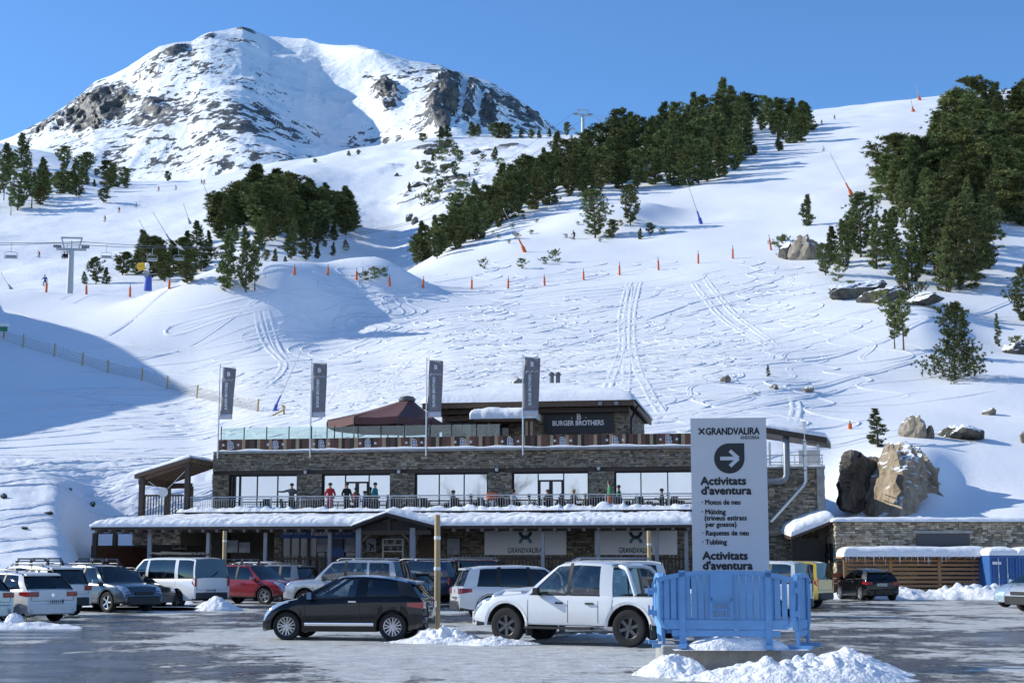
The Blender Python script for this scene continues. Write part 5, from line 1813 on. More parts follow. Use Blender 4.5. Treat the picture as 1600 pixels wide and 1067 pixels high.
for k, (a_, b_, c_, d_, m_, lab) in enumerate(((358, 844, 374, 863, PHOTO, 'dark mountain poster, leftmost by the porch'), (376, 847, 393, 863, PHOTO, 'grey poster with a pale peak left of the shop'), (497, 841, 514, 862, PHOTO, 'tall snow poster left of the canopy post at the shop'),
                                           (540, 842, 556, 862, PHOTO, 'snowy mountain poster at the right end of the shop'), (523, 842, 537, 872, mat('poster_navy', (0.03, 0.05, 0.11), rough=.5), 'navy poster with a round disc in the shop window'),
                                           (574, 841, 589, 862, PAPER, 'white poster with a dark figure on the stone wall'), (699, 841, 719, 866, PAPER, 'pale notice board on the stone wall right of the porch'))):
    yy_ = YG - 0.12 if k > 1 else -0.6
    po = thing('poster', lab, 'poster', Wd(U((a_ + c_) / 2, yy_), yy_, Zp(a_, (b_ + d_) / 2, yy_)), BROT)
    hw, hh_ = (U(c_, yy_) - U(a_, yy_)) / 2, (Zp(a_, b_, yy_) - Zp(a_, d_, yy_)) / 2
    MB().span((-hw, -.02, -hh_), (hw, .02, hh_)).build('sheet', m_, po)
    fr_ = MB(); fr_.span((-hw - .03, -.03, -hh_ - .03), (-hw, .03, hh_ + .03)); fr_.span((hw, -.03, -hh_ - .03), (hw + .03, .03, hh_ + .03)); fr_.span((-hw, -.03, hh_), (hw, .03, hh_ + .03)); fr_.span((-hw, -.03, -hh_ - .03), (hw, .03, -hh_))
    fr_.build('frame', DARKM, po)
    if k == 4:
        MB().lathe([(0.0, -.035), (.36, -.035), (.36, -.025), (0, -.025)], (0, 0, -hh_ * .45), 'y', 20).build('disc', BLUES, po)
    if k == 5:
        z_ = MB(); z_.bar((-.16, -.03, .1), (.15, -.03, -.05), .07); z_.bar((0, -.03, .05), (-.05, -.03, -.3), .06); z_.bar((0.05, -.03, 0), (.15, -.03, -.22), .05)
        z_.build('dark_figure', BLACK, po)
# white display frame by the porch
df = thing('display_frame', 'white metal display frame with leaflets under the gable porch', 'display stand', Wd(U(615, -2.6), -2.6, 0), BROT)
hw = (U(631, -2.6) - U(600, -2.6)) / 2
for a_, c_ in (((-hw, 0, 0), (-hw, 0, Zp(600, 842, -2.6))), ((hw, 0, 0), (hw, 0, Zp(600, 842, -2.6)))):
    MB().bar(a_, c_, 0.07).build('leg', WHITEP, df)
for py in (842, 851, 861):
    MB().bar((-hw, 0, Zp(600, py, -2.6)), (hw, 0, Zp(600, py, -2.6)), 0.06).build('rail', WHITEP, df)
for i in range(5):
    z_ = Zp(600, 855, -2.6) if i % 2 else Zp(600, 846, -2.6)
    MB().box((-hw + .2 + i * .22, -.02, z_), (.18, .02, .22)).build('leaflet', (PAPER, PHOTO)[i % 2], df)
# picket fence in front of the ground floor
pf = thing('picket_fence', 'dark wooden picket fence in front of the ground floor', 'fence', Wd(0, -5.0, 0), BROT)
zf = Zp(700, 868, -5)
for z_ in (zf - .15, 0.25):
    MB().span((U(425, -5), -.03, z_ - .05), (GR + 1.2, .03, z_ + .05)).build('rail', WOODD, pf)
b = MB(); x = U(425, -5)
while x < GR + 1.2:
    if not (U(575, -5) < x < U(640, -5)):
        b.box((x, -.05, zf / 2), (.085, .025, zf))
    x += .19
b.build('picket', WOODD, pf, kind='stuff')
MB().span((U(655, YG), YG + .0, 0), (U(690, YG), YG + .06, Zp(670, 838, YG))).build('wooden_door', WOODB, lodge)
# the two white resort boards
TEALS = mat('logo_teal', (0.10, 0.26, 0.33), rough=.5)
DARKS = mat('logo_slate', (0.03, 0.045, 0.06), rough=.5)
BOARD = mat('board_white', (0.86, 0.87, 0.88), rough=.5)


def arc(cx, cz, r0, r1, a0, a1, n=18):
    p = [(cx + r1 * math.cos(t), cz + r1 * math.sin(t)) for t in np.linspace(a0, a1, n)]
    p += [(cx + r0 * math.cos(t), cz + r0 * math.sin(t)) for t in np.linspace(a1, a0, n)]
    return p


for k, (a_, c_, cx, t0, t1) in enumerate(((758, 885, 821.5, 794, 847), (929, 1057, 993, 966, 1019))):
    rb_ = thing('resort_board', ('long white resort board with a cross logo, left of the two', 'long white resort board with a cross logo, right of the two, beside the tall sign')[k], 'sign', Wd(0, YG - .12, 0), BROT, 'resort boards')
    z0_, z1_ = Zp(850, 866.5, YG), Zp(850, 826, YG)
    MB().span((U(a_, YG), -.03, z0_), (U(c_, YG), .03, z1_)).build('board', BOARD, rb_)
    rr_ = (U(cx + 10.5, YG) - U(cx - 10.5, YG)) / 2
    zc = Zp(cx, 839.5, YG)
    MB().prism(arc(U(cx, YG), zc + rr_ * .82, rr_ * .55, rr_, math.pi, 2 * math.pi), -.05, -.032).build('logo_upper_arc', DARKS, rb_)
    MB().prism(arc(U(cx, YG), zc - rr_ * .82, rr_ * .55, rr_, 0, math.pi), -.048, -.031).build('logo_lower_arc', TEALS, rb_)
    lettering('GRANDVALIRA', 0.4, DARKS, rb_, (U(t0, YG), -.045, Zp(850, 863.5, YG)), width=U(t1, YG) - U(t0, YG), bold=.004)

# gable porch
gy0, gy1 = -7.4, -4.0
ga, gl_, gr_ = U(605, gy0), U(549, gy0), U(683, gy0)
zg, zge = Zp(605, 801, gy0), Zp(549, 822, gy0)
gp_ = thing('gable_porch', 'dark timber gable porch over the ground floor entrance', 'porch', Wd(0, 0, 0), BROT)
for s_, x in ((0, gl_), (1, gr_)):
    b = MB()
    b.add([(ga, gy0, zg), (x, gy0, zge), (x, gy1, zge), (ga, gy1, zg), (ga, gy0, zg - .2), (x, gy0, zge - .2), (x, gy1, zge - .2), (ga, gy1, zg - .2)], [(0, 1, 2, 3), (7, 6, 5, 4), (0, 4, 5, 1), (1, 5, 6, 2), (2, 6, 7, 3), (3, 7, 4, 0)])
    b.build('roof_slope', WOODD, gp_)
    q4 = [(ga, gy0 - .05, zg + .01), (x, gy0 - .05, zge + .01), (x, gy1, zge + .01), (ga, gy1, zg + .01)]
    if s_ == 0:
        q4 = [q4[1], q4[0], q4[3], q4[2]]
    snow_sheet('roof_snow', q4, 0.30 if s_ else 0.14, gp_, 40, 20, 30 + s_, .25, .3, fine=.1)
    MB().bar((ga, gy0 - .03, zg - .14), (x, gy0 - .03, zge - .14), .06, .30, up=(0, 1, 0)).build('barge_board', BLACK, gp_)
for px in (562, 646):
    o = link('post', pm2, gp_, (U(px, gy0 + .5), gy0 + .5, -.1)); o.scale = (1.5, 1.5, Zp(px, 824, gy0) + .1)
    s_ = 1 if px < 600 else -1
    MB().bar((U(px, gy0 + .5), gy0 + .5, zge - .9), (U(px, gy0 + .5) + s_ * .7, gy0 + .5, zge - .25), .1).build('brace', WOODB, gp_)
MB().span((gl_ + .2, gy0 + .4, zge - .42), (gr_ - .4, gy0 + .6, zge - .2)).build('tie_beam', WOODD, gp_)
MB().span((ga - .08, gy0 + .42, zge - .2), (ga + .08, gy0 + .58, zg - .2)).build('king_post', WOODD, gp_)
MB().span((gl_ + .3, gy0 + .5, zge - .2), (gr_ - .6, gy0 + .54, zge + .25)).build('gable_board', BLACK, gp_)

# covered balcony at the left end
yb0, yb1 = -3.6, 1.4
A_, B_, C_ = (U(210, yb0, 742), Zp(210, 741, yb0)), (U(297, yb0, 715), Zp(297, 714, yb0)), (U(341, yb1, 722), Zp(341, 722, yb1))
cb = thing('covered_balcony', 'timber covered balcony with a slanting snowy roof at the left end of the lodge', 'balcony', Wd(0, 0, 0), BROT)
D_ = (A_[0] + (C_[0] - B_[0]), A_[1])
b = MB()
tp = [(A_[0], yb0, A_[1]), (B_[0], yb0, B_[1]), (C_[0] - .1, yb1, C_[1]), (D_[0] - .1, yb1, D_[1])]
b.add(tp + [(p[0], p[1], p[2] - .22) for p in tp], [(0, 1, 2, 3), (7, 6, 5, 4), (0, 4, 5, 1), (1, 5, 6, 2), (2, 6, 7, 3), (3, 7, 4, 0)])
b.build('roof', WOODB, cb)
snow_sheet('roof_snow', tp, 0.2, cb, 40, 24, 40, .3, .3)
for i in range(7):
    t = 0.06 + i * 0.145
    p, q_ = Vector(tp[0]).lerp(Vector(tp[3]), t), Vector(tp[1]).lerp(Vector(tp[2]), t)
    MB().bar(p + Vector((.3, 0, -.28)), q_ + Vector((-.05, 0, -.28)), .1, .16).build('rafter', WOODB, cb)
for i in range(6):
    t = 0.05 + i * .18
    p = Vector(tp[1]).lerp(Vector(tp[2]), t)
    MB().box(p + Vector((.12, 0, -.2)), (.3, .12, .14)).build('rafter_end', WOODB, cb)
for px, pt_, y_ in ((222, 748, yb0 + .2), (263, 748, yb1 - .8), (293, 722, yb0 + .2), (298, 760, yb1 - .4)):
    MB().span((U(px, y_) - .13, y_ - .13, ZF - .6), (U(px, y_) + .13, y_ + .13, Zp(px, pt_, y_))).build('post', WOODD, cb)
MB().span((A_[0] + .2, yb0 + .1, A_[1] - .55), (A_[0] + .4, yb1, A_[1] - .28)).build('side_beam', WOODD, cb)
MB().bar((A_[0] + .3, yb1 - .6, A_[1] - .42), (U(300, yb1 - .6), yb1 - .6, A_[1] - .42), .2, .3).build('rear_beam', WOODD, cb)
x0, x1 = U(225, yb0 + .2), U(287, yb0 + .2)
zb, zt_ = ZF - .25, Zp(240, 774, yb0 + .2)
for z_ in (zb, zt_):
    MB().span((x0, yb0 + .15, z_ - .05), (x1, yb0 + .25, z_ + .05)).build('balcony_rail', WOODD, cb)
b = MB(); x = x0 + .1
while x < x1:
    b.box((x, yb0 + .2, (zb + zt_) / 2), (.05, .04, zt_ - zb - .1)); x += .16
b.build('baluster', WOODD, cb, kind='stuff')
MB().span((U(211, yb0), yb0 - .1, ZF - 1.6), (U(286, yb0), 3, ZF - .45)).build('base_wall', MORTAR, cb)
stones('base_stone_facing', [(U(211, yb0), U(286, yb0), ZF - 1.6, ZF - .45)], yb0 - .1, cb, 44)
snow_sheet('ledge_snow', [(U(212, yb0), yb0 - .1, ZF - .45), (U(284, yb0), yb0 - .1, ZF - .45), (U(284, yb0), yb0 + .5, ZF - .45), (U(212, yb0), yb0 + .5, ZF - .45)], .12, cb, 30, 6, 45, .5, .15)
b = MB(); b.lathe([(0, .02), (.2, .0), (.26, -.03), (.27, -.05)], (U(256, yb0), yb0, Zp(256, 769, yb0)), 'y', 16); b.bar((U(231, yb0), yb0 + .1, Zp(231, 752, yb0)), (U(256, yb0), yb0 + .05, Zp(256, 769, yb0)), .03); b.bar((U(289, yb0), yb0 + .1, Zp(289, 734, yb0)), (U(256, yb0), yb0 + .05, Zp(256, 769, yb0)), .03)
b.build('cable_lamp', STEEL, cb, smooth=40)

# right wing
wg = thing('stone_wing', 'lower dark stone wing with ducts and a small open roof, right of the tall sign', 'building', B0, BROT)
wl, wr = UR - .3, U(1287, 0)
zw = Zp(1250, 732, 0)
MB().span((wl, .15, -1), (wr, 9, zw)).build('wall', MORTAR, wg)
stones('stone_facing', [(wl, wr, 0, zw)], .15, wg, 50)
stones('stone_facing', [(.15, 9, 0, zw)], wr, wg, 51, axis='x', flipd=1)
MB().span((wr - .35, -.05, 0), (wr + .05, .12, zw - .02)).build('corner_pier', CONC, wg)
MB().span((wl, -.05, zw + .002), (wr + .1, 9.1, zw + .1)).build('coping', CONC, wg)
snow_sheet('coping_snow', [(wl, -.05, zw + .1), (wr + .1, -.05, zw + .1), (wr + .1, 9, zw + .1), (wl, 9, zw + .1)], .16, wg, 40, 20, 53, .5, .2)
zrl = Zp(1250, 711, .2)
r_ = MB()
for z_ in (zrl, (zrl + zw) / 2, zw + .2):
    r_.tube([(wl, .2, z_), (wr, .2, z_), (wr, 6, z_)], .025, 6)
for px in (1203, 1222, 1243, 1265, 1286):
    r_.tube([(U(px), .2, zw), (U(px), .2, zrl)], .025, 6)
r_.build('deck_railing', STEEL, wg, smooth=40)
MB().span((U(1249, 1.5), 1.5, zw + .1), (U(1283, 1.5), 2.8, Zp(1265, 703, 1.5))).build('cooling_unit', mat('unit_white', (.62, .64, .66), rough=.5), wg)
yr0, yr1 = -.6, 5
rp = [(U(1196, yr0), yr0, Zp(1200, 667, yr0)), (U(1294, yr0), yr0, Zp(1294, 683, yr0)), (U(1294, yr0) + .4, yr1, Zp(1294, 683, yr0) + .1), (U(1196, yr0), yr1, Zp(1200, 667, yr0) + .1)]
b = MB(); b.add(rp + [(p[0], p[1], p[2] - .3) for p in rp], [(0, 1, 2, 3), (7, 6, 5, 4), (0, 4, 5, 1), (1, 5, 6, 2), (2, 6, 7, 3), (3, 7, 4, 0)])
b.build('open_roof', WOODD, wg)
snow_sheet('roof_snow', rp, .28, wg, 30, 20, 55, .2, .4)
for px in (1204, 1280):
    MB().span((U(px, 0) - .06, .3, zw), (U(px, 0) + .06, .42, Zp(px, 690, 0))).build('roof_post', STEEL, wg)
b = MB(); b.tube([(U(1212, -.4), -.4, Zp(1229, 690, -.4) - 2.3), (U(1222, -.4), -.4, Zp(1229, 751, -.4)), (U(1228, -.4), -.4, Zp(1229, 746, -.4)), (U(1229.5, -.4), -.4, Zp(1229, 738, -.4)), (U(1229.5, -.4), -.4, Zp(1229, 690, -.4)), (U(1229.5, -.4), -.1, Zp(1229, 683, -.4)), (U(1229.5, -.4), .6, Zp(1229, 680, -.4))], .2, 14)
bpts = [(U(1190, -.4), -.4, Zp(1200, 752, -.4)), (U(1220, -.4), -.4, Zp(1220, 752, -.4)), (U(1227, -.4), -.4, Zp(1227, 749, -.4)), (U(1230, -.4), -.4, Zp(1230, 742, -.4)), (U(1230, -.4), -.4, Zp(1230, 690, -.4)), (U(1230, -.4), -.2, Zp(1230, 684, -.4)), (U(1230, -.4), .4, Zp(1230, 682, -.4))]
MB().tube(bpts, .18, 16).build('air_duct', mat('grey_duct', (.20, .22, .24), rough=.45, metal=.4, var=.15), wg, smooth=40)
cpts = [(U(1203, -.5), -.5, Zp(1203, 815, -.5)), (U(1255, -.5), -.5, Zp(1255, 759, -.5)), (U(1259, -.5), -.5, Zp(1259, 752, -.5)), (U(1259, -.5), -.5, Zp(1259, 668, -.5))]
b = MB(); b.tube(cpts, .105, 14); zc = Zp(1259, 664, -.5); b.lathe([(.17, zc - .1), (.17, zc + .05), (.13, zc + .06), (.13, zc + .16), (.16, zc + .18)], (U(1259, -.5), -.5, 0), n=14)
for py in (690, 712, 735):
    z_ = Zp(1259, py, -.5); b.lathe([(.14, z_ - .03), (.155, z_), (.14, z_ + .03)], (U(1259, -.5), -.5, 0), n=14)
b.build('flue_pipe', mat('bright_flue_steel', (.48, .48, .47), rough=.25, metal=.95), wg, smooth=40)

# ---------------- annex cut into the bank on the right
YA = 79.0
ax0 = at(1303, 815, YA).x; zA = at(1303, 815, YA).z
an = thing('stone_annex', 'low flat stone annex with a grey roller shutter under thick snow at the right', 'building', (ax0, YA, 0), 0)
MB().span((.12, .12, -1), (26, 7, zA)).build('wall', MORTAR, an)
sh = [at(1433, 862, YA).x - ax0, at(1516, 862, YA).x - ax0, at(1433, 833, YA).z]
stones('stone_facing', [(.12, sh[0], 0, zA), (sh[1], 20, 0, zA), (sh[0], sh[1], sh[2], zA)], .12, an, 60, tone=1.45)
stones('stone_facing', [(.04, 6.8, 0, zA)], .12, an, 61, axis='x', tone=2.2)  # sun-facing side in a lighter tone, the sunlight put into its colour
MB().span((sh[0] - .2, -.1, sh[2]), (sh[1] + .15, .06, sh[2] + .14)).build('lintel', CONC, an)
shu = MB().span((sh[0], -.0, 0), (sh[1], .05, sh[2])).build('roller_shutter', mat('shutter_grey', (.11, .115, .125), rough=.5, metal=.3), an)
slm = MB().prism([(0, 0), (-.02, .03), (-.02, .06), (0, .09)], 0, 1, axis='x').mesh('slat', MATS['shutter_grey'])
n = int(sh[2] / .1)
for i in range(n):
    o = link('slat', slm, shu, (sh[0] + .03, -.002, i * .1 + .01)); o.scale = (sh[1] - sh[0] - .06, 1, 1)
snow_sheet('roof_snow', [(-.1, -.15, zA), (24, -.15, zA), (24, 7, zA + .05), (-.1, 7, zA + .05)], .24, an, 160, 24, 63, .25, .5)
f = MB(); y0_, y1_ = 1.0, 2.0
for k in (0, 1):
    MB().span((-.0, .7 + k * 1.1, .6), (.05, 1.4 + k * 1.1, at(1295, 848, YA).z)).build('window', DGLASS, an)
b = MB(); b.tube([(-.6, -.1, .3), (-.6, 3, 2.6), (-.6, 4.2, 3.4)], .03, 6); b.tube([(-.6, 1.2, .2), (-.6, 1.2, 1.3)], .025, 6); b.tube([(-.6, 3, 1), (-.6, 3, 2.6)], .025, 6)
b.build('stair_rail', BLACK, an, smooth=40)
# dark lean-to with snow between wing and annex
lt = thing('lean_to_roof', 'dark lean-to with a snowy sloping roof between the stone wing and the annex', 'shed', (0, 0, 0), 0)
q4 = [at(1236, 838, 79.5), at(1303, 812, 79.5), at(1303, 812, 79.5) + Vector((0, 4, .3)), at(1236, 838, 79.5) + Vector((0, 4, .3))]
b = MB(); b.add([p for p in q4] + [p - Vector((0, 0, .16)) for p in q4], [(0, 1, 2, 3), (7, 6, 5, 4), (0, 4, 5, 1), (1, 5, 6, 2), (2, 6, 7, 3), (3, 7, 4, 0)]); b.build('roof', WOODD, lt)
snow_sheet('roof_snow', q4, .5, lt, 40, 16, 66, .3, .6)
MB().span((at(1240, 850, 80).x, 80.5, 0), (at(1290, 850, 80).x, 80.7, at(1240, 842, 80).z)).build('rear_wall', BLACK, lt)

# slatted timber screen
YS = 77.3
sx0, sx1 = at(1318, 900, YS).x, at(1541, 900, YS).x
sc_ = thing('slat_screen', 'timber screen of horizontal slats under a thick snow roll, in front of the annex', 'screen', (sx0, YS, 0), 0)
SLW = mat('larch_slats', (0.36, 0.19, 0.085), rough=.65, var=.3, vscale=3, stretch=(.6, 6, 6))
zst = at(1400, 872, YS).z
pxs = [1321, 1392, 1468, 1538]
pp = [at(p, 900, YS).x - sx0 for p in pxs]
for x in pp:
    MB().span((x - .08, -.05, 0), (x + .08, .1, zst)).build('post', SLW, sc_)
for bay in range(3):
    nsl = 9
    for k in range(nsl):
        z_ = .1 + (zst - .28) * k / (nsl - 1)
        MB().span((pp[bay] + .085, -.02, z_), (pp[bay + 1] - .085, .015, z_ + .125)).build('slat', SLW, sc_)
MB().span((-.1, -.3, zst), (sx1 - sx0, 1.3, zst + .08)).build('roof_board', SLW, sc_)
rf3 = MB().span((-.05, -.12, -.06), (.05, .12, .06)).mesh('rafter_end', WOODB)
for i in range(16):
    link('rafter_end', rf3, sc_, (.3 + (sx1 - sx0 - .6) * i / 15, -.4, zst + .02))
snow_sheet('snow_roll', [(-.05, -.5, zst + .08), (sx1 - sx0 + .05, -.5, zst + .08), (sx1 - sx0 + .05, 1.35, zst + .08), (-.05, 1.35, zst + .08)], .5, sc_, 120, 24, 70, .12, .5, freq=.8)
b = MB(); rs = random.Random(9)
for i in range(26):
    x = rs.uniform(0, sx1 - sx0); l_ = rs.uniform(.12, .5)
    b.lathe([(.022, 0), (.012, -l_ * .6), (.002, -l_)], (x, -.5, zst + .1), n=5)
b.build('icicle', mat('ice', (.75, .8, .85), rough=.1, spec=.8), sc_, smooth=60, kind='stuff')
wb_ = thing('waste_bin', 'pale green waste bin behind the left bay of the slat screen', 'bin', (at(1335, 905, YS - .8).x, YS - .6, 0), 0)
MB().box((0, 0, .45), (.75, .55, .9), taper=1.1).build('body', mat('bin_green', (.25, .36, .26), rough=.5), wb_)
MB().box((0, 0, .94), (.88, .66, .08)).build('lid', mat('bin_green', (.25, .36, .26)), wb_)
lb = thing('board_stack', 'low red-brown timber boarding left of the slat screen', 'fence', (at(1300, 905, YS).x, YS + .3, 0), 0)
for k in range(4):
    MB().span((-.6, 0, .2 + k * .26), (.75, .05, .43 + k * .26)).build('board', mat('red_timber', (.22, .075, .03), rough=.7, var=.3), lb)
# containers
for k, (a_, c_) in enumerate(((1547, 1591), (1592, 1640))):
    YC = 75.5
    x0, x1 = at(a_, 900, YC).x, at(c_, 900, YC).x
    zt_ = at(1560, 868, YC).z
    ct = thing('container', ('blue steel container with snow on top beside the slat screen', 'blue steel container at the right edge, next to its twin')[k], 'container', (x0, YC, 0), 0, 'blue containers')
    CB = mat('container_blue', (.035, .13, .36), rough=.5, var=.15)
    b = MB(); w_ = x1 - x0 - .02
    n = 10
    poly = []
    for i in range(n):
        xa, xb = w_ * i / n, w_ * (i + .5) / n
        poly += [(xa, 0.03), (xa + .02, 0.0), (xb, 0.0), (xb + .02, 0.03)]
    poly += [(w_, .03), (w_, 2.4), (0, 2.4)]
    b.prism(poly, 0, zt_, axis='z'); b.build('body', CB, ct)
    f = MB(); f.span((-.01, -.05, zt_ - .12), (w_ + .01, 0.0, zt_ + .02)); f.span((-.01, -.05, .05), (w_ + .01, 0, .2)); f.span((-.01, -.05, .2), (.08, 0, zt_ - .12)); f.span((w_ - .08, -.05, .2), (w_ + .01, 0, zt_ - .12))
    f.build('frame', CB, ct)
    for x in (w_ * .3, w_ * .62):
        b = MB(); b.tube([(x, -.07, .15), (x, -.07, zt_ - .1)], .02, 6); b.box((x, -.08, 1.1), (.06, .05, .2)); b.build('lock_bar', STEEL, ct)
    MB().span((.12 if k == 0 else .5, -.06, zt_ - .42), (.55 if k == 0 else .95, -.052, zt_ - .28)).build('label_plate', WHITEP, ct)
    snow_sheet('snow_cap', [(-.03, -.1, zt_ + .02), (w_ + .03, -.1, zt_ + .02), (w_ + .03, 2.4, zt_ + .02), (-.03, 2.4, zt_ + .02)], .42, ct, 30, 30, 80 + k, .15, .7)
berm('snow_bank', [(at(1294, 925, 75.0).x, 75.6, 0), (at(1340, 0, 75).x, 75.7, 0), (at(1440, 0, 75).x, 75.5, 0), (at(1530, 0, 74).x, 74.6, 0), (at(1600, 0, 73).x, 73.0, 0)], 3.2, .72, 'ploughed bank of lumpy snow in front of the slat screen', 12, chunk=.7)


# ================================================================== vehicles
RUBBER = mat('tyre_rubber', (0.012, 0.012, 0.013), rough=0.85, var=0.2)
TRIMB = mat('black_plastic', (0.016, 0.017, 0.018), rough=0.55)
INTER = mat('car_interior', (0.02, 0.021, 0.024), rough=0.8)
CHROME = mat('chrome', (0.75, 0.76, 0.78), rough=0.12, metal=1.0)
ALLOY = mat('alloy_rim', (0.52, 0.53, 0.55), rough=0.3, metal=0.8)
ALLOYD = mat('dark_alloy_rim', (0.10, 0.10, 0.105), rough=0.35, metal=0.7)
RLAMP = mat('red_lamp', (0.30, 0.012, 0.016), rough=0.12, coat=0.6)
OLAMP = mat('amber_lamp', (0.55, 0.16, 0.02), rough=0.12, coat=0.6)
CLAMP = mat('clear_lamp', (0.55, 0.60, 0.66), rough=0.08, metal=0.5, coat=0.6)
PLATE = mat('number_plate', (0.62, 0.63, 0.62), rough=0.4)
GCLEAR = glass('clear_car_glass', (0.62, 0.70, 0.70), 0.10)
GDARK = glass('privacy_car_glass', (0.05, 0.055, 0.06), 0.07)
GMID = glass('tinted_car_glass', (0.30, 0.34, 0.35), 0.09)
DIRTY = {}


def paint(name, col, metal=0.0, dirt=0.12, sp=0.5):
    """car paint with a road-salt film that thickens low on the body in blotches"""
    if name in DIRTY:
        return DIRTY[name]
    m = bpy.data.materials.new(name)
    m.use_nodes = True
    nt = m.node_tree; L = nt.links.new; N = nt.nodes.new
    p = nt.nodes['Principled BSDF']
    p.inputs['Metallic'].default_value = metal
    p.inputs['Coat Weight'].default_value = 0.8
    p.inputs['Specular IOR Level'].default_value = sp
    p.inputs['Coat Roughness'].default_value = 0.06
    tc = N('ShaderNodeTexCoord')
    n = N('ShaderNodeTexNoise'); n.inputs['Scale'].default_value = 2.2; n.inputs['Detail'].default_value = 7; n.inputs['Roughness'].default_value = .7
    L(tc.outputs['Object'], n.inputs['Vector'])
    sx_ = N('ShaderNodeSeparateXYZ'); L(tc.outputs['Object'], sx_.inputs[0])
    mr = N('ShaderNodeMapRange'); mr.inputs[1].default_value = 0.95; mr.inputs[2].default_value = 0.2; mr.inputs[3].default_value = 0; mr.inputs[4].default_value = 1
    L(sx_.outputs['Z'], mr.inputs[0])
    mu = N('ShaderNodeMath'); mu.operation = 'MULTIPLY'; L(mr.outputs[0], mu.inputs[0]); L(n.outputs[0], mu.inputs[1])
    m2 = N('ShaderNodeMath'); m2.operation = 'MULTIPLY'; m2.inputs[1].default_value = dirt * 4; m2.use_clamp = True
    L(mu.outputs[0], m2.inputs[0])
    mx = N('ShaderNodeMix'); mx.data_type = 'RGBA'
    L(m2.outputs[0], mx.inputs[0]); mx.inputs[6].default_value = (*col, 1); mx.inputs[7].default_value = (0.26, 0.25, 0.235, 1)
    L(mx.outputs[2], p.inputs['Base Color'])
    r_ = N('ShaderNodeMapRange'); r_.inputs[3].default_value = 0.22; r_.inputs[4].default_value = 0.75
    L(m2.outputs[0], r_.inputs[0]); L(r_.outputs[0], p.inputs['Roughness'])
    DIRTY[name] = m
    return m


WHEELS = {}


def wheel_meshes(Rw, spokes, style):
    key = (Rw, spokes, style)
    if key in WHEELS:
        return WHEELS[key]
    w = 0.23
    rr = Rw * (0.66 if style != 'offroad' else 0.58)
    prof = [(rr, -w * .42), (Rw * .80, -w * .5), (Rw * .95, -w * .46), (Rw, -w * .32), (Rw, w * .32), (Rw * .95, w * .46), (Rw * .80, w * .5), (rr, w * .42)]
    t = MB(); t.lathe(prof, axis='y', n=32, caps=False)
    ty = t.mesh('tyre', RUBBER, smooth=40)
    r_ = MB()
    r_.lathe([(0.002, w * .12), (rr, w * .12), (rr * 1.0, -w * .4)], axis='y', n=28, mi=1, caps=False)
    r_.lathe([(rr * .93, w * .36), (rr * 1.02, w * .43), (rr * 1.02, w * .1), (rr * .93, w * .1)], axis='y', n=32, mi=0, caps=False)
    r_.lathe([(0.002, w * .40), (rr * .2, w * .37), (rr * .24, w * .15)], axis='y', n=16, mi=0, caps=False)
    for k in range(spokes):
        a = 2 * math.pi * k / spokes
        for da in ((-.5, .5) if style == 'twin' else (0,)):
            wd = rr * (.13 if style == 'twin' else .30 if style == 'offroad' else .2)
            ca, sa = math.cos(a + da * .16), math.sin(a + da * .16)
            ce, se = math.cos(a + da * .42), math.sin(a + da * .42)
            r_.bar((ca * rr * .15, w * .27, sa * rr * .15), (ce * rr * .97, w * .33, se * rr * .97), wd, w * .14, 0, up=(0, 1, 0))
    m0 = {'dark': ALLOYD, 'offroad': ALLOYD}.get(style, ALLOY)
    ri = r_.mesh('rim', [m0, BLACK], smooth=30)
    WHEELS[key] = (ty, ri)
    return WHEELS[key]


def ip(x, pts):
    return float(np.interp(x, [p[0] for p in pts], [p[1] for p in pts]))


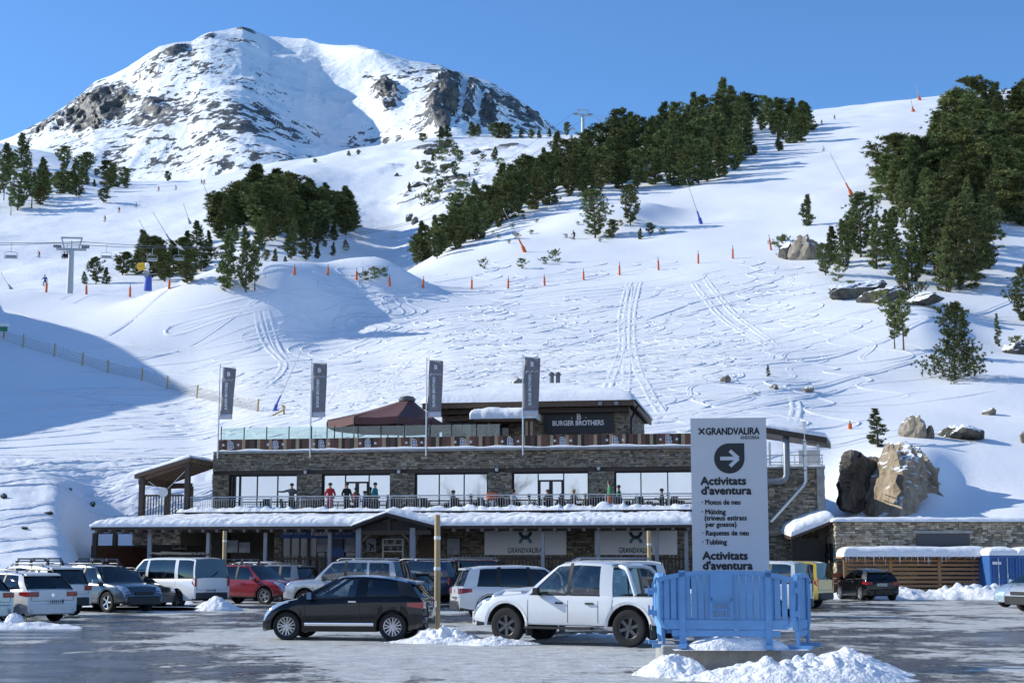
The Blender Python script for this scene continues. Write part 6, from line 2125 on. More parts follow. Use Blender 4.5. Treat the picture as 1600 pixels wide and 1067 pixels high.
def car(name, label, cat, S, pm_, loc, rz, group=None):
    """S: dimensions of the body; pm_: its paint. x forward, y left, z up"""
    o = thing(name, label, cat, loc, rz, group)
    x0, x1, Wh = S['rear'], S['front'], S['w'] / 2
    xr, xf, Rw = S['xr'], S['xf'], S['Rw']
    belt, zb0 = S['belt'], S.get('zb', 0.24)
    Ra = Rw + S.get('arch', 0.06)
    zc = Rw
    cabin = S['cabin']                                # (rear glass foot, windscreen foot)
    roof = S['roof']
    yrf = S.get('yr', 0.78)
    nose, tail = S.get('nose', .13), S.get('tail', .09)

    def wx(x):
        f = max(0, (x - (xf + .1)) / (x1 - xf - .1)) if x > xf else 0
        r_ = max(0, ((xr - .1) - x) / (xr - .1 - x0)) if x < xr else 0
        return Wh * (1 - nose * f ** 2.4 - tail * r_ ** 2.4)

    def zs(x):
        return ip(x, belt)

    def zb(x):
        f = max(0, (x - xf) / (x1 - xf)); r_ = max(0, (xr - x) / (xr - x0))
        return zb0 + .07 * f ** 2 + .10 * r_ ** 2

    def za(x):
        z = zb(x)
        for c in (xr, xf):
            if abs(x - c) < Ra:
                z = max(z, zc + math.sqrt(max(0, Ra * Ra - (x - c) ** 2)))
        return z

    def sec(x):
        w, s, a, b_ = wx(x), zs(x), za(x), zb(x)
        a = min(a, s - .06)
        z5 = max(b_ + (s - b_) * .45, a + .02)
        z6 = max(b_ + (s - b_) * .78, z5 + .012)
        z7 = max(s - .045, z6 + .008)
        P = [(0, b_), (w - .30, b_), (w - .30, a), (w * .968, a), (w * .992, a + min(.05, (z5 - a) * .5)), (w, z5), (w * .992, z6), (w * .968, z7), (w * .935, s)]
        inn = cabin[0] + .03 < x < cabin[1] - .03
        if inn:
            P += [(w * .89, s), (w * .875, s - .38), (0, s - .38)]
        else:
            cr = S.get('crown', .05)
            P += [(w * .86, s + cr * .35), (w * .5, s + cr * .85), (0, s + cr)]
        return P
    st = set(np.linspace(x0, x1, 30).round(4)) | {p[0] for p in belt} | {cabin[0] + .02, cabin[0] + .04, cabin[1] - .04, cabin[1] - .02}
    for c in (xr, xf):
        for k in (-1.001, -.999, -.95, -.85, -.65, -.4, -.15, .15, .4, .65, .85, .95, .999, 1.001):
            st.add(c + k * Ra)
    st = sorted(x for x in st if x0 <= x <= x1)
    secs = [sec(x) for x in st]
    n = len(secs[0])
    b = MB()
    for sgn in (1, -1):
        P = [[(x, sgn * p[0], p[1]) for p in s_] for x, s_ in zip(st, secs)]
        for i in range(len(st) - 1):
            inn = cabin[0] + .025 < (st[i] + st[i + 1]) / 2 < cabin[1] - .025
            for j in range(n - 1):
                mi = 0
                if j in (0, 1, 2):
                    mi = 1
                elif j == 3 and S.get('clad'):
                    mi = 1
                elif inn and j >= 9:
                    mi = 2
                q = [P[i][j], P[i][j + 1], P[i + 1][j + 1], P[i + 1][j]]
                b.add(q, [(0, 1, 2, 3)], mi)
    for x, s_ in ((st[0], secs[0]), (st[-1], secs[-1])):
        ring = [(x, p[0], p[1]) for p in s_] + [(x, -p[0], p[1]) for p in s_[::-1]]
        b.add(ring, [tuple(range(len(ring)))], 0)
    me = b.mesh('body', [pm_, TRIMB, INTER], None, False)
    bm = bmesh.new(); bm.from_mesh(me)
    bmesh.ops.remove_doubles(bm, verts=bm.verts, dist=1e-4)
    bmesh.ops.recalc_face_normals(bm, faces=bm.faces)
    bm.to_mesh(me); bm.free()
    me.polygons.foreach_set('use_smooth', [True] * len(me.polygons)); me.set_sharp_from_angle(angle=R(34))
    link('body', me, o)

    def ysurf(x, z):
        s_ = sec(x)[3:9]
        zz = [p[1] for p in s_]
        return float(np.interp(z, zz, [p[0] for p in s_]))

    # greenhouse
    def zr(x):
        return ip(x, roof)
    xrt, xft = S['top']                               # roof ends
    E = S['pillars']                                  # [(xb, xt), ...] rear to front, pillar / glass / pillar ...
    yt = Wh * yrf

    def ytx(x):
        u = (x - (xrt + xft) / 2) / ((xft - xrt) / 2)
        return yt * (1 - .05 * abs(u) ** 3)

    def gpt(xb, xt, t, sg, off=0.0):
        yb_ = wx(xb) * .935
        z0_, z1_ = zs(xb), zr(xt) - .045
        y = yb_ + (ytx(xt) - yb_) * t + .035 * math.sin(math.pi * t) + off
        return (xb + (xt - xb) * t, sg * y, z0_ + (z1_ - z0_) * t)
    fr = MB()
    glass_m = S.get('glass', [GMID] * 9)
    gi = 0
    for k in range(len(E) - 1):
        (a0, a1), (c0, c1) = E[k], E[k + 1]
        isg = k % 2 == 1
        for sg in (1, -1):
            def patch(t0, t1, off, ns=3, ntt=5):
                return [[gpt(a0 + (c0 - a0) * s_ / ns, a1 + (c1 - a1) * s_ / ns, t0 + (t1 - t0) * t / ntt, sg, off) for s_ in range(ns + 1)] for t in range(ntt + 1)]
            if isg:
                fr.grid(patch(.92, 1.0, 0, 4, 1), 0)
                g = MB(); g.grid(patch(0.0, .925, -.012, 4), 0)
                g.build('side_window', glass_m[gi % len(glass_m)], o, smooth=60)
                tr = MB(); tr.grid(patch(-.01, .05, .004, 4, 1), 0)
                tr.build('window_trim', S.get('trim', TRIMB), o)
            else:
                fr.grid(patch(0, 1.0, 0, 2), 3 if k in S.get('blackp', ()) else 0)
        if isg:
            gi += 1
    # roof skin
    xs = np.linspace(xrt, xft, 12)
    P = []
    for x in xs:
        row = []
        for s_ in np.linspace(-1, 1, 11):
            y = ytx(x) * s_
            row.append((x, y, zr(x) - .045 * abs(s_) ** 3.0))
        P.append(row)
    fr.grid(P, 1)
    fr.build('roof', [pm_, S.get('roofm', pm_), INTER, TRIMB], o, smooth=40)
    # screens
    for nm, xb, xt, sgx, gm in (('windscreen', cabin[1], xft, 1, S.get('front_glass', GMID)), ('rear_window', cabin[0], xrt, -1, S.get('rear_glass', GDARK))):
        if nm == 'rear_window' and S.get('panel_back'):
            continue
        g = MB(); P = []
        for t in np.linspace(0.0, 1.0, 6):
            row = []
            for s_ in np.linspace(-1, 1, 9):
                yy = (wx(xb) * .935 * (1 - t) + ytx(xt) * t) * s_ * (1 - .0)
                bul = S.get('bulge', .10) * (1 - s_ * s_) * (1 - .5 * t)
                row.append((xb + (xt - xb) * t + sgx * bul * .9, yy, zs(xb) + (zr(xt) - .01 - zs(xb)) * t + (.02 if t == 0 else 0)))
            P.append(row)
        g.grid(P); g.build(nm, gm, o, smooth=60)
    # seats, dash, wheel
    zsill = zs((cabin[0] + cabin[1]) / 2)
    for sx in S.get('seats', (cabin[1] - 1.05, cabin[1] - 1.95)):
        for sy in (-.36, .36):
            si = MB()
            si.box((sx - .12, sy * Wh / .88, zsill - .05), (.16, .44, .62), (0, -.22, 0), taper=.85)
            si.box((sx - .22, sy * Wh / .88, zsill + .32), (.10, .24, .18), (0, -.2, 0))
            si.bar((sx - .17, sy * Wh / .88, zsill + .2), (sx - .2, sy * Wh / .88, zsill + .3), .05)
            si.build('seat', INTER, o)
    d = MB(); d.box((cabin[1] - .32, 0, zsill - .06), (.5, Wh * 1.6, .14))
    sw = [(cabin[1] - .62 + .05 * math.sin(t), .36 + .19 * math.cos(t), zsill + .02 + .19 * math.sin(t)) for t in np.linspace(0, 2 * math.pi, 15)]
    d.tube(sw, .018, 5, caps=False)
    d.build('dashboard', INTER, o)
    # wheels
    ty, ri = wheel_meshes(Rw, S.get('spokes', 5), S.get('wheel', 'alloy'))
    for cx in (xr, xf):
        for sg in (1, -1):
            w_ = bpy.data.objects.new('wheel', None); COL.objects.link(w_); w_.parent = o; w_.empty_display_size = .1
            w_.location = (cx, sg * (Wh - .125), Rw); w_.rotation_euler = (0, random.uniform(0, 1), 0 if sg > 0 else math.pi)
            link('tyre', ty, w_); link('rim', ri, w_)
    # lips round the arches
    if S.get('lip'):
        for cx in (xr, xf):
            for sg in (1, -1):
                l_ = MB()
                a_ = [(cx + (Ra + .0) * math.cos(t), sg * (wx(cx + Ra * math.cos(t)) * .985), zc + (Ra + .0) * math.sin(t)) for t in np.linspace(-.04, math.pi + .04, 17)]
                c_ = [(cx + (Ra + S.get('lipw', .06)) * math.cos(t), sg * (wx(cx + Ra * math.cos(t)) * 1.006), zc + (Ra + S.get('lipw', .06)) * math.sin(t)) for t in np.linspace(-.04, math.pi + .04, 17)]
                l_.grid([a_, c_]); l_.build('arch_trim', TRIMB if S['lip'] == 1 else pm_, o, smooth=40)
    # door seams and handles
    for x in S.get('seams', ()):
        for sg in (1, -1):
            q = MB()
            zz = np.linspace(za(x) + .06, zs(x) - .01, 6)
            q.grid([[(x - .006, sg * (ysurf(x, z) + .003), z) for z in zz], [(x + .006, sg * (ysurf(x, z) + .003), z) for z in zz]])
            q.build('door_seam', BLACK, o)
    for x in S.get('handles', ()):
        for sg in (1, -1):
            z = zs(x) - S.get('hz', .13)
            MB().box((x, sg * (ysurf(x, z) + .02), z), (.18, .035, .035)).build('door_handle', S.get('handlem', pm_), o)
    if S.get('sidestrip'):
        a_, c_, z0_, z1_, m_ = S['sidestrip']
        for sg in (1, -1):
            q = MB(); xs = np.linspace(a_, c_, 12)
            q.grid([[(x, sg * (ysurf(x, z0_) + .012), z0_) for x in xs], [(x, sg * (ysurf(x, (z0_ + z1_) / 2) + .022), (z0_ + z1_) / 2) for x in xs], [(x, sg * (ysurf(x, z1_) + .012), z1_) for x in xs]])
            q.build('side_moulding', m_, o, smooth=60)
    # mirrors
    for sg in (1, -1):
        xm = cabin[1] - .33
        q = MB(); q.box((xm, sg * (Wh + .09), zs(xm) + .08), (.11, .20, .15), (0, 0, sg * .15), taper=.86); q.bar((xm, sg * Wh * .93, zs(xm) + .01), (xm, sg * (Wh + .04), zs(xm) + .05), .05)
        q.build('door_mirror', S.get('mirrorm', pm_), o, smooth=50)
    # end lamps, plates, bumpers, grille
    for lp in S.get('lamps', ()):
        kind, ya, yb_, z0_, z1_, wrap, m_ = lp
        for sg in (1, -1):
            q = MB()
            if kind == 'front':                        # lamp lies over the corner of the nose
                rows = []
                for x in np.linspace(x1 - wrap - .12, x1 - .035, 7):
                    s_ = sec(x)
                    u = (x - (x1 - wrap - .12)) / (wrap + .085)
                    zlo = zs(x) - .03 - .10 * u
                    pts_ = [(ysurf(x, zlo), zlo), (ysurf(x, zs(x) - .04), zs(x) - .04), s_[8], s_[9], (s_[9][0] + (s_[10][0] - s_[9][0]) * .55 * u, s_[9][1] + (s_[10][1] - s_[9][1]) * .55 * u)]
                    rows.append([(x + .004, sg * (p_[0] + .010), p_[1] + .007) for p_ in pts_])
                q.grid(rows)
                q.build('headlight', m_, o, smooth=50)
                continue
            fx = x1 if kind == 'front' else x0
            d_ = 1 if kind == 'front' else -1
            edge = wx(fx) * .99
            yb2 = min(yb_ * Wh, edge)
            ya2 = ya * Wh
            xe = fx + d_ * .015
            q.add([(xe, sg * ya2, z0_), (xe, sg * yb2, z0_), (xe, sg * yb2, z1_), (xe, sg * ya2, z1_), (fx - d_ * .05, sg * ya2, z0_), (fx - d_ * .05, sg * ya2, z1_)], [(0, 1, 2, 3), (0, 3, 5, 4)])
            xs = [fx - d_ * wrap * k / 4 for k in range(5)]
            rows = [[(xe, sg * yb2, z0_), (xe, sg * yb2, z1_)]]
            for i, x in enumerate(xs[1:]):
                t = (i + 1) / 4
                za_, zb_ = z0_ + (z1_ - z0_) * .35 * t, z1_ - (z1_ - z0_) * .05 * t
                za_, zb_ = min(za_, zs(x) - .03), min(zb_, zs(x) - .01)
                rows.append([(x, sg * (ysurf(x, za_) + .012), za_), (x, sg * (ysurf(x, zb_) + .012), zb_)])
            q.grid(rows)
            q.build('headlight' if kind == 'front' else 'tail_light', m_, o, smooth=50)
    for kind, y_, z_, txt in S.get('plates', ()):
        fx = (x1 + S.get('fbump', .05) + .012) if kind == 'front' else (x0 - S.get('pl', .03))
        d_ = 1 if kind == 'front' else -1
        pl = MB().box((fx, y_, z_), (.012, .52, .115)).build('number_plate', PLATE, o)
        gq = MB(); rs_ = random.Random(txt)
        for k in range(7):
            yy = y_ - .20 + k * .064
            gq.box((fx + d_ * .008, yy, z_), (.004, rs_.uniform(.026, .04), .066)); 
        gq.build('plate_characters', BLACK, pl)
        MB().box((fx + d_ * .007, y_ + d_ * .24, z_), (.003, .04, .11)).build('plate_band', BLUES, pl)
    for kind, z0_, z1_, out, m_ in S.get('bumpers', ()):
        fx = x1 if kind == 'front' else x0
        d_ = 1 if kind == 'front' else -1
        q = MB(); rows = []
        for z, k in ((z0_, -.02), (z0_ + .03, 1), (z1_ - .03, 1), (z1_, -.02)):
            row = []
            for s_ in np.linspace(-1, 1, 15):
                y = wx(fx - d_ * .02) * s_ * 1.005
                row.append((fx + d_ * (out * k * (1 - abs(s_) ** 5) - .35 * (max(0, abs(s_) - .93) / .07) * .3), y, z))
            rows.append(row)
        q.grid(rows); q.build('bumper', m_, o, smooth=50)
    for kind, ya, z0_, z1_, m_ in S.get('panels', ()):      # grilles, tailgate inserts, badges
        fx = x1 if kind == 'front' else x0
        d_ = 1 if kind == 'front' else -1
        MB().box((fx + d_ * .012, 0, (z0_ + z1_) / 2), (.03, ya * 2 * Wh, z1_ - z0_)).build('grille' if kind == 'front' else 'tailgate_trim', m_, o)
    if x0 and S.get('rear_seam', 1):
        zt0 = zs(x0) - .02
        for y_, z_, w_, h_ in ((0, zb(x0) + .33, wx(x0) * 1.7, .01), (wx(x0) * .86, (zb(x0) + .33 + zt0) / 2, .01, zt0 - zb(x0) - .33), (-wx(x0) * .86, (zb(x0) + .33 + zt0) / 2, .01, zt0 - zb(x0) - .33)):
            MB().box((x0 - .004, y_, z_), (.006, w_, h_)).build('tailgate_seam', BLACK, o)
    if S.get('badge'):
        q = MB(); q.lathe([(.0, 0), (.055, 0), (.055, .01), (.04, .012)], (x0 - .012, 0, S['badge']), 'x', 16); q.build('badge', CHROME, o)
    if S.get('rails'):
        for sg in (1, -1):
            y = yt * .93
            q = MB(); q.tube([(xrt + .25, sg * y, zr(xrt + .25) + .0), (xrt + .35, sg * y, zr(xrt + .35) + .06), (xft - .35, sg * y, zr(xft - .35) + .06), (xft - .2, sg * y, zr(xft - .2) - .0)], .022, 6)
            q.build('roof_rail', S['rails'], o, smooth=40)
    if S.get('rack'):
        for x in S['rack']:
            q = MB(); q.box((x, 0, zr(x) + .13), (.07, yt * 1.9, .03))
            for sg in (1, -1):
                q.box((x, sg * yt * .88, zr(x) + .06), (.10, .07, .14), taper=.8)
            q.build('roof_bar', DARKM, o)
            for sg in (-1, 1):
                q = MB(); q.box((x, sg * yt * .45, zr(x) + .21), (.09, yt * .75, .05), (0.12 * sg * 0, 0, 0)); q.box((x, sg * yt * .80, zr(x) + .18), (.06, .04, .10)); q.box((x, sg * yt * .10, zr(x) + .18), (.06, .04, .10))
                q.build('ski_clamp', mat('rack_grey', (.10, .10, .11), rough=.5), o)
    if S.get('antenna'):
        x, y = S['antenna']
        MB().tube([(x, y, zr(x) - .01), (x - .18, y, zr(x) + .28)], .008, 5).build('antenna', BLACK, o)
    if S.get('wiper'):
        x = cabin[0] + (xrt - cabin[0]) * .15 - .13
        MB().bar((x, .05, zs(cabin[0]) + .06), (x + .1, -.35, zs(cabin[0]) + .28), .02).build('wiper', BLACK, o)
    if S.get('spoiler'):
        q = MB(); q.box((xrt - .05, 0, zr(xrt) - .035), (.20, yt * 1.80, .05), (0, -.15, 0), taper=.94); q.build('spoiler', S.get('roofm', pm_), o)
    return o


def put(fpx, fd, rpx, rd, S, near):
    """car position and heading from its near-side wheel contacts (photo column, distance); near = +1 if the left side faces us"""
    f = Vector(((fpx - 800) / FPX * fd / CP * CP, fd, 0)); r_ = Vector(((rpx - 800) / FPX * rd, rd, 0))
    h = (f - r_).normalized()
    left = Vector((-h.y, h.x, 0))
    mid = (f + r_) / 2 - left * near * (S['w'] / 2 - .12) - h * (S['xf'] + S['xr']) / 2
    return (mid.x, mid.y, 0), math.atan2(h.y, h.x)


def put_end(px, d, deg, S, end='rear'):
    """from the middle of its rear (or front) at photo column px, distance d, heading deg"""
    h = Vector((math.cos(R(deg)), math.sin(R(deg)), 0))
    p = Vector(((px - 800) / FPX * d, d, 0)) - h * (S['rear'] if end == 'rear' else S['front'])
    return (p.x, p.y, 0), R(deg)


PW = paint('white_car_paint', (0.74, 0.75, 0.76), 0, .06)
PBK = paint('black_car_paint', (0.004, 0.004, 0.005), 0.0, .006, .1)
PSI = paint('silver_car_paint', (0.52, 0.53, 0.54), 0.5)
PGB = paint('slate_blue_car_paint', (0.055, 0.072, 0.095), 0.4, .08)
PRD = paint('red_car_paint', (0.30, 0.012, 0.018), 0.2, .06)
PGR = paint('grey_car_paint', (0.17, 0.185, 0.20), 0.5, .1)
PNV = paint('navy_car_paint', (0.012, 0.022, 0.06), 0.3, .1)
PYE = paint('yellow_car_paint', (0.62, 0.42, 0.02))
PBR = paint('blue_car_roof', (0.03, 0.10, 0.22), 0.3, .0)
PLB = paint('ice_blue_car_paint', (0.36, 0.48, 0.56), 0.3)
PDK = paint('charcoal_car_paint', (0.025, 0.027, 0.032), 0.3, .1)
PMR = paint('maroon_car_paint', (0.09, 0.015, 0.018), 0.3, .1)

SUV = dict(rear=-2.25, front=2.28, w=1.86, xr=-1.33, xf=1.35, Rw=.36, arch=.07, zb=.30, clad=1, lip=1,
           belt=[(-2.25, .98), (-2.0, 1.06), (-1.0, 1.04), (0.9, .99), (1.2, 1.0), (1.8, .93), (2.1, .84), (2.22, .70), (2.28, .55)], cabin=(-2.08, 1.12), roof=[(-2.0, 1.58), (-1.5, 1.645), (-.4, 1.67), (.25, 1.63), (.5, 1.56)], top=(-1.90, .38),
           pillars=[(-2.16, -1.93), (-1.75, -1.62), (-1.22, -1.12), (-1.08, -1.0), (-.22, -.24), (-.10, -.14), (.95, .28), (1.14, .40)], blackp=(2, 4), seams=(-.16, .92, -1.0), handles=(-.75, .2), yr=.72,
           lamps=[('rear', .60, 1.0, .84, 1.0, .35, RLAMP), ('front', .55, .95, .62, .74, .35, CLAMP)], plates=[('rear', 0, .72, 'a'), ('front', 0, .45, 'b')], bumpers=[('rear', .34, .62, .06, TRIMB), ('front', .26, .56, .08, TRIMB)],
           panels=[('front', .42, .60, .72, BLACK)], rails=DARKM, glass=[GDARK, GDARK, GMID], spoiler=1, wiper=1, badge=.92)
EST = dict(rear=-2.40, front=2.38, w=1.83, xr=-1.38, xf=1.41, Rw=.325, arch=.05, zb=.21,
           belt=[(-2.40, .90), (-2.15, .97), (-1.0, .95), (.9, .91), (1.15, .92), (1.8, .84), (2.2, .74), (2.33, .60), (2.38, .48)], cabin=(-2.20, 1.12), roof=[(-1.9, 1.41), (-1.3, 1.465), (-.4, 1.485), (.15, 1.45), (.4, 1.38)], top=(-1.75, .25),
           pillars=[(-2.3, -1.82), (-2.0, -1.62), (-1.18, -1.08), (-1.10, -1.0), (-.22, -.24), (-.12, -.16), (.92, .14), (1.12, .27)], blackp=(2, 4), seams=(-.18, .88, -1.05), handles=(-.8, .15), yr=.73,
           lamps=[('rear', .52, 1.0, .76, .90, .38, RLAMP), ('front', .55, .96, .58, .70, .4, CLAMP)], plates=[('rear', -.1, .62, 'c')], bumpers=[('rear', .24, .56, .07, None), ('front', .2, .5, .08, None)], rails=DARKM, glass=[GDARK, GDARK, GMID], trim=CHROME, wiper=1, badge=.80, spoiler=1)
BOX = dict(rear=-2.3, front=2.3, w=1.80, xr=-1.30, xf=1.38, Rw=.37, arch=.08, zb=.32, clad=1, lip=2,
           belt=[(-2.3, 1.08), (-2.1, 1.12), (.9, 1.08), (1.15, 1.09), (1.9, 1.04), (2.15, .96), (2.26, .80), (2.3, .6)], cabin=(-2.2, 1.02), roof=[(-2.1, 1.77), (-1.8, 1.82), (-.2, 1.84), (.3, 1.80), (.5, 1.75)], top=(-2.05, .38),
           pillars=[(-2.27, -2.1), (-2.02, -1.92), (-1.2, -1.15), (-1.1, -1.07), (-.28, -.28), (-.18, -.2), (.88, .27), (1.04, .40)], blackp=(4,), seams=(-.22, .86, -1.1), handles=(-.85, .1), yr=.80,
           lamps=[('rear', .74, 1.0, .8, 1.1, .1, RLAMP), ('front', .6, .97, .72, .90, .3, CLAMP)], plates=[('rear', .3, .7, 'd')], bumpers=[('rear', .4, .64, .1, None), ('front', .36, .62, .1, None)], rails=STEEL, glass=[GMID, GMID, GMID], wiper=1)
VAN = dict(rear=-2.45, front=2.42, w=1.88, xr=-1.45, xf=1.50, Rw=.335, arch=.06, zb=.25,
           belt=[(-2.45, 1.10), (-2.3, 1.12), (1.0, 1.08), (1.5, 1.07), (1.9, 1.0), (2.25, .86), (2.37, .70), (2.42, .5)], cabin=(-2.40, 1.62), roof=[(-2.35, 1.88), (-2.0, 1.94), (-.2, 1.96), (.6, 1.93), (.95, 1.86)], top=(-2.32, .78),
           pillars=[(-2.43, -2.34), (-2.34, -2.26), (-1.45, -1.42), (-1.25, -1.24), (.35, .30), (.52, .42), (1.42, .68), (1.64, .80)], seams=(.42, 1.4, -1.35), handles=(.2, .7), yr=.84, tail=.03, bulge=.05,
           lamps=[('rear', .86, 1.0, .82, 1.16, .14, RLAMP), ('front', .62, .97, .68, .86, .3, CLAMP)], plates=[('rear', .1, .66, 'e')], bumpers=[('rear', .32, .58, .08, TRIMB), ('front', .28, .56, .09, TRIMB)], glass=[GDARK, GDARK, GCLEAR], wiper=1, wheel='alloy', spokes=8)
KANG = dict(VAN, rear=-2.0, front=1.95, w=1.70, xr=-1.25, xf=1.25, Rw=.30, belt=[(-2.0, 1.05), (-1.9, 1.07), (.7, 1.02), (1.0, 1.02), (1.5, .93), (1.8, .8), (1.91, .64), (1.95, .5)], cabin=(-1.96, 1.1), roof=[(-1.9, 1.72), (-1.6, 1.79), (-.2, 1.81), (.2, 1.77), (.45, 1.7)], top=(-1.9, .35),
            pillars=[(-1.98, -1.92), (-1.85, -1.8), (-1.1, -1.08), (-.9, -.9), (-.1, -.12), (.02, -.04), (.95, .25), (1.12, .37)], seams=(.0, .9), handles=(.1,), plates=[('rear', 0, .5, 'k')])
HAT = dict(rear=-1.86, front=1.86, w=1.72, xr=-1.18, xf=1.28, Rw=.315, arch=.05, zb=.20,
           belt=[(-1.86, .84), (-1.8, .94), (-1.5, 1.0), (-.6, .985), (.7, .92), (1.0, .92), (1.4, .84), (1.65, .74), (1.80, .60), (1.86, .46)], cabin=(-1.76, 1.05), roof=[(-1.6, 1.29), (-1.45, 1.345), (-1.0, 1.43), (-.45, 1.47), (.0, 1.455), (.3, 1.37)], top=(-1.50, .18),
           pillars=[(-1.82, -1.55), (-1.36, -1.22), (-.56, -.62), (-.30, -.38), (.78, .02), (1.03, .20)], blackp=(0,), seams=(-.42, .86), handles=(-.25,), handlem=CHROME, hz=.10, yr=.72,
           lamps=[('rear', .58, 1.0, .72, .86, .35, RLAMP), ('front', .55, .96, .56, .70, .5, CLAMP)], plates=[('rear', 0, .70, 'f')], bumpers=[('rear', .24, .52, .05, None), ('front', .20, .44, .05, None)], glass=[GDARK, GCLEAR], sidestrip=(-.75, .85, .33, .40, CHROME), wheel='twin', spokes=7, spoiler=1, antenna=(-1.1, .2), wiper=1)
PICK = dict(rear=-2.45, front=2.42, w=1.80, xr=-1.42, xf=1.52, Rw=.385, arch=.10, zb=.42, clad=0, lip=2,
            belt=[(-2.45, 1.02), (-1.06, 1.02), (-.95, 1.04), (.9, 1.05), (1.15, 1.05), (1.8, 1.0), (2.15, .92), (2.32, .80), (2.40, .64), (2.42, .5)], cabin=(-.99, 1.04), roof=[(-1.05, 1.70), (-.8, 1.76), (-.2, 1.79), (.2, 1.76), (.42, 1.69)], top=(-.94, .34), panel_back=0,
            pillars=[(-1.04, -.98), (-.74, -.71), (-.05, -.07), (.05, .01), (.95, .24), (1.06, .36)], blackp=(2,), seams=(.0, .97, -.72, -1.05), handles=(-.52, .2), handlem=BLACK, hz=.16, yr=.76,
            lamps=[('rear', .80, 1.0, .70, .98, .1, RLAMP), ('front', .55, .97, .72, .88, .35, CLAMP)], plates=[('rear', 0, .5, 'g')], bumpers=[('rear', .44, .62, .1, CHROME), ('front', .36, .70, .12, None)], glass=[GCLEAR, GCLEAR], front_glass=GCLEAR, rear_glass=GCLEAR, wheel='offroad', spokes=6, seats=(.12, -.55), badge=0, mirrorm=TRIMB)


def spec(base, pm_, **kw):
    s = dict(base); s.update(kw)
    s['bumpers'] = [(a, b_, c, d, m_ or pm_) for a, b_, c, d, m_ in s.get('bumpers', ())]
    return s


def mk(name, label, cat, base, pm_, how, *a, **kw):
    S = spec(base, pm_, **kw)
    loc, rz = (put if how == 'wheels' else put_end)(*a[:4], S, *a[4:]) if how == 'wheels' else put_end(a[0], a[1], a[2], S, *(a[3:] or ('rear',)))
    return car(name, label, cat, S, pm_, loc, rz)


pk = mk('pickup_truck', 'white double-cab pickup with black off-road wheels beside the tall sign', 'pickup', PICK, PW, 'wheels', 784, 34.2, 993, 32.6, 1)
# the open load bed
b = MB()
for z in (0,):
    b.span((-2.40, -.74, 1.072), (-1.12, .74, 1.078))
b.build('load_cover', TRIMB, pk)
b = MB(); b.tube([(-1.52, -.72, 1.05), (-1.36, -.68, 1.50), (-1.26, -.62, 1.62), (-1.1, -.56, 1.66), (-1.1, .56, 1.66), (-1.26, .62, 1.62), (-1.36, .68, 1.50), (-1.52, .72, 1.05)], .045, 8); b.build('roll_bar', PW, pk, smooth=40)
b = MB(); b.box((1.72, 0, 1.07), (.5, .5, .07), taper=.8); b.build('hood_scoop', PW, pk)
b = MB()
for sg in (1, -1):
    MB().box((.25, sg * .84, .36), (1.6, .16, .05)).build('side_step', TRIMB, pk)
    for x_ in (1.0, -1.93):
        MB().box((x_, sg * .78, .33), (.03, .24, .30)).build('mud_flap', TRIMB, pk)
mk('hatchback', 'glossy black three-door hatchback with a blue roof in the foreground', 'car', HAT, PBK, 'wheels', 455, 35.5, 617, 35.15, 1, roofm=PBR, mirrorm=PBR, front_glass=GMID)
mk('estate_car', 'white estate car seen from its rear at the left', 'car', EST, PW, 'end', 92, 45.5, 141)
mk('hatchback', 'silver car cut off by the left edge, only its tail showing', 'car', EST, PSI, 'end', -8, 43.5, 141, badge=.9)
mk('suv', 'white SUV with an open ski rack on its roof behind the white estate', 'car', SUV, PW, 'end', 118, 50.5, 141, rack=(-.9, -.1))
mk('suv', 'slate-blue SUV facing right with ski carriers on its roof', 'car', SUV, PGB, 'end', 233, 55, -38, 'front', rack=(-.9, .0), spokes=5)
mk('parked_car', 'dark car mostly hidden behind the slate-blue SUV', 'car', EST, PDK, 'end', 258, 60, -38, 'front')
mk('van', 'white passenger van with dark windows and a loaded roof rack', 'van', VAN, PW, 'end', 337, 61, 143)
mk('suv', 'red SUV facing right with ski carriers', 'car', SUV, PRD, 'end', 466, 65, -28, 'front', rack=(-1.0, -.1), wheel='twin', spokes=5, rails=TRIMB)
mk('suv', 'grey SUV parked behind the red one', 'car', SUV, PGR, 'end', 490, 70, 152)
mk('van', 'white van with a blue flash whose roof shows over the red SUV', 'van', KANG, PW, 'end', 442, 76, 155)
mk('parked_car', 'small white car half hidden left of the silver off-roader', 'car', HAT, PW, 'end', 484, 64, 196, 'front', glass=[GCLEAR, GCLEAR])
mk('suv', 'boxy silver off-roader behind the black hatchback', 'car', BOX, PSI, 'end', 636, 57.5, 162, glass=[GMID, GCLEAR, GCLEAR])
mk('parked_car', 'black car peeking out behind the tail of the silver off-roader', 'car', HAT, PDK, 'end', 672, 62, 158)
mk('suv', 'navy SUV behind the wooden marker pole', 'car', BOX, PNV, 'end', 716, 67, 155)
mk('suv', 'white SUV facing right behind the pickup bonnet', 'car', SUV, PW, 'end', 712, 46, 12, rails=None, clad=1)
mk('parked_car', 'maroon car whose roof shows above the white SUV', 'car', BOX, PMR, 'end', 790, 70, 170, roof=[(-2.1, 1.80), (-1.8, 1.88), (-.2, 1.90), (.3, 1.86), (.5, 1.8)])
mk('suv', 'white vehicle with a big dark side window behind the pickup bed', 'car', BOX, PW, 'end', 1046, 39.5, 174, roof=[(-2.1, 1.74), (-1.8, 1.79), (-.2, 1.81), (.3, 1.77), (.5, 1.72)])
mk('van', 'white van behind the blue barriers, left of the yellow one', 'van', KANG, PW, 'end', 1252, 50, 150, glass=[GCLEAR, GCLEAR, GCLEAR])
mk('van', 'small yellow van behind the blue barriers', 'van', KANG, PYE, 'end', 1284, 60, 147)
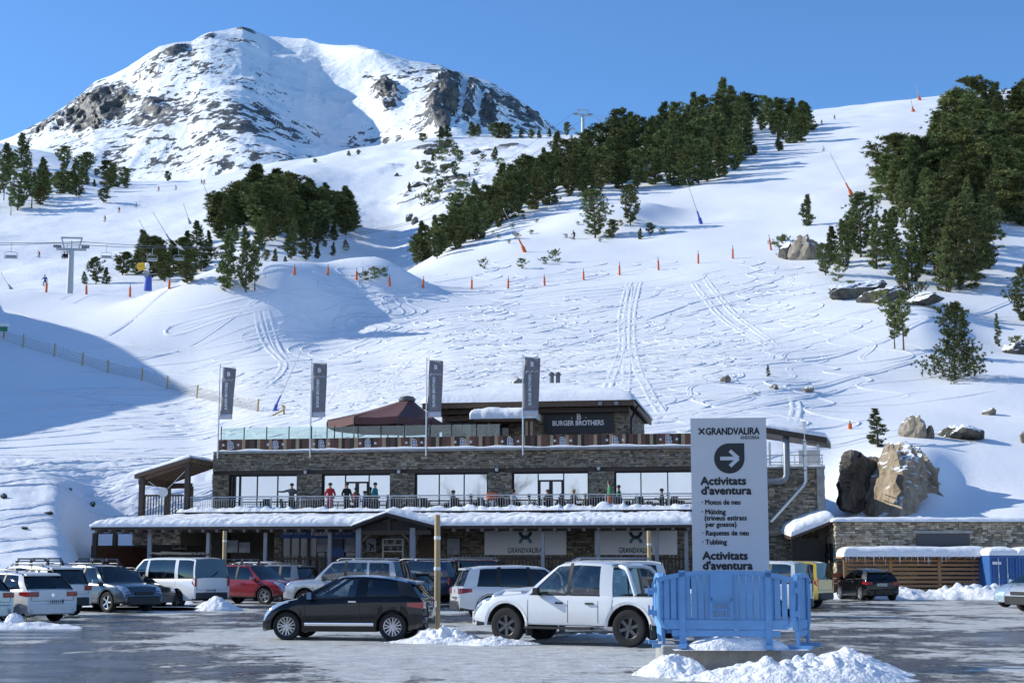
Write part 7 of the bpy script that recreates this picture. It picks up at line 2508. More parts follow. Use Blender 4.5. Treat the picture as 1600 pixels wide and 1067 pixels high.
mk('hatchback', 'black hatchback seen straight from behind in front of the slat screen', 'car', HAT, PBK, 'end', 1372, 71.5, 100, glass=[GDARK, GDARK], sidestrip=None, rails=DARKM, plates=[('rear', 0, .72, 'm')])
mk('parked_car', 'ice-blue car nose at the right edge', 'car', HAT, PLB, 'end', 1563, 60.5, 205, 'front', sidestrip=None)
mk('parked_car', 'silver car nose cut off by the right edge', 'car', SUV, PSI, 'end', 1580, 55, 200, 'front', wheel='dark')
mk('parked_car', 'blue car bonnet between the red SUV and the silver off-roader', 'car', HAT, paint('mid_blue_car_paint', (.03, .06, .22), .3), 'end', 477, 67, 190, 'front')
# load on the van's roof
for ob in bpy.data.objects:
    if ob.get('label') == 'white passenger van with dark windows and a loaded roof rack':
        b = MB()
        for x in (-1.4, -.2, .5):
            b.box((x, 0, 2.03), (.06, 1.5, .04))
        b.build('roof_bar', DARKM, ob)
        b = MB()
        for k in range(5):
            b.bar((-1.7, -.5 + k * .22, 2.08 + .03 * (k % 2)), (.5 + .1 * k, -.5 + k * .2, 2.08 + .04 * (k % 3)), .09, .05)
        b.build('roof_load', TRIMB, ob)


# ================================================================== tall sign, block, barriers
YSG = 26.9
sg0 = at(1083, 900, YSG)
SROT = R(-7)
_se = Vector((math.cos(SROT), math.sin(SROT), 0)); _sn = Vector((-_se.y, _se.x, 0))
SGB = Vector((sg0.x, sg0.y, 0))


def sgl(px, py):
    q, e = ray(px, py)
    D = Vector((q / FPX, 1, e))
    s = SGB.dot(_sn) / D.dot(_sn)
    P = D * s
    return (P - SGB).dot(_se), CAMZ + P.z


ts = thing('totem_sign', 'tall pale direction sign with a black arrow drop and activity list, behind blue barriers', 'sign', SGB, SROT)
sw_ = sgl(1199.5, 780)[0]
zt_ = sgl(1140, 653)[1]
SIGNW = mat('sign_white_enamel', (0.58, 0.61, 0.64), rough=0.35, var=0.04, vscale=1.2)
INK = mat('sign_ink', (0.015, 0.02, 0.026), rough=0.5)
b = MB(); b.span((0, 0, .3), (sw_, .22, zt_)); b.build('panel', SIGNW, ts)
b = MB(); b.span((-.004, .02, .3), (sw_ + .004, .2, zt_ + .004)); b.build('edge_band', mat('sign_edge_grey', (.52, .54, .57), rough=.4), ts)


def sgtext(t, xa, xb, yb, cap, bold=0.0, **kw):
    u0, z0_ = sgl(xa, yb)
    u1 = sgl(xb, yb)[0]
    size = cap * YSG / FPX / 0.70
    lettering(t, size, INK, ts, (u0, -.004, z0_), width=u1 - u0, bold=bold, depth=.002, **kw)


sgtext('GRANDVALIRA', 1102.5, 1186, 679, 10.5, .006)
b = MB()
(xa, za_), (xb, zb_) = sgl(1092, 678.5), sgl(1100.5, 669)
b.bar((xa, -.004, za_), (xb, -.004, zb_), .028, .004, up=(0, 1, 0)); b.bar((xa, -.006, zb_), (xb, -.006, za_), .028, .004, up=(0, 1, 0))
b.build('cross_mark', INK, ts)
sgtext('ANDORRA', 1157, 1186.5, 686, 5.2, .001)
c = sgl(1139.5, 716); rr = 23.5 * YSG / FPX
pts = [(c[0] + rr * math.cos(t), c[1] + rr * math.sin(t)) for t in np.linspace(math.pi / 2, 2 * math.pi, 34)] + [(c[0] + rr, c[1] + rr)]
MB().prism(pts, -.004, -.001).build('drop_icon', INK, ts)
b = MB(); d_ = rr / 23.5
def ar(dx, dz):
    return (c[0] + dx * d_, -.007, c[1] + dz * d_)
for p, q in ((ar(-14, 0), ar(13, 0)), (ar(1, 12), ar(14, 0)), (ar(1, -12), ar(14, 0))):
    b.tube([Vector(p), Vector(q)], .033, 10)
ao = b.build('arrow', SIGNW, ts); ao.scale = (1, .06, 1); ao.location.y = -.0065 * (1 - .06)
for t, xa, xb, yb, cap, bo in (('Activitats', 1095, 1165.5, 757, 12.0, .010), ("d'aventura", 1095.5, 1173, 772, 12.0, .010), ('· Motos de neu', 1096, 1156, 788, 7.6, .005), ('· Múixing', 1096, 1133, 803, 7.6, .005), ('(trineus estirats', 1100.5, 1166, 812.5, 7.4, .005),
                              ('per gossos)', 1102.5, 1150, 822.5, 7.4, .005), ('· Raquetes de neu', 1097, 1169, 836, 7.6, .005), ('· Tubbing', 1097, 1135, 850, 7.6, .005), ('Activitats', 1098, 1168, 873.5, 12.0, .010), ("d'aventura", 1098, 1175, 889, 12.0, .010)):
    sgtext(t, xa, xb, yb, cap, bo)

blk = at(1040, 1006, 25.6); blk2 = at(1238, 1010, 25.0)
bw = blk2.x - blk.x
cb_ = MB(); cb_.box((0, 0, .19), (bw, 2.6, .40), taper=.985)
co = cb_.build('concrete_block', CONC, None, loc=((blk.x + blk2.x) / 2, 26.9, 0))
co.rotation_euler = (0, 0, R(-3))
bv = co.modifiers.new('edge', 'BEVEL'); bv.width = .03; bv.segments = 2
tag(co, 'weathered concrete block under the tall sign, half buried in snow', 'block')

BAR = mat('barrier_blue_plastic', (0.135, 0.32, 0.60), rough=0.5, var=0.12, vscale=2.0, spec=.4)


def barrier(loc, rz, label, L_=2.35, H=1.2, plate=True):
    o = thing('barrier', label, 'barrier', loc, rz, 'blue plastic barriers')
    def top(x):
        return H - .13 * (abs(x - L_ / 2) / (L_ / 2)) ** 3
    zb = .38
    up_ = [(x, 0, top(x) - .05) for x in np.linspace(.02, L_ - .02, 15)]
    b = MB()
    for i in range(len(up_) - 1):
        b.bar(up_[i], up_[i + 1], .075, .10, up=(0, 1, 0))
    b.build('top_rail', BAR, o)
    b = MB(); b.box((L_ / 2, 0, zb), (L_ - .25, .07, .15)); b.box((L_ / 2, -.005, zb - .14), (L_ - .5, .05, .10)); b.build('bottom_rail', BAR, o)
    for s_, x in ((1, .05), (-1, L_ - .05)):
        b = MB(); b.tube([(x + s_ * .14, 0, zb - .05), (x + s_ * .05, 0, zb), (x, 0, zb + .10), (x, 0, top(x) - .06)], .045, 8)
        b.build('end_post', BAR, o, smooth=40)
        for z in (zb + .18, top(x) - .22):
            b = MB(); b.box((x - s_ * .075, 0, z), (.07, .035, .09)); b.box((x - s_ * .11, 0, z + .03), (.03, .03, .18)); b.build('hinge_hook', BAR, o)
    n = max(8, int(L_ / .125))
    for k in range(n):
        x = .17 + (L_ - .34) * k / (n - 1)
        if plate and abs(x - L_ / 2 + .06) < .2:
            continue
        MB().box((x, 0, (zb + top(x)) / 2), (.088, .022, top(x) - zb - .12)).build('slat', BAR, o)
    for x in (L_ * .19, L_ * .81):
        MB().box((x, -.035, (H + zb) / 2 - .1), (.10, .03, H - zb + .18)).build('upright', BAR, o)
        b = MB(); b.box((x, -.02, .20), (.11, .05, .40)); b.box((x, -.04, .03), (.13, .42, .06)); b.build('foot', BAR, o)
        b = MB(); s_ = 1 if x < L_ / 2 else -1
        b.add([(x, -.02, zb - .02), (x + s_ * .30, -.02, zb - .02), (x, -.02, .12), (x, .02, zb - .02), (x + s_ * .30, .02, zb - .02), (x, .02, .12)], [(0, 1, 2), (5, 4, 3), (0, 3, 4, 1), (1, 4, 5, 2), (2, 5, 3, 0)]); b.build('gusset', BAR, o)
    if plate:
        x = L_ / 2 - .06
        MB().box((x, -.03, H - .30), (.36, .03, .42)).build('logo_plate', BAR, o)
        b = MB()
        b.box((x - .17, -.03, .64), (.05, .03, .34)); b.box((x + .17, -.03, .64), (.05, .03, .34))
        for r_ in range(3):
            b.box((x, -.03, .49 + r_ * .13), (.29, .03, .035))
        for k in range(6):
            b.box((x - .125 + k * .05, -.03, .62), (.018, .03, .26))
        b.build('vent_grid', BAR, o)
    return o


zB = .36
fl_ = at(1026, 960, 25.75); fr_ = at(1243, 960, 25.35)
ang = math.atan2(fr_.y - fl_.y, fr_.x - fl_.x)
LF = math.hypot(fr_.x - fl_.x, fr_.y - fl_.y)
barrier((fl_.x, fl_.y, zB), ang, 'blue plastic barrier panel in front of the tall sign, with a square plate', LF, 1.27)
barrier((fr_.x - .03, fr_.y + .04, zB - .02), R(70), 'blue plastic barrier panel closing the right side of the sign', 1.55, 1.24, False)
bk = (fl_.x + .12, fl_.y + 2.1, zB - .05)
barrier(bk, R(-4), 'blue plastic barrier panel behind the tall sign', 2.2, 1.24, False)
barrier((fl_.x + .12, fl_.y + .08, zB - .02), R(88), 'blue plastic barrier panel closing the left side of the sign', 1.9, 1.24, False)


def mound(name, cx, cy, rx, ry, h, label, seed, chunk=.5, n=110, z=0.0, flat=1.3):
    u, v = np.meshgrid(np.linspace(-1.25, 1.25, n), np.linspace(-1.25, 1.25, n))
    rad = np.sqrt(u * u + v * v) * (1 + .22 * fbm(u * 1.6 + seed, v * 1.6, 3, seed))
    prof = np.clip(1 - rad ** flat, 0, 1)
    x, y = cx + u * rx, cy + v * ry
    lump = 1 + chunk * (np.abs(fbm(x / .55, y / .55, 3, seed + 3)) * 2.4 - .5) + chunk * .45 * (np.abs(fbm(x / .17, y / .17, 3, seed + 5)) * 2.2 - .5)
    zz = z + h * prof * np.maximum(.2, lump) - .04 * (prof < .01)
    o = link(name, grid_mesh(name, np.stack([x, y, zz], 2), SNOWK))
    return tag(o, label, 'snow')


mound('snow_mound', 4.25, 23.3, 1.7, .75, .33, 'lumpy snow mound in front of the concrete block', 3, .32, 170)
mound('snow_mound', 5.3, 24.9, 1.05, 1.6, .40, 'smooth snow drift against the right side of the block', 9, .14, 120, flat=1.1)
mound('snow_mound', 2.55, 24.3, .62, .6, .23, 'small snow heap at the left corner of the block', 15, .35, 110, flat=2.6)
mound('snow_mound', 3.72, 25.72, .88, .36, .30, 'snow heaped on top of the block under the barrier', 21, .25, 110, .38)
mound('snow_mound', -1.5, 34.6, 1.15, .7, .26, 'crusty snow heap between the marker pole and the pickup', 27, .5, 130)
mound('snow_mound', -.4, 33.7, 1.0, .5, .15, 'low snow heap beside the front wheel of the pickup', 33, .5, 110)
mound('snow_mound', 2.2, 35.3, 1.9, .7, .18, 'low snow ridge under the pickup', 35, .5, 90)
mound('snow_mound', -10.9, 57.5, .95, .9, .45, 'white snow pile between the white van and the red SUV', 41, .2, 90)
mound('snow_mound', -15.4, 43.4, 1.7, 1.0, .28, 'snow heap under the tail of the white estate', 47, .4, 110)
mound('snow_mound', -13.6, 42.6, .30, .28, .36, 'round lump of snow on the asphalt at the left', 51, .15, 50, flat=3)
berm('slush_ridge', [(-17, 41.5, 0), (-14, 41.2, 0), (-11.5, 42, 0)], 1.5, .16, 'flat ridge of trodden snow at the lower left', 55)

# marker poles
WPOLE = mat('pale_pole_wood', (0.46, 0.33, 0.17), rough=.75, var=.25, vscale=2, stretch=(5, 5, .5))
for px, d, top, w_, bands, lab in ((683.5, 37.3, 804, .075, (840, 888), 'tall wooden marker pole with white bands beside the black hatchback'), (350, 66, 829, .09, (845,), 'pale marker pole in front of the lodge canopy at the left'),
                                (1015, 66, 829, .09, (850,), 'pale marker pole in front of the right resort board')):
    p = at(px, 900, d)
    o = thing('marker_pole', lab, 'pole', (p.x, d, 0), 0, 'marker poles')
    zt_ = at(px, top, d).z
    b = MB(); b.tube([(0, 0, -.1), (.0, 0, zt_ * .5), (-.012, 0, zt_ - .02), (-.012, 0, zt_)], [w_, w_ * .97, w_ * .94, w_ * .8], 14); b.build('shaft', WPOLE, o, smooth=40)
    for by in bands:
        z = at(px, by, d).z
        MB().lathe([(w_ * 1.03, z - .04), (w_ * 1.06, z), (w_ * 1.03, z + .04)], (-.006, 0, 0), n=14).build('reflective_band', WHITEP, o, smooth=40)

# ================================================================== slope furniture
ORANGE = mat('orange_padding', (0.62, 0.13, 0.03), rough=.7, var=.15)
BLUEP = mat('blue_padding', (0.05, 0.10, 0.42), rough=.7, var=.15)
LIFTG = mat('lift_grey_steel', (0.40, 0.42, 0.42), rough=.5, metal=.5, var=.1)
posts = [(72, 457, 437), (135, 460, 440), (203, 458, 435), (264, 452, 432), (460, 429, 412), (512, 430, 412), (557, 438, 418), (609, 447, 428), (661, 450, 430), (737, 452, 431), (794, 451, 430), (851, 447, 427), (912, 438, 418), (968, 430, 408), (1029, 422, 400), (1091, 412, 390), (1145, 404, 382), (1205, 391, 365), (1328, 670, 656)]
ordn = ('first', 'second', 'third', 'fourth', 'fifth', 'sixth', 'seventh', 'eighth', 'ninth', 'tenth', 'eleventh', 'twelfth')
for i, (px, yb_, yt_) in enumerate(posts):
    g = LA.hit(px, yb_)
    if g is None or g.y > 300:
        g = LA.hit(px, yb_ + 6) or at(px, yb_, 225)
    h = (yb_ - yt_) * g.y / FPX
    lab = ('orange padded post, %s from the left on the left lip' % ordn[i] if i < 4 else 'orange padded post, %s in the long row above the open face' % ordn[min(i - 4, 11)] if i < 16 else
           'orange padded post at the upper right end of the row' if i < 17 else 'leaning orange post beside the rocky outcrop, last of the row' if i < 18 else 'small red stake in the snow above the right wing')
    o = thing('marker_post', lab, 'post', (g.x, g.y, g.z - .1), 0, 'orange padded posts')
    o.rotation_euler = (random.uniform(-.05, .05), (-.12 if i == 17 else random.uniform(-.04, .04)), 0)
    b = MB(); b.tube([(0, 0, 0), (0, 0, h * .76)], [.17, .14], 10); b.build('padding', ORANGE, o, smooth=40)
    b = MB(); b.tube([(0, 0, h * .7), (0, 0, h + .05)], .05, 6); b.build('stake', WOODB, o, smooth=40)


def lance(tip, base, m, label, land=None, lw=.06, frac=.30):
    g = (land.hit(*base) if land else ground(*base)) or ground(base[0], base[1] + 6)
    if g is None:
        return
    t = at(tip[0], tip[1], g.y)
    o = thing('snow_lance', label, 'snow lance', g, 0, 'snow lances')
    v = t - g
    k = g.y / 300
    b = MB(); b.tube([v * frac * .8, v], [lw * k * 1.2, lw * k * .8], 6); b.lathe([(.02, 0), (.10 * k, .08), (.05, .25)], v, n=6); b.build('lance_tube', LIFTG, o, smooth=40)
    b = MB(); b.tube([(0, 0, -.3), v * frac * .45], [.42 * k, .34 * k], 9); b.tube([v * frac * .45, v * frac], [.20 * k, .16 * k], 8); b.build('padded_base', m, o, smooth=40)


for a in (((1297, 240), (1332, 306), ORANGE, 'long snow lance with orange base on the upper right run'), ((1073, 283), (1096, 350), BLUEP, 'snow lance with blue base below the middle forest'), ((787, 328), (821, 394), ORANGE, 'snow lance with orange base left of the airy pines'),
          ((1431, 132), (1437, 151), ORANGE, 'snow lance with orange base on the top skyline'), ((1422, 150), (1427, 175), ORANGE, 'orange-based snow lance just below the skyline'), ((1473, 150), (1484, 177), ORANGE, 'snow lance at the foot of the high right trees'),
          ((1476, 178), (1492, 212), LIFTG, 'grey snow lance at the rim of the right-hand forest'), ((1402, 210), (1414, 240), LIFTG, 'thin grey snow lance behind the right-hand forest rim'),
          ((218, 345), (240, 387), LIFTG, 'grey snow lance leaning above the yellow gun'), ((240, 333), (268, 380), LIFTG, 'taller grey snow lance right of its leaning twin'), ((287, 320), (297, 350), LIFTG, 'short grey snow lance left of the hillock grove'), ((315, 281), (330, 318), LIFTG, 'grey snow lance at the top left of the hillock grove')):
    lance(*a)
lance((475, 538), (427, 643), BLUEP, 'white snow lance leaning right at the end of the wire fence', LA, .10, .24)
lance((2, 428), (18, 452), LIFTG, 'dark snow lance at the far left lip', None, .05)

# snow gun
g = LA.hit(231, 452) or at(231, 452, 225)
o = thing('snow_gun', 'yellow fan snow gun on a blue padded base', 'snow gun', g, 0)
k = g.y / FPX
MB().tube([(0, 0, -.2), (.05, 0, 20 * k)], [6.5 * k, 5 * k], 10).build('padded_base', BLUEP, o, smooth=40)
b = MB(); b.tube([(0, 0, 18 * k), (-.2, 0, 30 * k)], .14, 8); b.bar((-1.4, 0, 23 * k), (1.3, 0, 25 * k), .1); b.box((-.3, 0, 27 * k), (.8, .5, .35)); b.build('stand', LIFTG, o)
d = Vector((.92, -.3, .05)).normalized()
c = Vector((-9 * k, 0, 37 * k))
b = MB(); b.tube([c - d * 8.5 * k, c - d * 7 * k, c + d * 3 * k, c + d * 7 * k], [4.5 * k, 6.4 * k, 5.4 * k, 4.6 * k], 16); b.build('barrel', mat('gun_yellow', (.70, .42, .01), rough=.4), o, smooth=40)
b = MB(); b.tube([c + d * 6.8 * k, c + d * 8.6 * k], [5.2 * k, 5.6 * k], 16); b.build('nozzle_ring', WHITEP, o, smooth=40)

# wire fence along the left piste
fb = [(-10, 529), (35, 543), (84, 557), (128, 571), (168, 583), (221, 595), (261, 608), (307, 622), (350, 632), (402, 644)]
fp = [LA.hit(*p) for p in fb]
wf = thing('wire_fence', 'long wooden post and wire fence running down beside the left piste', 'fence', fp[0], 0)
org = fp[0]
tops = []
for i, p in enumerate(fp):
    h = 21 * p.y / FPX
    t = Vector((random.uniform(.02, .12), 0, h))
    tops.append(p - org + t)
    MB().tube([p - org - Vector((0, 0, .3)), p - org + t], .09, 7).build('fence_post', WPOLE, wf, smooth=40)
b = MB()
for i in range(len(fp) - 1):
    a0, a1 = fp[i] - org, fp[i + 1] - org
    for f_ in (.2, .4, .6, .8):
        q0, q1 = a0.lerp(tops[i], f_), a1.lerp(tops[i + 1], f_)
        mid = q0.lerp(q1, .5) - Vector((0, 0, .08))
        b.tube([q0, mid, q1], .018, 3, caps=False)
    n = int((a1 - a0).length / .32)
    for k in range(1, n):
        s_ = k / n
        q0, q1 = a0.lerp(a1, s_), tops[i].lerp(tops[i + 1], s_)
        b.tube([q0.lerp(q1, .05), q0.lerp(q1, random.uniform(.72, .95))], .017, 3, caps=False)
b.build('wire_mesh', mat('fence_wire', (.36, .33, .27), rough=.6, metal=.3), wf, kind='stuff')
g = LA.hit(444, 648); k = g.y / FPX
o = thing('broken_fence_rail', 'broken fence end with a slanting rail below the leaning white lance', 'fence', g, 0)
MB().tube([(0, 0, -.2), (-.05, 0, 15 * k)], .09, 7).build('fence_post', WPOLE, o, smooth=40)
MB().tube([(-18 * k, 0, -1 * k), (0, -.1, 8 * k)], .08, 7).build('slanting_rail', WPOLE, o, smooth=40)
MB().tube([(-4 * k, 0, 15 * k), (2 * k, -.1, 11 * k)], .07, 7).build('short_rail', WPOLE, o, smooth=40)
g = LA.hit(6, 528); k = g.y / FPX
o = thing('piste_sign', 'small white and green piste sign at the left edge', 'sign', g, 0)
MB().tube([(0, 0, -.2), (0, 0, 10 * k)], .1, 6).build('post', ORANGE, o)
MB().box((-2 * k, 0, 14 * k), (14 * k, .1, 7 * k)).build('green_board', mat('piste_green', (.02, .22, .10), rough=.5), o)
MB().box((-2 * k, 0, 20.5 * k), (16 * k, .5, 5 * k)).build('snow_top', WHITEP, o)

# chair lift
def tower(base, top, d, aw, label, dz=0):
    g = at(base[0], base[1], d)
    o = thing('lift_tower', label, 'lift tower', (g.x, d, g.z - 1.0), R(8))
    H = (base[1] - top) * d / FPX + 1.0
    k = aw * d / FPX
    MB().tube([(0, 0, -2), (0, 0, H * .80)], [.50 * k / 4, .38 * k / 4], 12).build('mast', LIFTG, o, smooth=40)
    b = MB(); b.bar((-k * .5, 0, H * .80), (k * .5, 0, H * .80), .28 * k / 4, .34 * k / 4); b.build('crossarm', LIFTG, o)
    b = MB(); b.bar((-k * .36, 0, H), (k * .36, 0, H), .22 * k / 4)
    for s_ in (-1, 1):
        b.bar((s_ * k * .34, 0, H), (s_ * k * .24, 0, H * .8), .16 * k / 4)
    b.build('yoke', LIFTG, o)
    for s_ in (-1, 1):
        q = MB(); q.box((s_ * k * .47, 0, H * .84), (k * .26, .5, .22 * k / 4))
        for j in range(4):
            q.lathe([(.13 * k / 4, -.06), (.13 * k / 4, .06)], (s_ * k * .47 + (j - 1.5) * k * .07, -.1, H * .86), 'y', 8)
        q.build('sheave_train', mat('lift_dark_steel', (.20, .21, .22), rough=.5, metal=.5), o)
    b = MB(); b.tube([(0, 0, H * .80), (0, 0, H * .95)], .1, 6)
    for z in (.86, .92):
        b.bar((-k * .3, .2, H * z), (k * .3, .2, H * z), .06)
    b.build('catwalk', LIFTG, o)
    return o


tower((109, 452), 369, 236, 46, 'grey lift tower with wide crossarm at the left lip')
tower((460, 428), 376, 320, 46, 'grey lift tower in front of the hillock grove')
tower((911, 208), 170, 520, 26, 'small lift tower on the upper skyline')
cab = [(-60, 383, 210), (88, 380, 236), (270, 388, 278), (438, 384, 320), (650, 345, 400), (895, 178, 520), (985, 188, 600)]
cab2 = [(-60, 379, 206), (131, 378, 236), (300, 386, 278), (482, 382, 320), (680, 340, 400), (922, 179, 520), (1000, 182, 600)]
for i, cc in enumerate((cab, cab2)):
    P = [at(*p) for p in cc]
    Q = []
    for a_, c_ in zip(P, P[1:]):
        for k in range(10):
            s_ = k / 10
            Q.append(a_.lerp(c_, s_) - Vector((0, 0, 4 * s_ * (1 - s_) * (c_ - a_).length * .004)))
    Q.append(P[-1])
    me = MB().tube(Q, .045, 4).mesh('lift_cable', mat('cable_steel', (.16, .16, .17), rough=.5, metal=.4), fixn=False)
    tag(link('lift_cable', me), ('lift cable sagging between the towers, lower of the two', 'lift cable sagging between the towers, upper of the two')[i], 'cable', 'lift cables')


def chair(px, py, d, label, riders=0):
    g = at(px, py, d)                                 # seat level
    o = thing('lift_chair', label, 'chairlift chair', g, R(10), 'lift chairs')
    k = 9.5 * 236 / FPX
    b = MB(); b.tube([(0, 0, k * .9), (-.05, 0, k * 2.2), (.25, 0, k * 2.35)], .05, 6); b.build('hanger', LIFTG, o, smooth=40)
    b = MB(); b.tube([(-k, 0, 0), (-k * .95, 0, k * .75), (-k * .7, 0, k * .95), (k * .7, 0, k * .95), (k * .95, 0, k * .75), (k, 0, 0)], .045, 6); b.build('bail_frame', LIFTG, o, smooth=40)
    b = MB(); b.box((0, -.15, -.05), (k * 1.9, .5, .14)); b.build('seat', mat('chair_seat_grey', (.42, .42, .40), rough=.6), o)
    b = MB(); b.box((0, .14, .28), (k * 1.7, .08, .34)); b.build('backrest', MATS['chair_seat_grey'], o)
    return o


chair(17, 403, 220, 'empty lift chair at the far left edge')
chair(166, 403, 254, 'empty lift chair right of the left tower')
chair(238, 407, 270, 'lift chair hanging above the yellow snow gun')
chair(279, 406, 280, 'lift chair in front of the low grove')
chair(105, 402, 238, 'occupied lift chair passing the left tower mast')
for a in ((540, 389, 350, 'lift chair in the shaded gully, nearest the grove'), (563, 375, 352, 'lift chair in the shaded gully, middle'), (615, 371, 372, 'lift chair in the shaded gully by the forest tip'), (936, 189, 545, 'lift chair right of the skyline tower'), (896, 203, 515, 'lift chair left of the skyline tower'), (512, 375, 335, 'lift chair right of the hillock tower')):
    c_ = chair(*a)
    if a[2] > 500:
        c_.scale = (.9, .9, .9)
    else:
        c_.scale = (.8, .8, .8)


# ================================================================== people
def person_mesh(pose, jacket, trousers, hair, helmet=False):
    """one skinned figure 1.72 m tall, facing -y; feet (or seat) at the origin"""
    J = {'pel': (0, 0, .93), 'wai': (0, 0, 1.10), 'che': (0, -.01, 1.32), 'nec': (0, 0, 1.47), 'hd0': (0, -.015, 1.56), 'hd1': (0, -.02, 1.68)}
    if pose == 'stand':
        J.update(lk=(.10, -.02, .50), la=(.11, .02, .08), lt=(.12, -.14, .04), rk=(-.10, -.01, .50), ra=(-.12, .02, .08), rt=(-.14, -.14, .04), le=(.27, .02, 1.12), lw=(.22, -.16, .95), lh=(.20, -.22, .90), re=(-.27, .02, 1.12), rw=(-.20, -.20, .98), rh=(-.16, -.26, .95))
    elif pose == 'lean':
        J.update(lk=(.10, -.02, .50), la=(.11, .02, .08), lt=(.12, -.14, .04), rk=(-.10, -.01, .50), ra=(-.12, .02, .08), rt=(-.14, -.14, .04), le=(.30, -.05, 1.22), lw=(.16, -.28, 1.20), lh=(.10, -.33, 1.20), re=(-.44, -.05, 1.30), rw=(-.68, -.08, 1.30), rh=(-.78, -.08, 1.31))
    elif pose == 'sit':
        J = {k: (v[0], v[1], v[2] - .45) for k, v in J.items()}
        J.update(lk=(.13, -.44, .52), la=(.13, -.42, .10), lt=(.14, -.58, .05), rk=(-.13, -.44, .52), ra=(-.12, -.36, .10), rt=(-.13, -.52, .05), le=(.28, -.08, .72), lw=(.16, -.32, .78), lh=(.10, -.38, .80), re=(-.28, -.06, .72), rw=(-.18, -.32, .78), rh=(-.12, -.38, .80))
    else:                                             # ski
        J = {'pel': (0, .14, .74), 'wai': (0, .08, .90), 'che': (0, -.06, 1.10), 'nec': (0, -.13, 1.23), 'hd0': (0, -.18, 1.31), 'hd1': (0, -.20, 1.43)}
        J.update(lk=(.15, -.12, .46), la=(.15, .05, .10), lt=(.15, -.10, .06), rk=(-.15, -.12, .46), ra=(-.15, .05, .10), rt=(-.15, -.10, .06), le=(.34, -.06, .92), lw=(.34, -.34, .88), lh=(.33, -.40, .88), re=(-.34, -.06, .92), rw=(-.34, -.34, .88), rh=(-.33, -.40, .88))
    c = J['che']; p = J['pel']
    J.update(ls=(c[0] + .17, c[1] + .01, c[2] + .06), rs=(c[0] - .17, c[1] + .01, c[2] + .06), lp=(p[0] + .10, p[1], p[2] - .04), rp=(p[0] - .10, p[1], p[2] - .04))
    rad = dict(pel=.155, wai=.145, che=.16, nec=.06, hd0=.085, hd1=.085, ls=.085, rs=.085, le=.058, re=.058, lw=.045, rw=.045, lh=.042, rh=.042, lp=.11, rp=.11, lk=.078, rk=.078, la=.06, ra=.06, lt=.045, rt=.045)
    E = [('pel', 'wai', 0), ('wai', 'che', 0), ('che', 'nec', 0), ('nec', 'hd0', 2), ('hd0', 'hd1', 2), ('che', 'ls', 0), ('ls', 'le', 0), ('le', 'lw', 0), ('lw', 'lh', 4), ('che', 'rs', 0), ('rs', 're', 0), ('re', 'rw', 0), ('rw', 'rh', 4),
         ('pel', 'lp', 1), ('lp', 'lk', 1), ('lk', 'la', 1), ('la', 'lt', 4), ('pel', 'rp', 1), ('rp', 'rk', 1), ('rk', 'ra', 1), ('ra', 'rt', 4)]
    key = ('_sk', pose)
    if key not in WHEELS:
        nm = list(J)
        me = bpy.data.meshes.new('figure')
        me.from_pydata([J[k] for k in nm], [(nm.index(a), nm.index(b_)) for a, b_, _ in E], [])
        o = bpy.data.objects.new('figure', me); COL.objects.link(o)
        o.modifiers.new('skin', 'SKIN')
        sv = me.skin_vertices[0].data
        for i, k in enumerate(nm):
            sv[i].radius = (rad[k], rad[k] * (.75 if k in ('pel', 'wai', 'che') else 1))
            sv[i].use_root = k == 'pel'
        ss = o.modifiers.new('sub', 'SUBSURF'); ss.levels = ss.render_levels = 1
        bpy.context.view_layer.update()
        dg = bpy.context.evaluated_depsgraph_get()
        out = bpy.data.meshes.new_from_object(o.evaluated_get(dg))
        bpy.data.objects.remove(o)
        seg = [(Vector(J[a]), Vector(J[b_]), m_) for a, b_, m_ in E]
        idx = []
        for f in out.polygons:
            best, bm_ = 9, 0
            for a, b_, m_ in seg:
                ab = b_ - a
                t = max(0, min(1, (f.center - a).dot(ab) / ab.length_squared))
                d_ = (f.center - a - ab * t).length
                if d_ < best:
                    best, bm_ = d_, m_
            if bm_ == 2 and (f.center.z > J['hd1'][2] - .035 or f.center.y > J['hd0'][1] + .02) and f.center.z > J['nec'][2] + .05:
                bm_ = 3
            idx.append(bm_)
        WHEELS[key] = (out, idx)
    src, idx = WHEELS[key]
    me = src.copy()
    me.materials.clear()
    for m_ in (jacket, trousers, SKIN, hair, BOOT):
        me.materials.append(m_)
    me.polygons.foreach_set('material_index', idx)
    me.polygons.foreach_set('use_smooth', [True] * len(me.polygons))
    return me, J


SKIN = mat('skin', (.45, .27, .19), rough=.6)
BOOT = mat('dark_boots_and_gloves', (.02, .02, .022), rough=.7)


def cloth(n, c):
    return mat('cloth_' + n, c, rough=.85, var=.15)


CL = {k: cloth(k, v) for k, v in dict(red=(.42, .02, .025), black=(.015, .015, .018), green=(.08, .34, .14), teal=(.02, .20, .22), blue=(.03, .08, .28), white=(.62, .63, .65), pink=(.42, .05, .12), olive=(.10, .09, .04), orange=(.55, .10, .02), grey=(.10, .10, .11), navy=(.02, .03, .08)).items()}
HAIR = {k: mat('hair_' + k, v, rough=.7) for k, v in dict(dark=(.02, .015, .012), brown=(.10, .055, .03), blond=(.42, .28, .12), white=(.6, .6, .6), red=(.4, .03, .02)).items()}


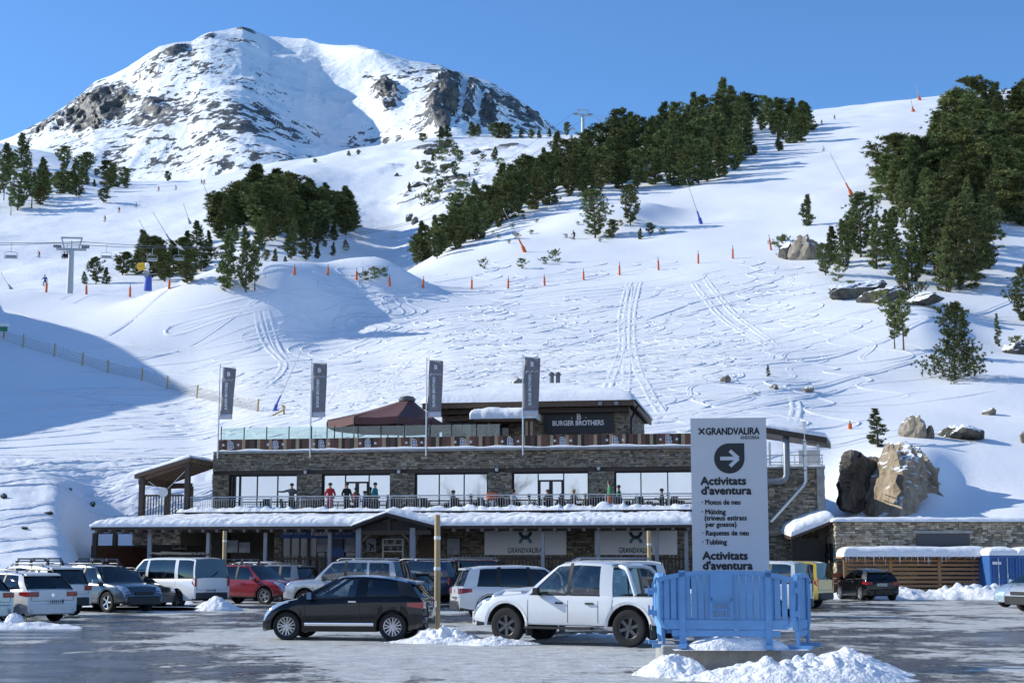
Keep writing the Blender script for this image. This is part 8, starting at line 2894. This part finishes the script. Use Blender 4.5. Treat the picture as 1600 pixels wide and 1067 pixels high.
def person(pose, j, t, h, loc, rz, label, ski=False, s=1.0, group=None):
    me, J = person_mesh(pose, CL[j], CL[t], HAIR[h])
    o = tag(link('person', me, None, loc, rot=(0, 0, rz)), label, 'person', group)
    o.scale = (s, s, s)
    hc = Vector(J['hd1'])
    q = MB(); q.lathe([(.112, -.045), (.118, 0), (.105, .05), (.07, .085), (.01, .10)], (hc.x, hc.y + .012, hc.z), n=12)
    q.build('hat' if not ski else 'helmet', HAIR[h] if not ski else CL[j], o, smooth=50)
    if ski:
        for s_ in (-1, 1):
            MB().box((s_ * .15, -.12, .02), (.09, 1.65, .02)).build('ski', CL['orange' if j != 'orange' else 'blue'], o)
            MB().tube([(s_ * .33, -.40, .88), (s_ * .42, .25, .10)], .012, 5).build('ski_pole', DARKM, o)
    return o


def tpos(px, y):
    return Wd(U(px, y), y, ZF - .02)


for a in (('stand', 'red', 'pink', 'dark', 516, -2.4, .2, 'standing person in a red jacket and pink trousers on the terrace'), ('stand', 'black', 'black', 'dark', 542, -2.2, .6, 'standing person in black beside the terrace door'),
          ('sit', 'navy', 'black', 'brown', 557, -2.0, -1.2, 'seated person in navy at the terrace table by the door'), ('sit', 'blue', 'black', 'dark', 570, -2.3, 1.4, 'seated person in a blue jacket at the table by the door'), ('stand', 'teal', 'grey', 'dark', 586, -2.3, 1.3, 'standing person in a teal jacket right of the seated pair'),
          ('lean', 'grey', 'black', 'dark', 456, -2.3, .1, 'person in grey stretching one arm out on the terrace'), ('sit', 'white', 'black', 'dark', 802, -2.4, 1.2, 'seated person in white at a terrace table'), ('sit', 'black', 'navy', 'brown', 856, -2.3, -.4, 'seated person in black in front of the right glass door'),
          ('sit', 'olive', 'black', 'blond', 896, -2.3, 1.0, 'blond seated person in olive on the terrace'), ('stand', 'green', 'orange', 'brown', 952, -2.3, -1.4, 'person in a bright green jacket and orange trousers on the terrace'), ('sit', 'black', 'black', 'dark', 936, -2.1, 1.4, 'seated person in black facing the one in green'),
          ('sit', 'black', 'grey', 'dark', 1034, -2.3, -1.3, 'seated person in black at the right end of the terrace'), ('sit', 'grey', 'black', 'dark', 708, -2.2, 1.2, 'low seated person in grey in the middle of the terrace')):
    person(*a[:4], tpos(a[4], a[5]) + Vector((0, 0, .0)), a[6] + BROT, a[7])
# tables and chairs
TBL = mat('terrace_table_wood', (.09, .06, .04), rough=.6, var=.3)


def table(px, y, label, m=TBL, w=1.6):
    o = thing('terrace_table', label, 'table', tpos(px, y), BROT, 'terrace tables')
    MB().box((0, 0, .74), (w, .75, .05)).build('table_top', m, o)
    for sx in (-1, 1):
        for sy in (-1, 1):
            MB().box((sx * (w / 2 - .1), sy * .3, .36), (.06, .06, .72)).build('leg', DARKM, o)
    return o


def tchair(px, y, rz, label, m):
    o = thing('terrace_chair', label, 'chair', tpos(px, y), BROT + rz, 'terrace chairs')
    MB().box((0, 0, .45), (.44, .44, .04)).build('seat', m, o)
    MB().box((0, .21, .68), (.44, .04, .42), (-.12, 0, 0)).build('backrest', m, o)
    for sx in (-1, 1):
        for sy in (-1, 1):
            MB().box((sx * .19, sy * .19, .22), (.035, .035, .45)).build('leg', DARKM, o)
    return o


names = {430: 'left of the stretching person', 478: 'left of the person in red', 564: 'by the left glass door', 640: 'in front of the stone pier', 690: 'under the third window, left', 735: 'under the third window, right', 815: 'with the person in white', 866: 'by the right glass door', 912: 'beside the blond person', 984: 'right of the person in green', 1010: 'under the fifth window', 1062: 'at the right end'}
for px, n in names.items():
    table(px, -2.7 if px != 1062 else -2.5, 'dark terrace table ' + n, mat('pale_table_wood', (.30, .19, .10), rough=.6) if px == 1062 else TBL)
GW = mat('chair_white', (.55, .56, .58), rough=.6)
for i, (px, n) in enumerate(((415, 'far left'), (446, 'beside the stretching person'), (470, 'white, tipped forward left of the red jacket'), (498, 'next to the person in red'), (612, 'by the door table'), (628, 'in front of the stone pier'), (655, 'left of the third window'), (672, 'below the third window'), (712, 'middle of the third window'), (755, 'right of the third window'),
                            (778, 'by the pier between windows'), (834, 'blue-backed, near the right door'), (880, 'between door and blond person'), (925, 'left of the seated pair'), (970, 'below the fifth window'), (996, 'middle of the fifth window'), (1050, 'near the right end'))):
    tchair(px, -2.9 + .25 * (i % 3), random.uniform(0, 6), 'terrace chair ' + n, GW if i in (2,) else CL['blue'] if i == 11 else DARKM)
pl = thing('orange_planter', 'orange planter tub on a grey pedestal on the terrace', 'planter', tpos(769, -2.6), BROT)
MB().lathe([(.18, .75), (.30, .8), (.36, 1.1), (.30, 1.12)], n=14).build('tub', CL['orange'], pl, smooth=40)
MB().lathe([(.22, 0), (.16, .1), (.16, .75)], n=12).build('pedestal', STEEL, pl, smooth=40)

# skiers on the runs
SK = [(70, 447, 1.0, 'blue', 'navy', 'skier in a blue jacket walking along the left lip', 225), (61, 402, .9, 'orange', 'black', 'skier in orange on the left run between the lift chairs', None), (1284, 195, 1, 'black', 'black', 'skier in black high on the right run', None), (1304, 187, 1, 'grey', 'black', 'skier just below the skyline of the right run', None),
      (1287, 237, 1, 'white', 'grey', 'skier in white in the middle of the upper right run', None), (1359, 270, 1, 'olive', 'black', 'skier bent forward beside the right-hand forest', None), (897, 374, 1, 'black', 'black', 'skier in dark clothes left of the airy pines', None),
      (164, 346, 1, 'olive', 'black', 'skier alone low on the far left run', None), (186, 332, 1, 'black', 'orange', 'skier in the middle of the far left run', None), (213, 324, 1, 'white', 'grey', 'skier in white on the far left run', None), (248, 299, 1, 'red', 'black', 'skier in red under the far left wood', None), (275, 297, 1, 'black', 'black', 'skier in black near the crest of the far left run', None),
      (315, 288, 1, 'navy', 'black', 'left skier of the pair at the crest', None), (319, 288, 1, 'red', 'black', 'right skier of the pair at the crest', None)]
for px, py, s, j, t, lab, d in SK:
    g = ground(px, py) if d is None else (LA.hit(px, py + 8) or at(px, py, d))
    if g is None:
        continue
    person('ski', j, t, 'dark', g, random.uniform(-1.2, 1.2), lab, True, s * 1.1, 'skiers on the runs')
for k, x in enumerate((-.45, .0, .45)):
    g = at(105, 402, 238)
    person('sit', ('black', 'grey', 'navy')[k], 'black', 'dark', g + Vector((x, -.1, -.45)), 0, ('left', 'middle', 'right')[k] + ' rider on the lift chair passing the left tower', False, 1, 'riders on the lift chair')

# trees across the car park behind the viewer; the terrace glass mirrors them
def bare_tree(h, seed):
    rb_ = random.Random(seed); b = MB()
    def br(p, d, l, r, n):
        q = p + d * l
        m_ = p.lerp(q, .5) + Vector((rb_.uniform(-.1, .1), rb_.uniform(-.1, .1), 0)) * l
        b.tube([p, m_, q], [r, r * .8, r * .6], 6, caps=False)
        if n:
            for k in range(3 if n > 2 else 2):
                e = (d + Vector((rb_.uniform(-.8, .8), rb_.uniform(-.8, .8), rb_.uniform(-.1, .5)))).normalized()
                br(q if k else m_, e, l * rb_.uniform(.6, .8), r * .58, n - 1)
    br(Vector((0, 0, -.3)), Vector((.15, 0, 1)).normalized(), h * .34, h * .024, 5)
    return b


for x, y, h, k, lab in ((-45, -30, 19, 0, 'bare crooked tree behind the viewer, mirrored in the third terrace window'), (-33, -42, 15, 1, 'bare tree behind the viewer, mirrored in the fifth terrace window'), (-52, -55, 14, 2, 'bare tree behind the viewer, mirrored in the second terrace window')):
    o = thing('bare_tree', lab, 'tree', (x, y, 0), k)
    bare_tree(h, 60 + k).build('trunk', BAREW, o, smooth=60, fixn=False)
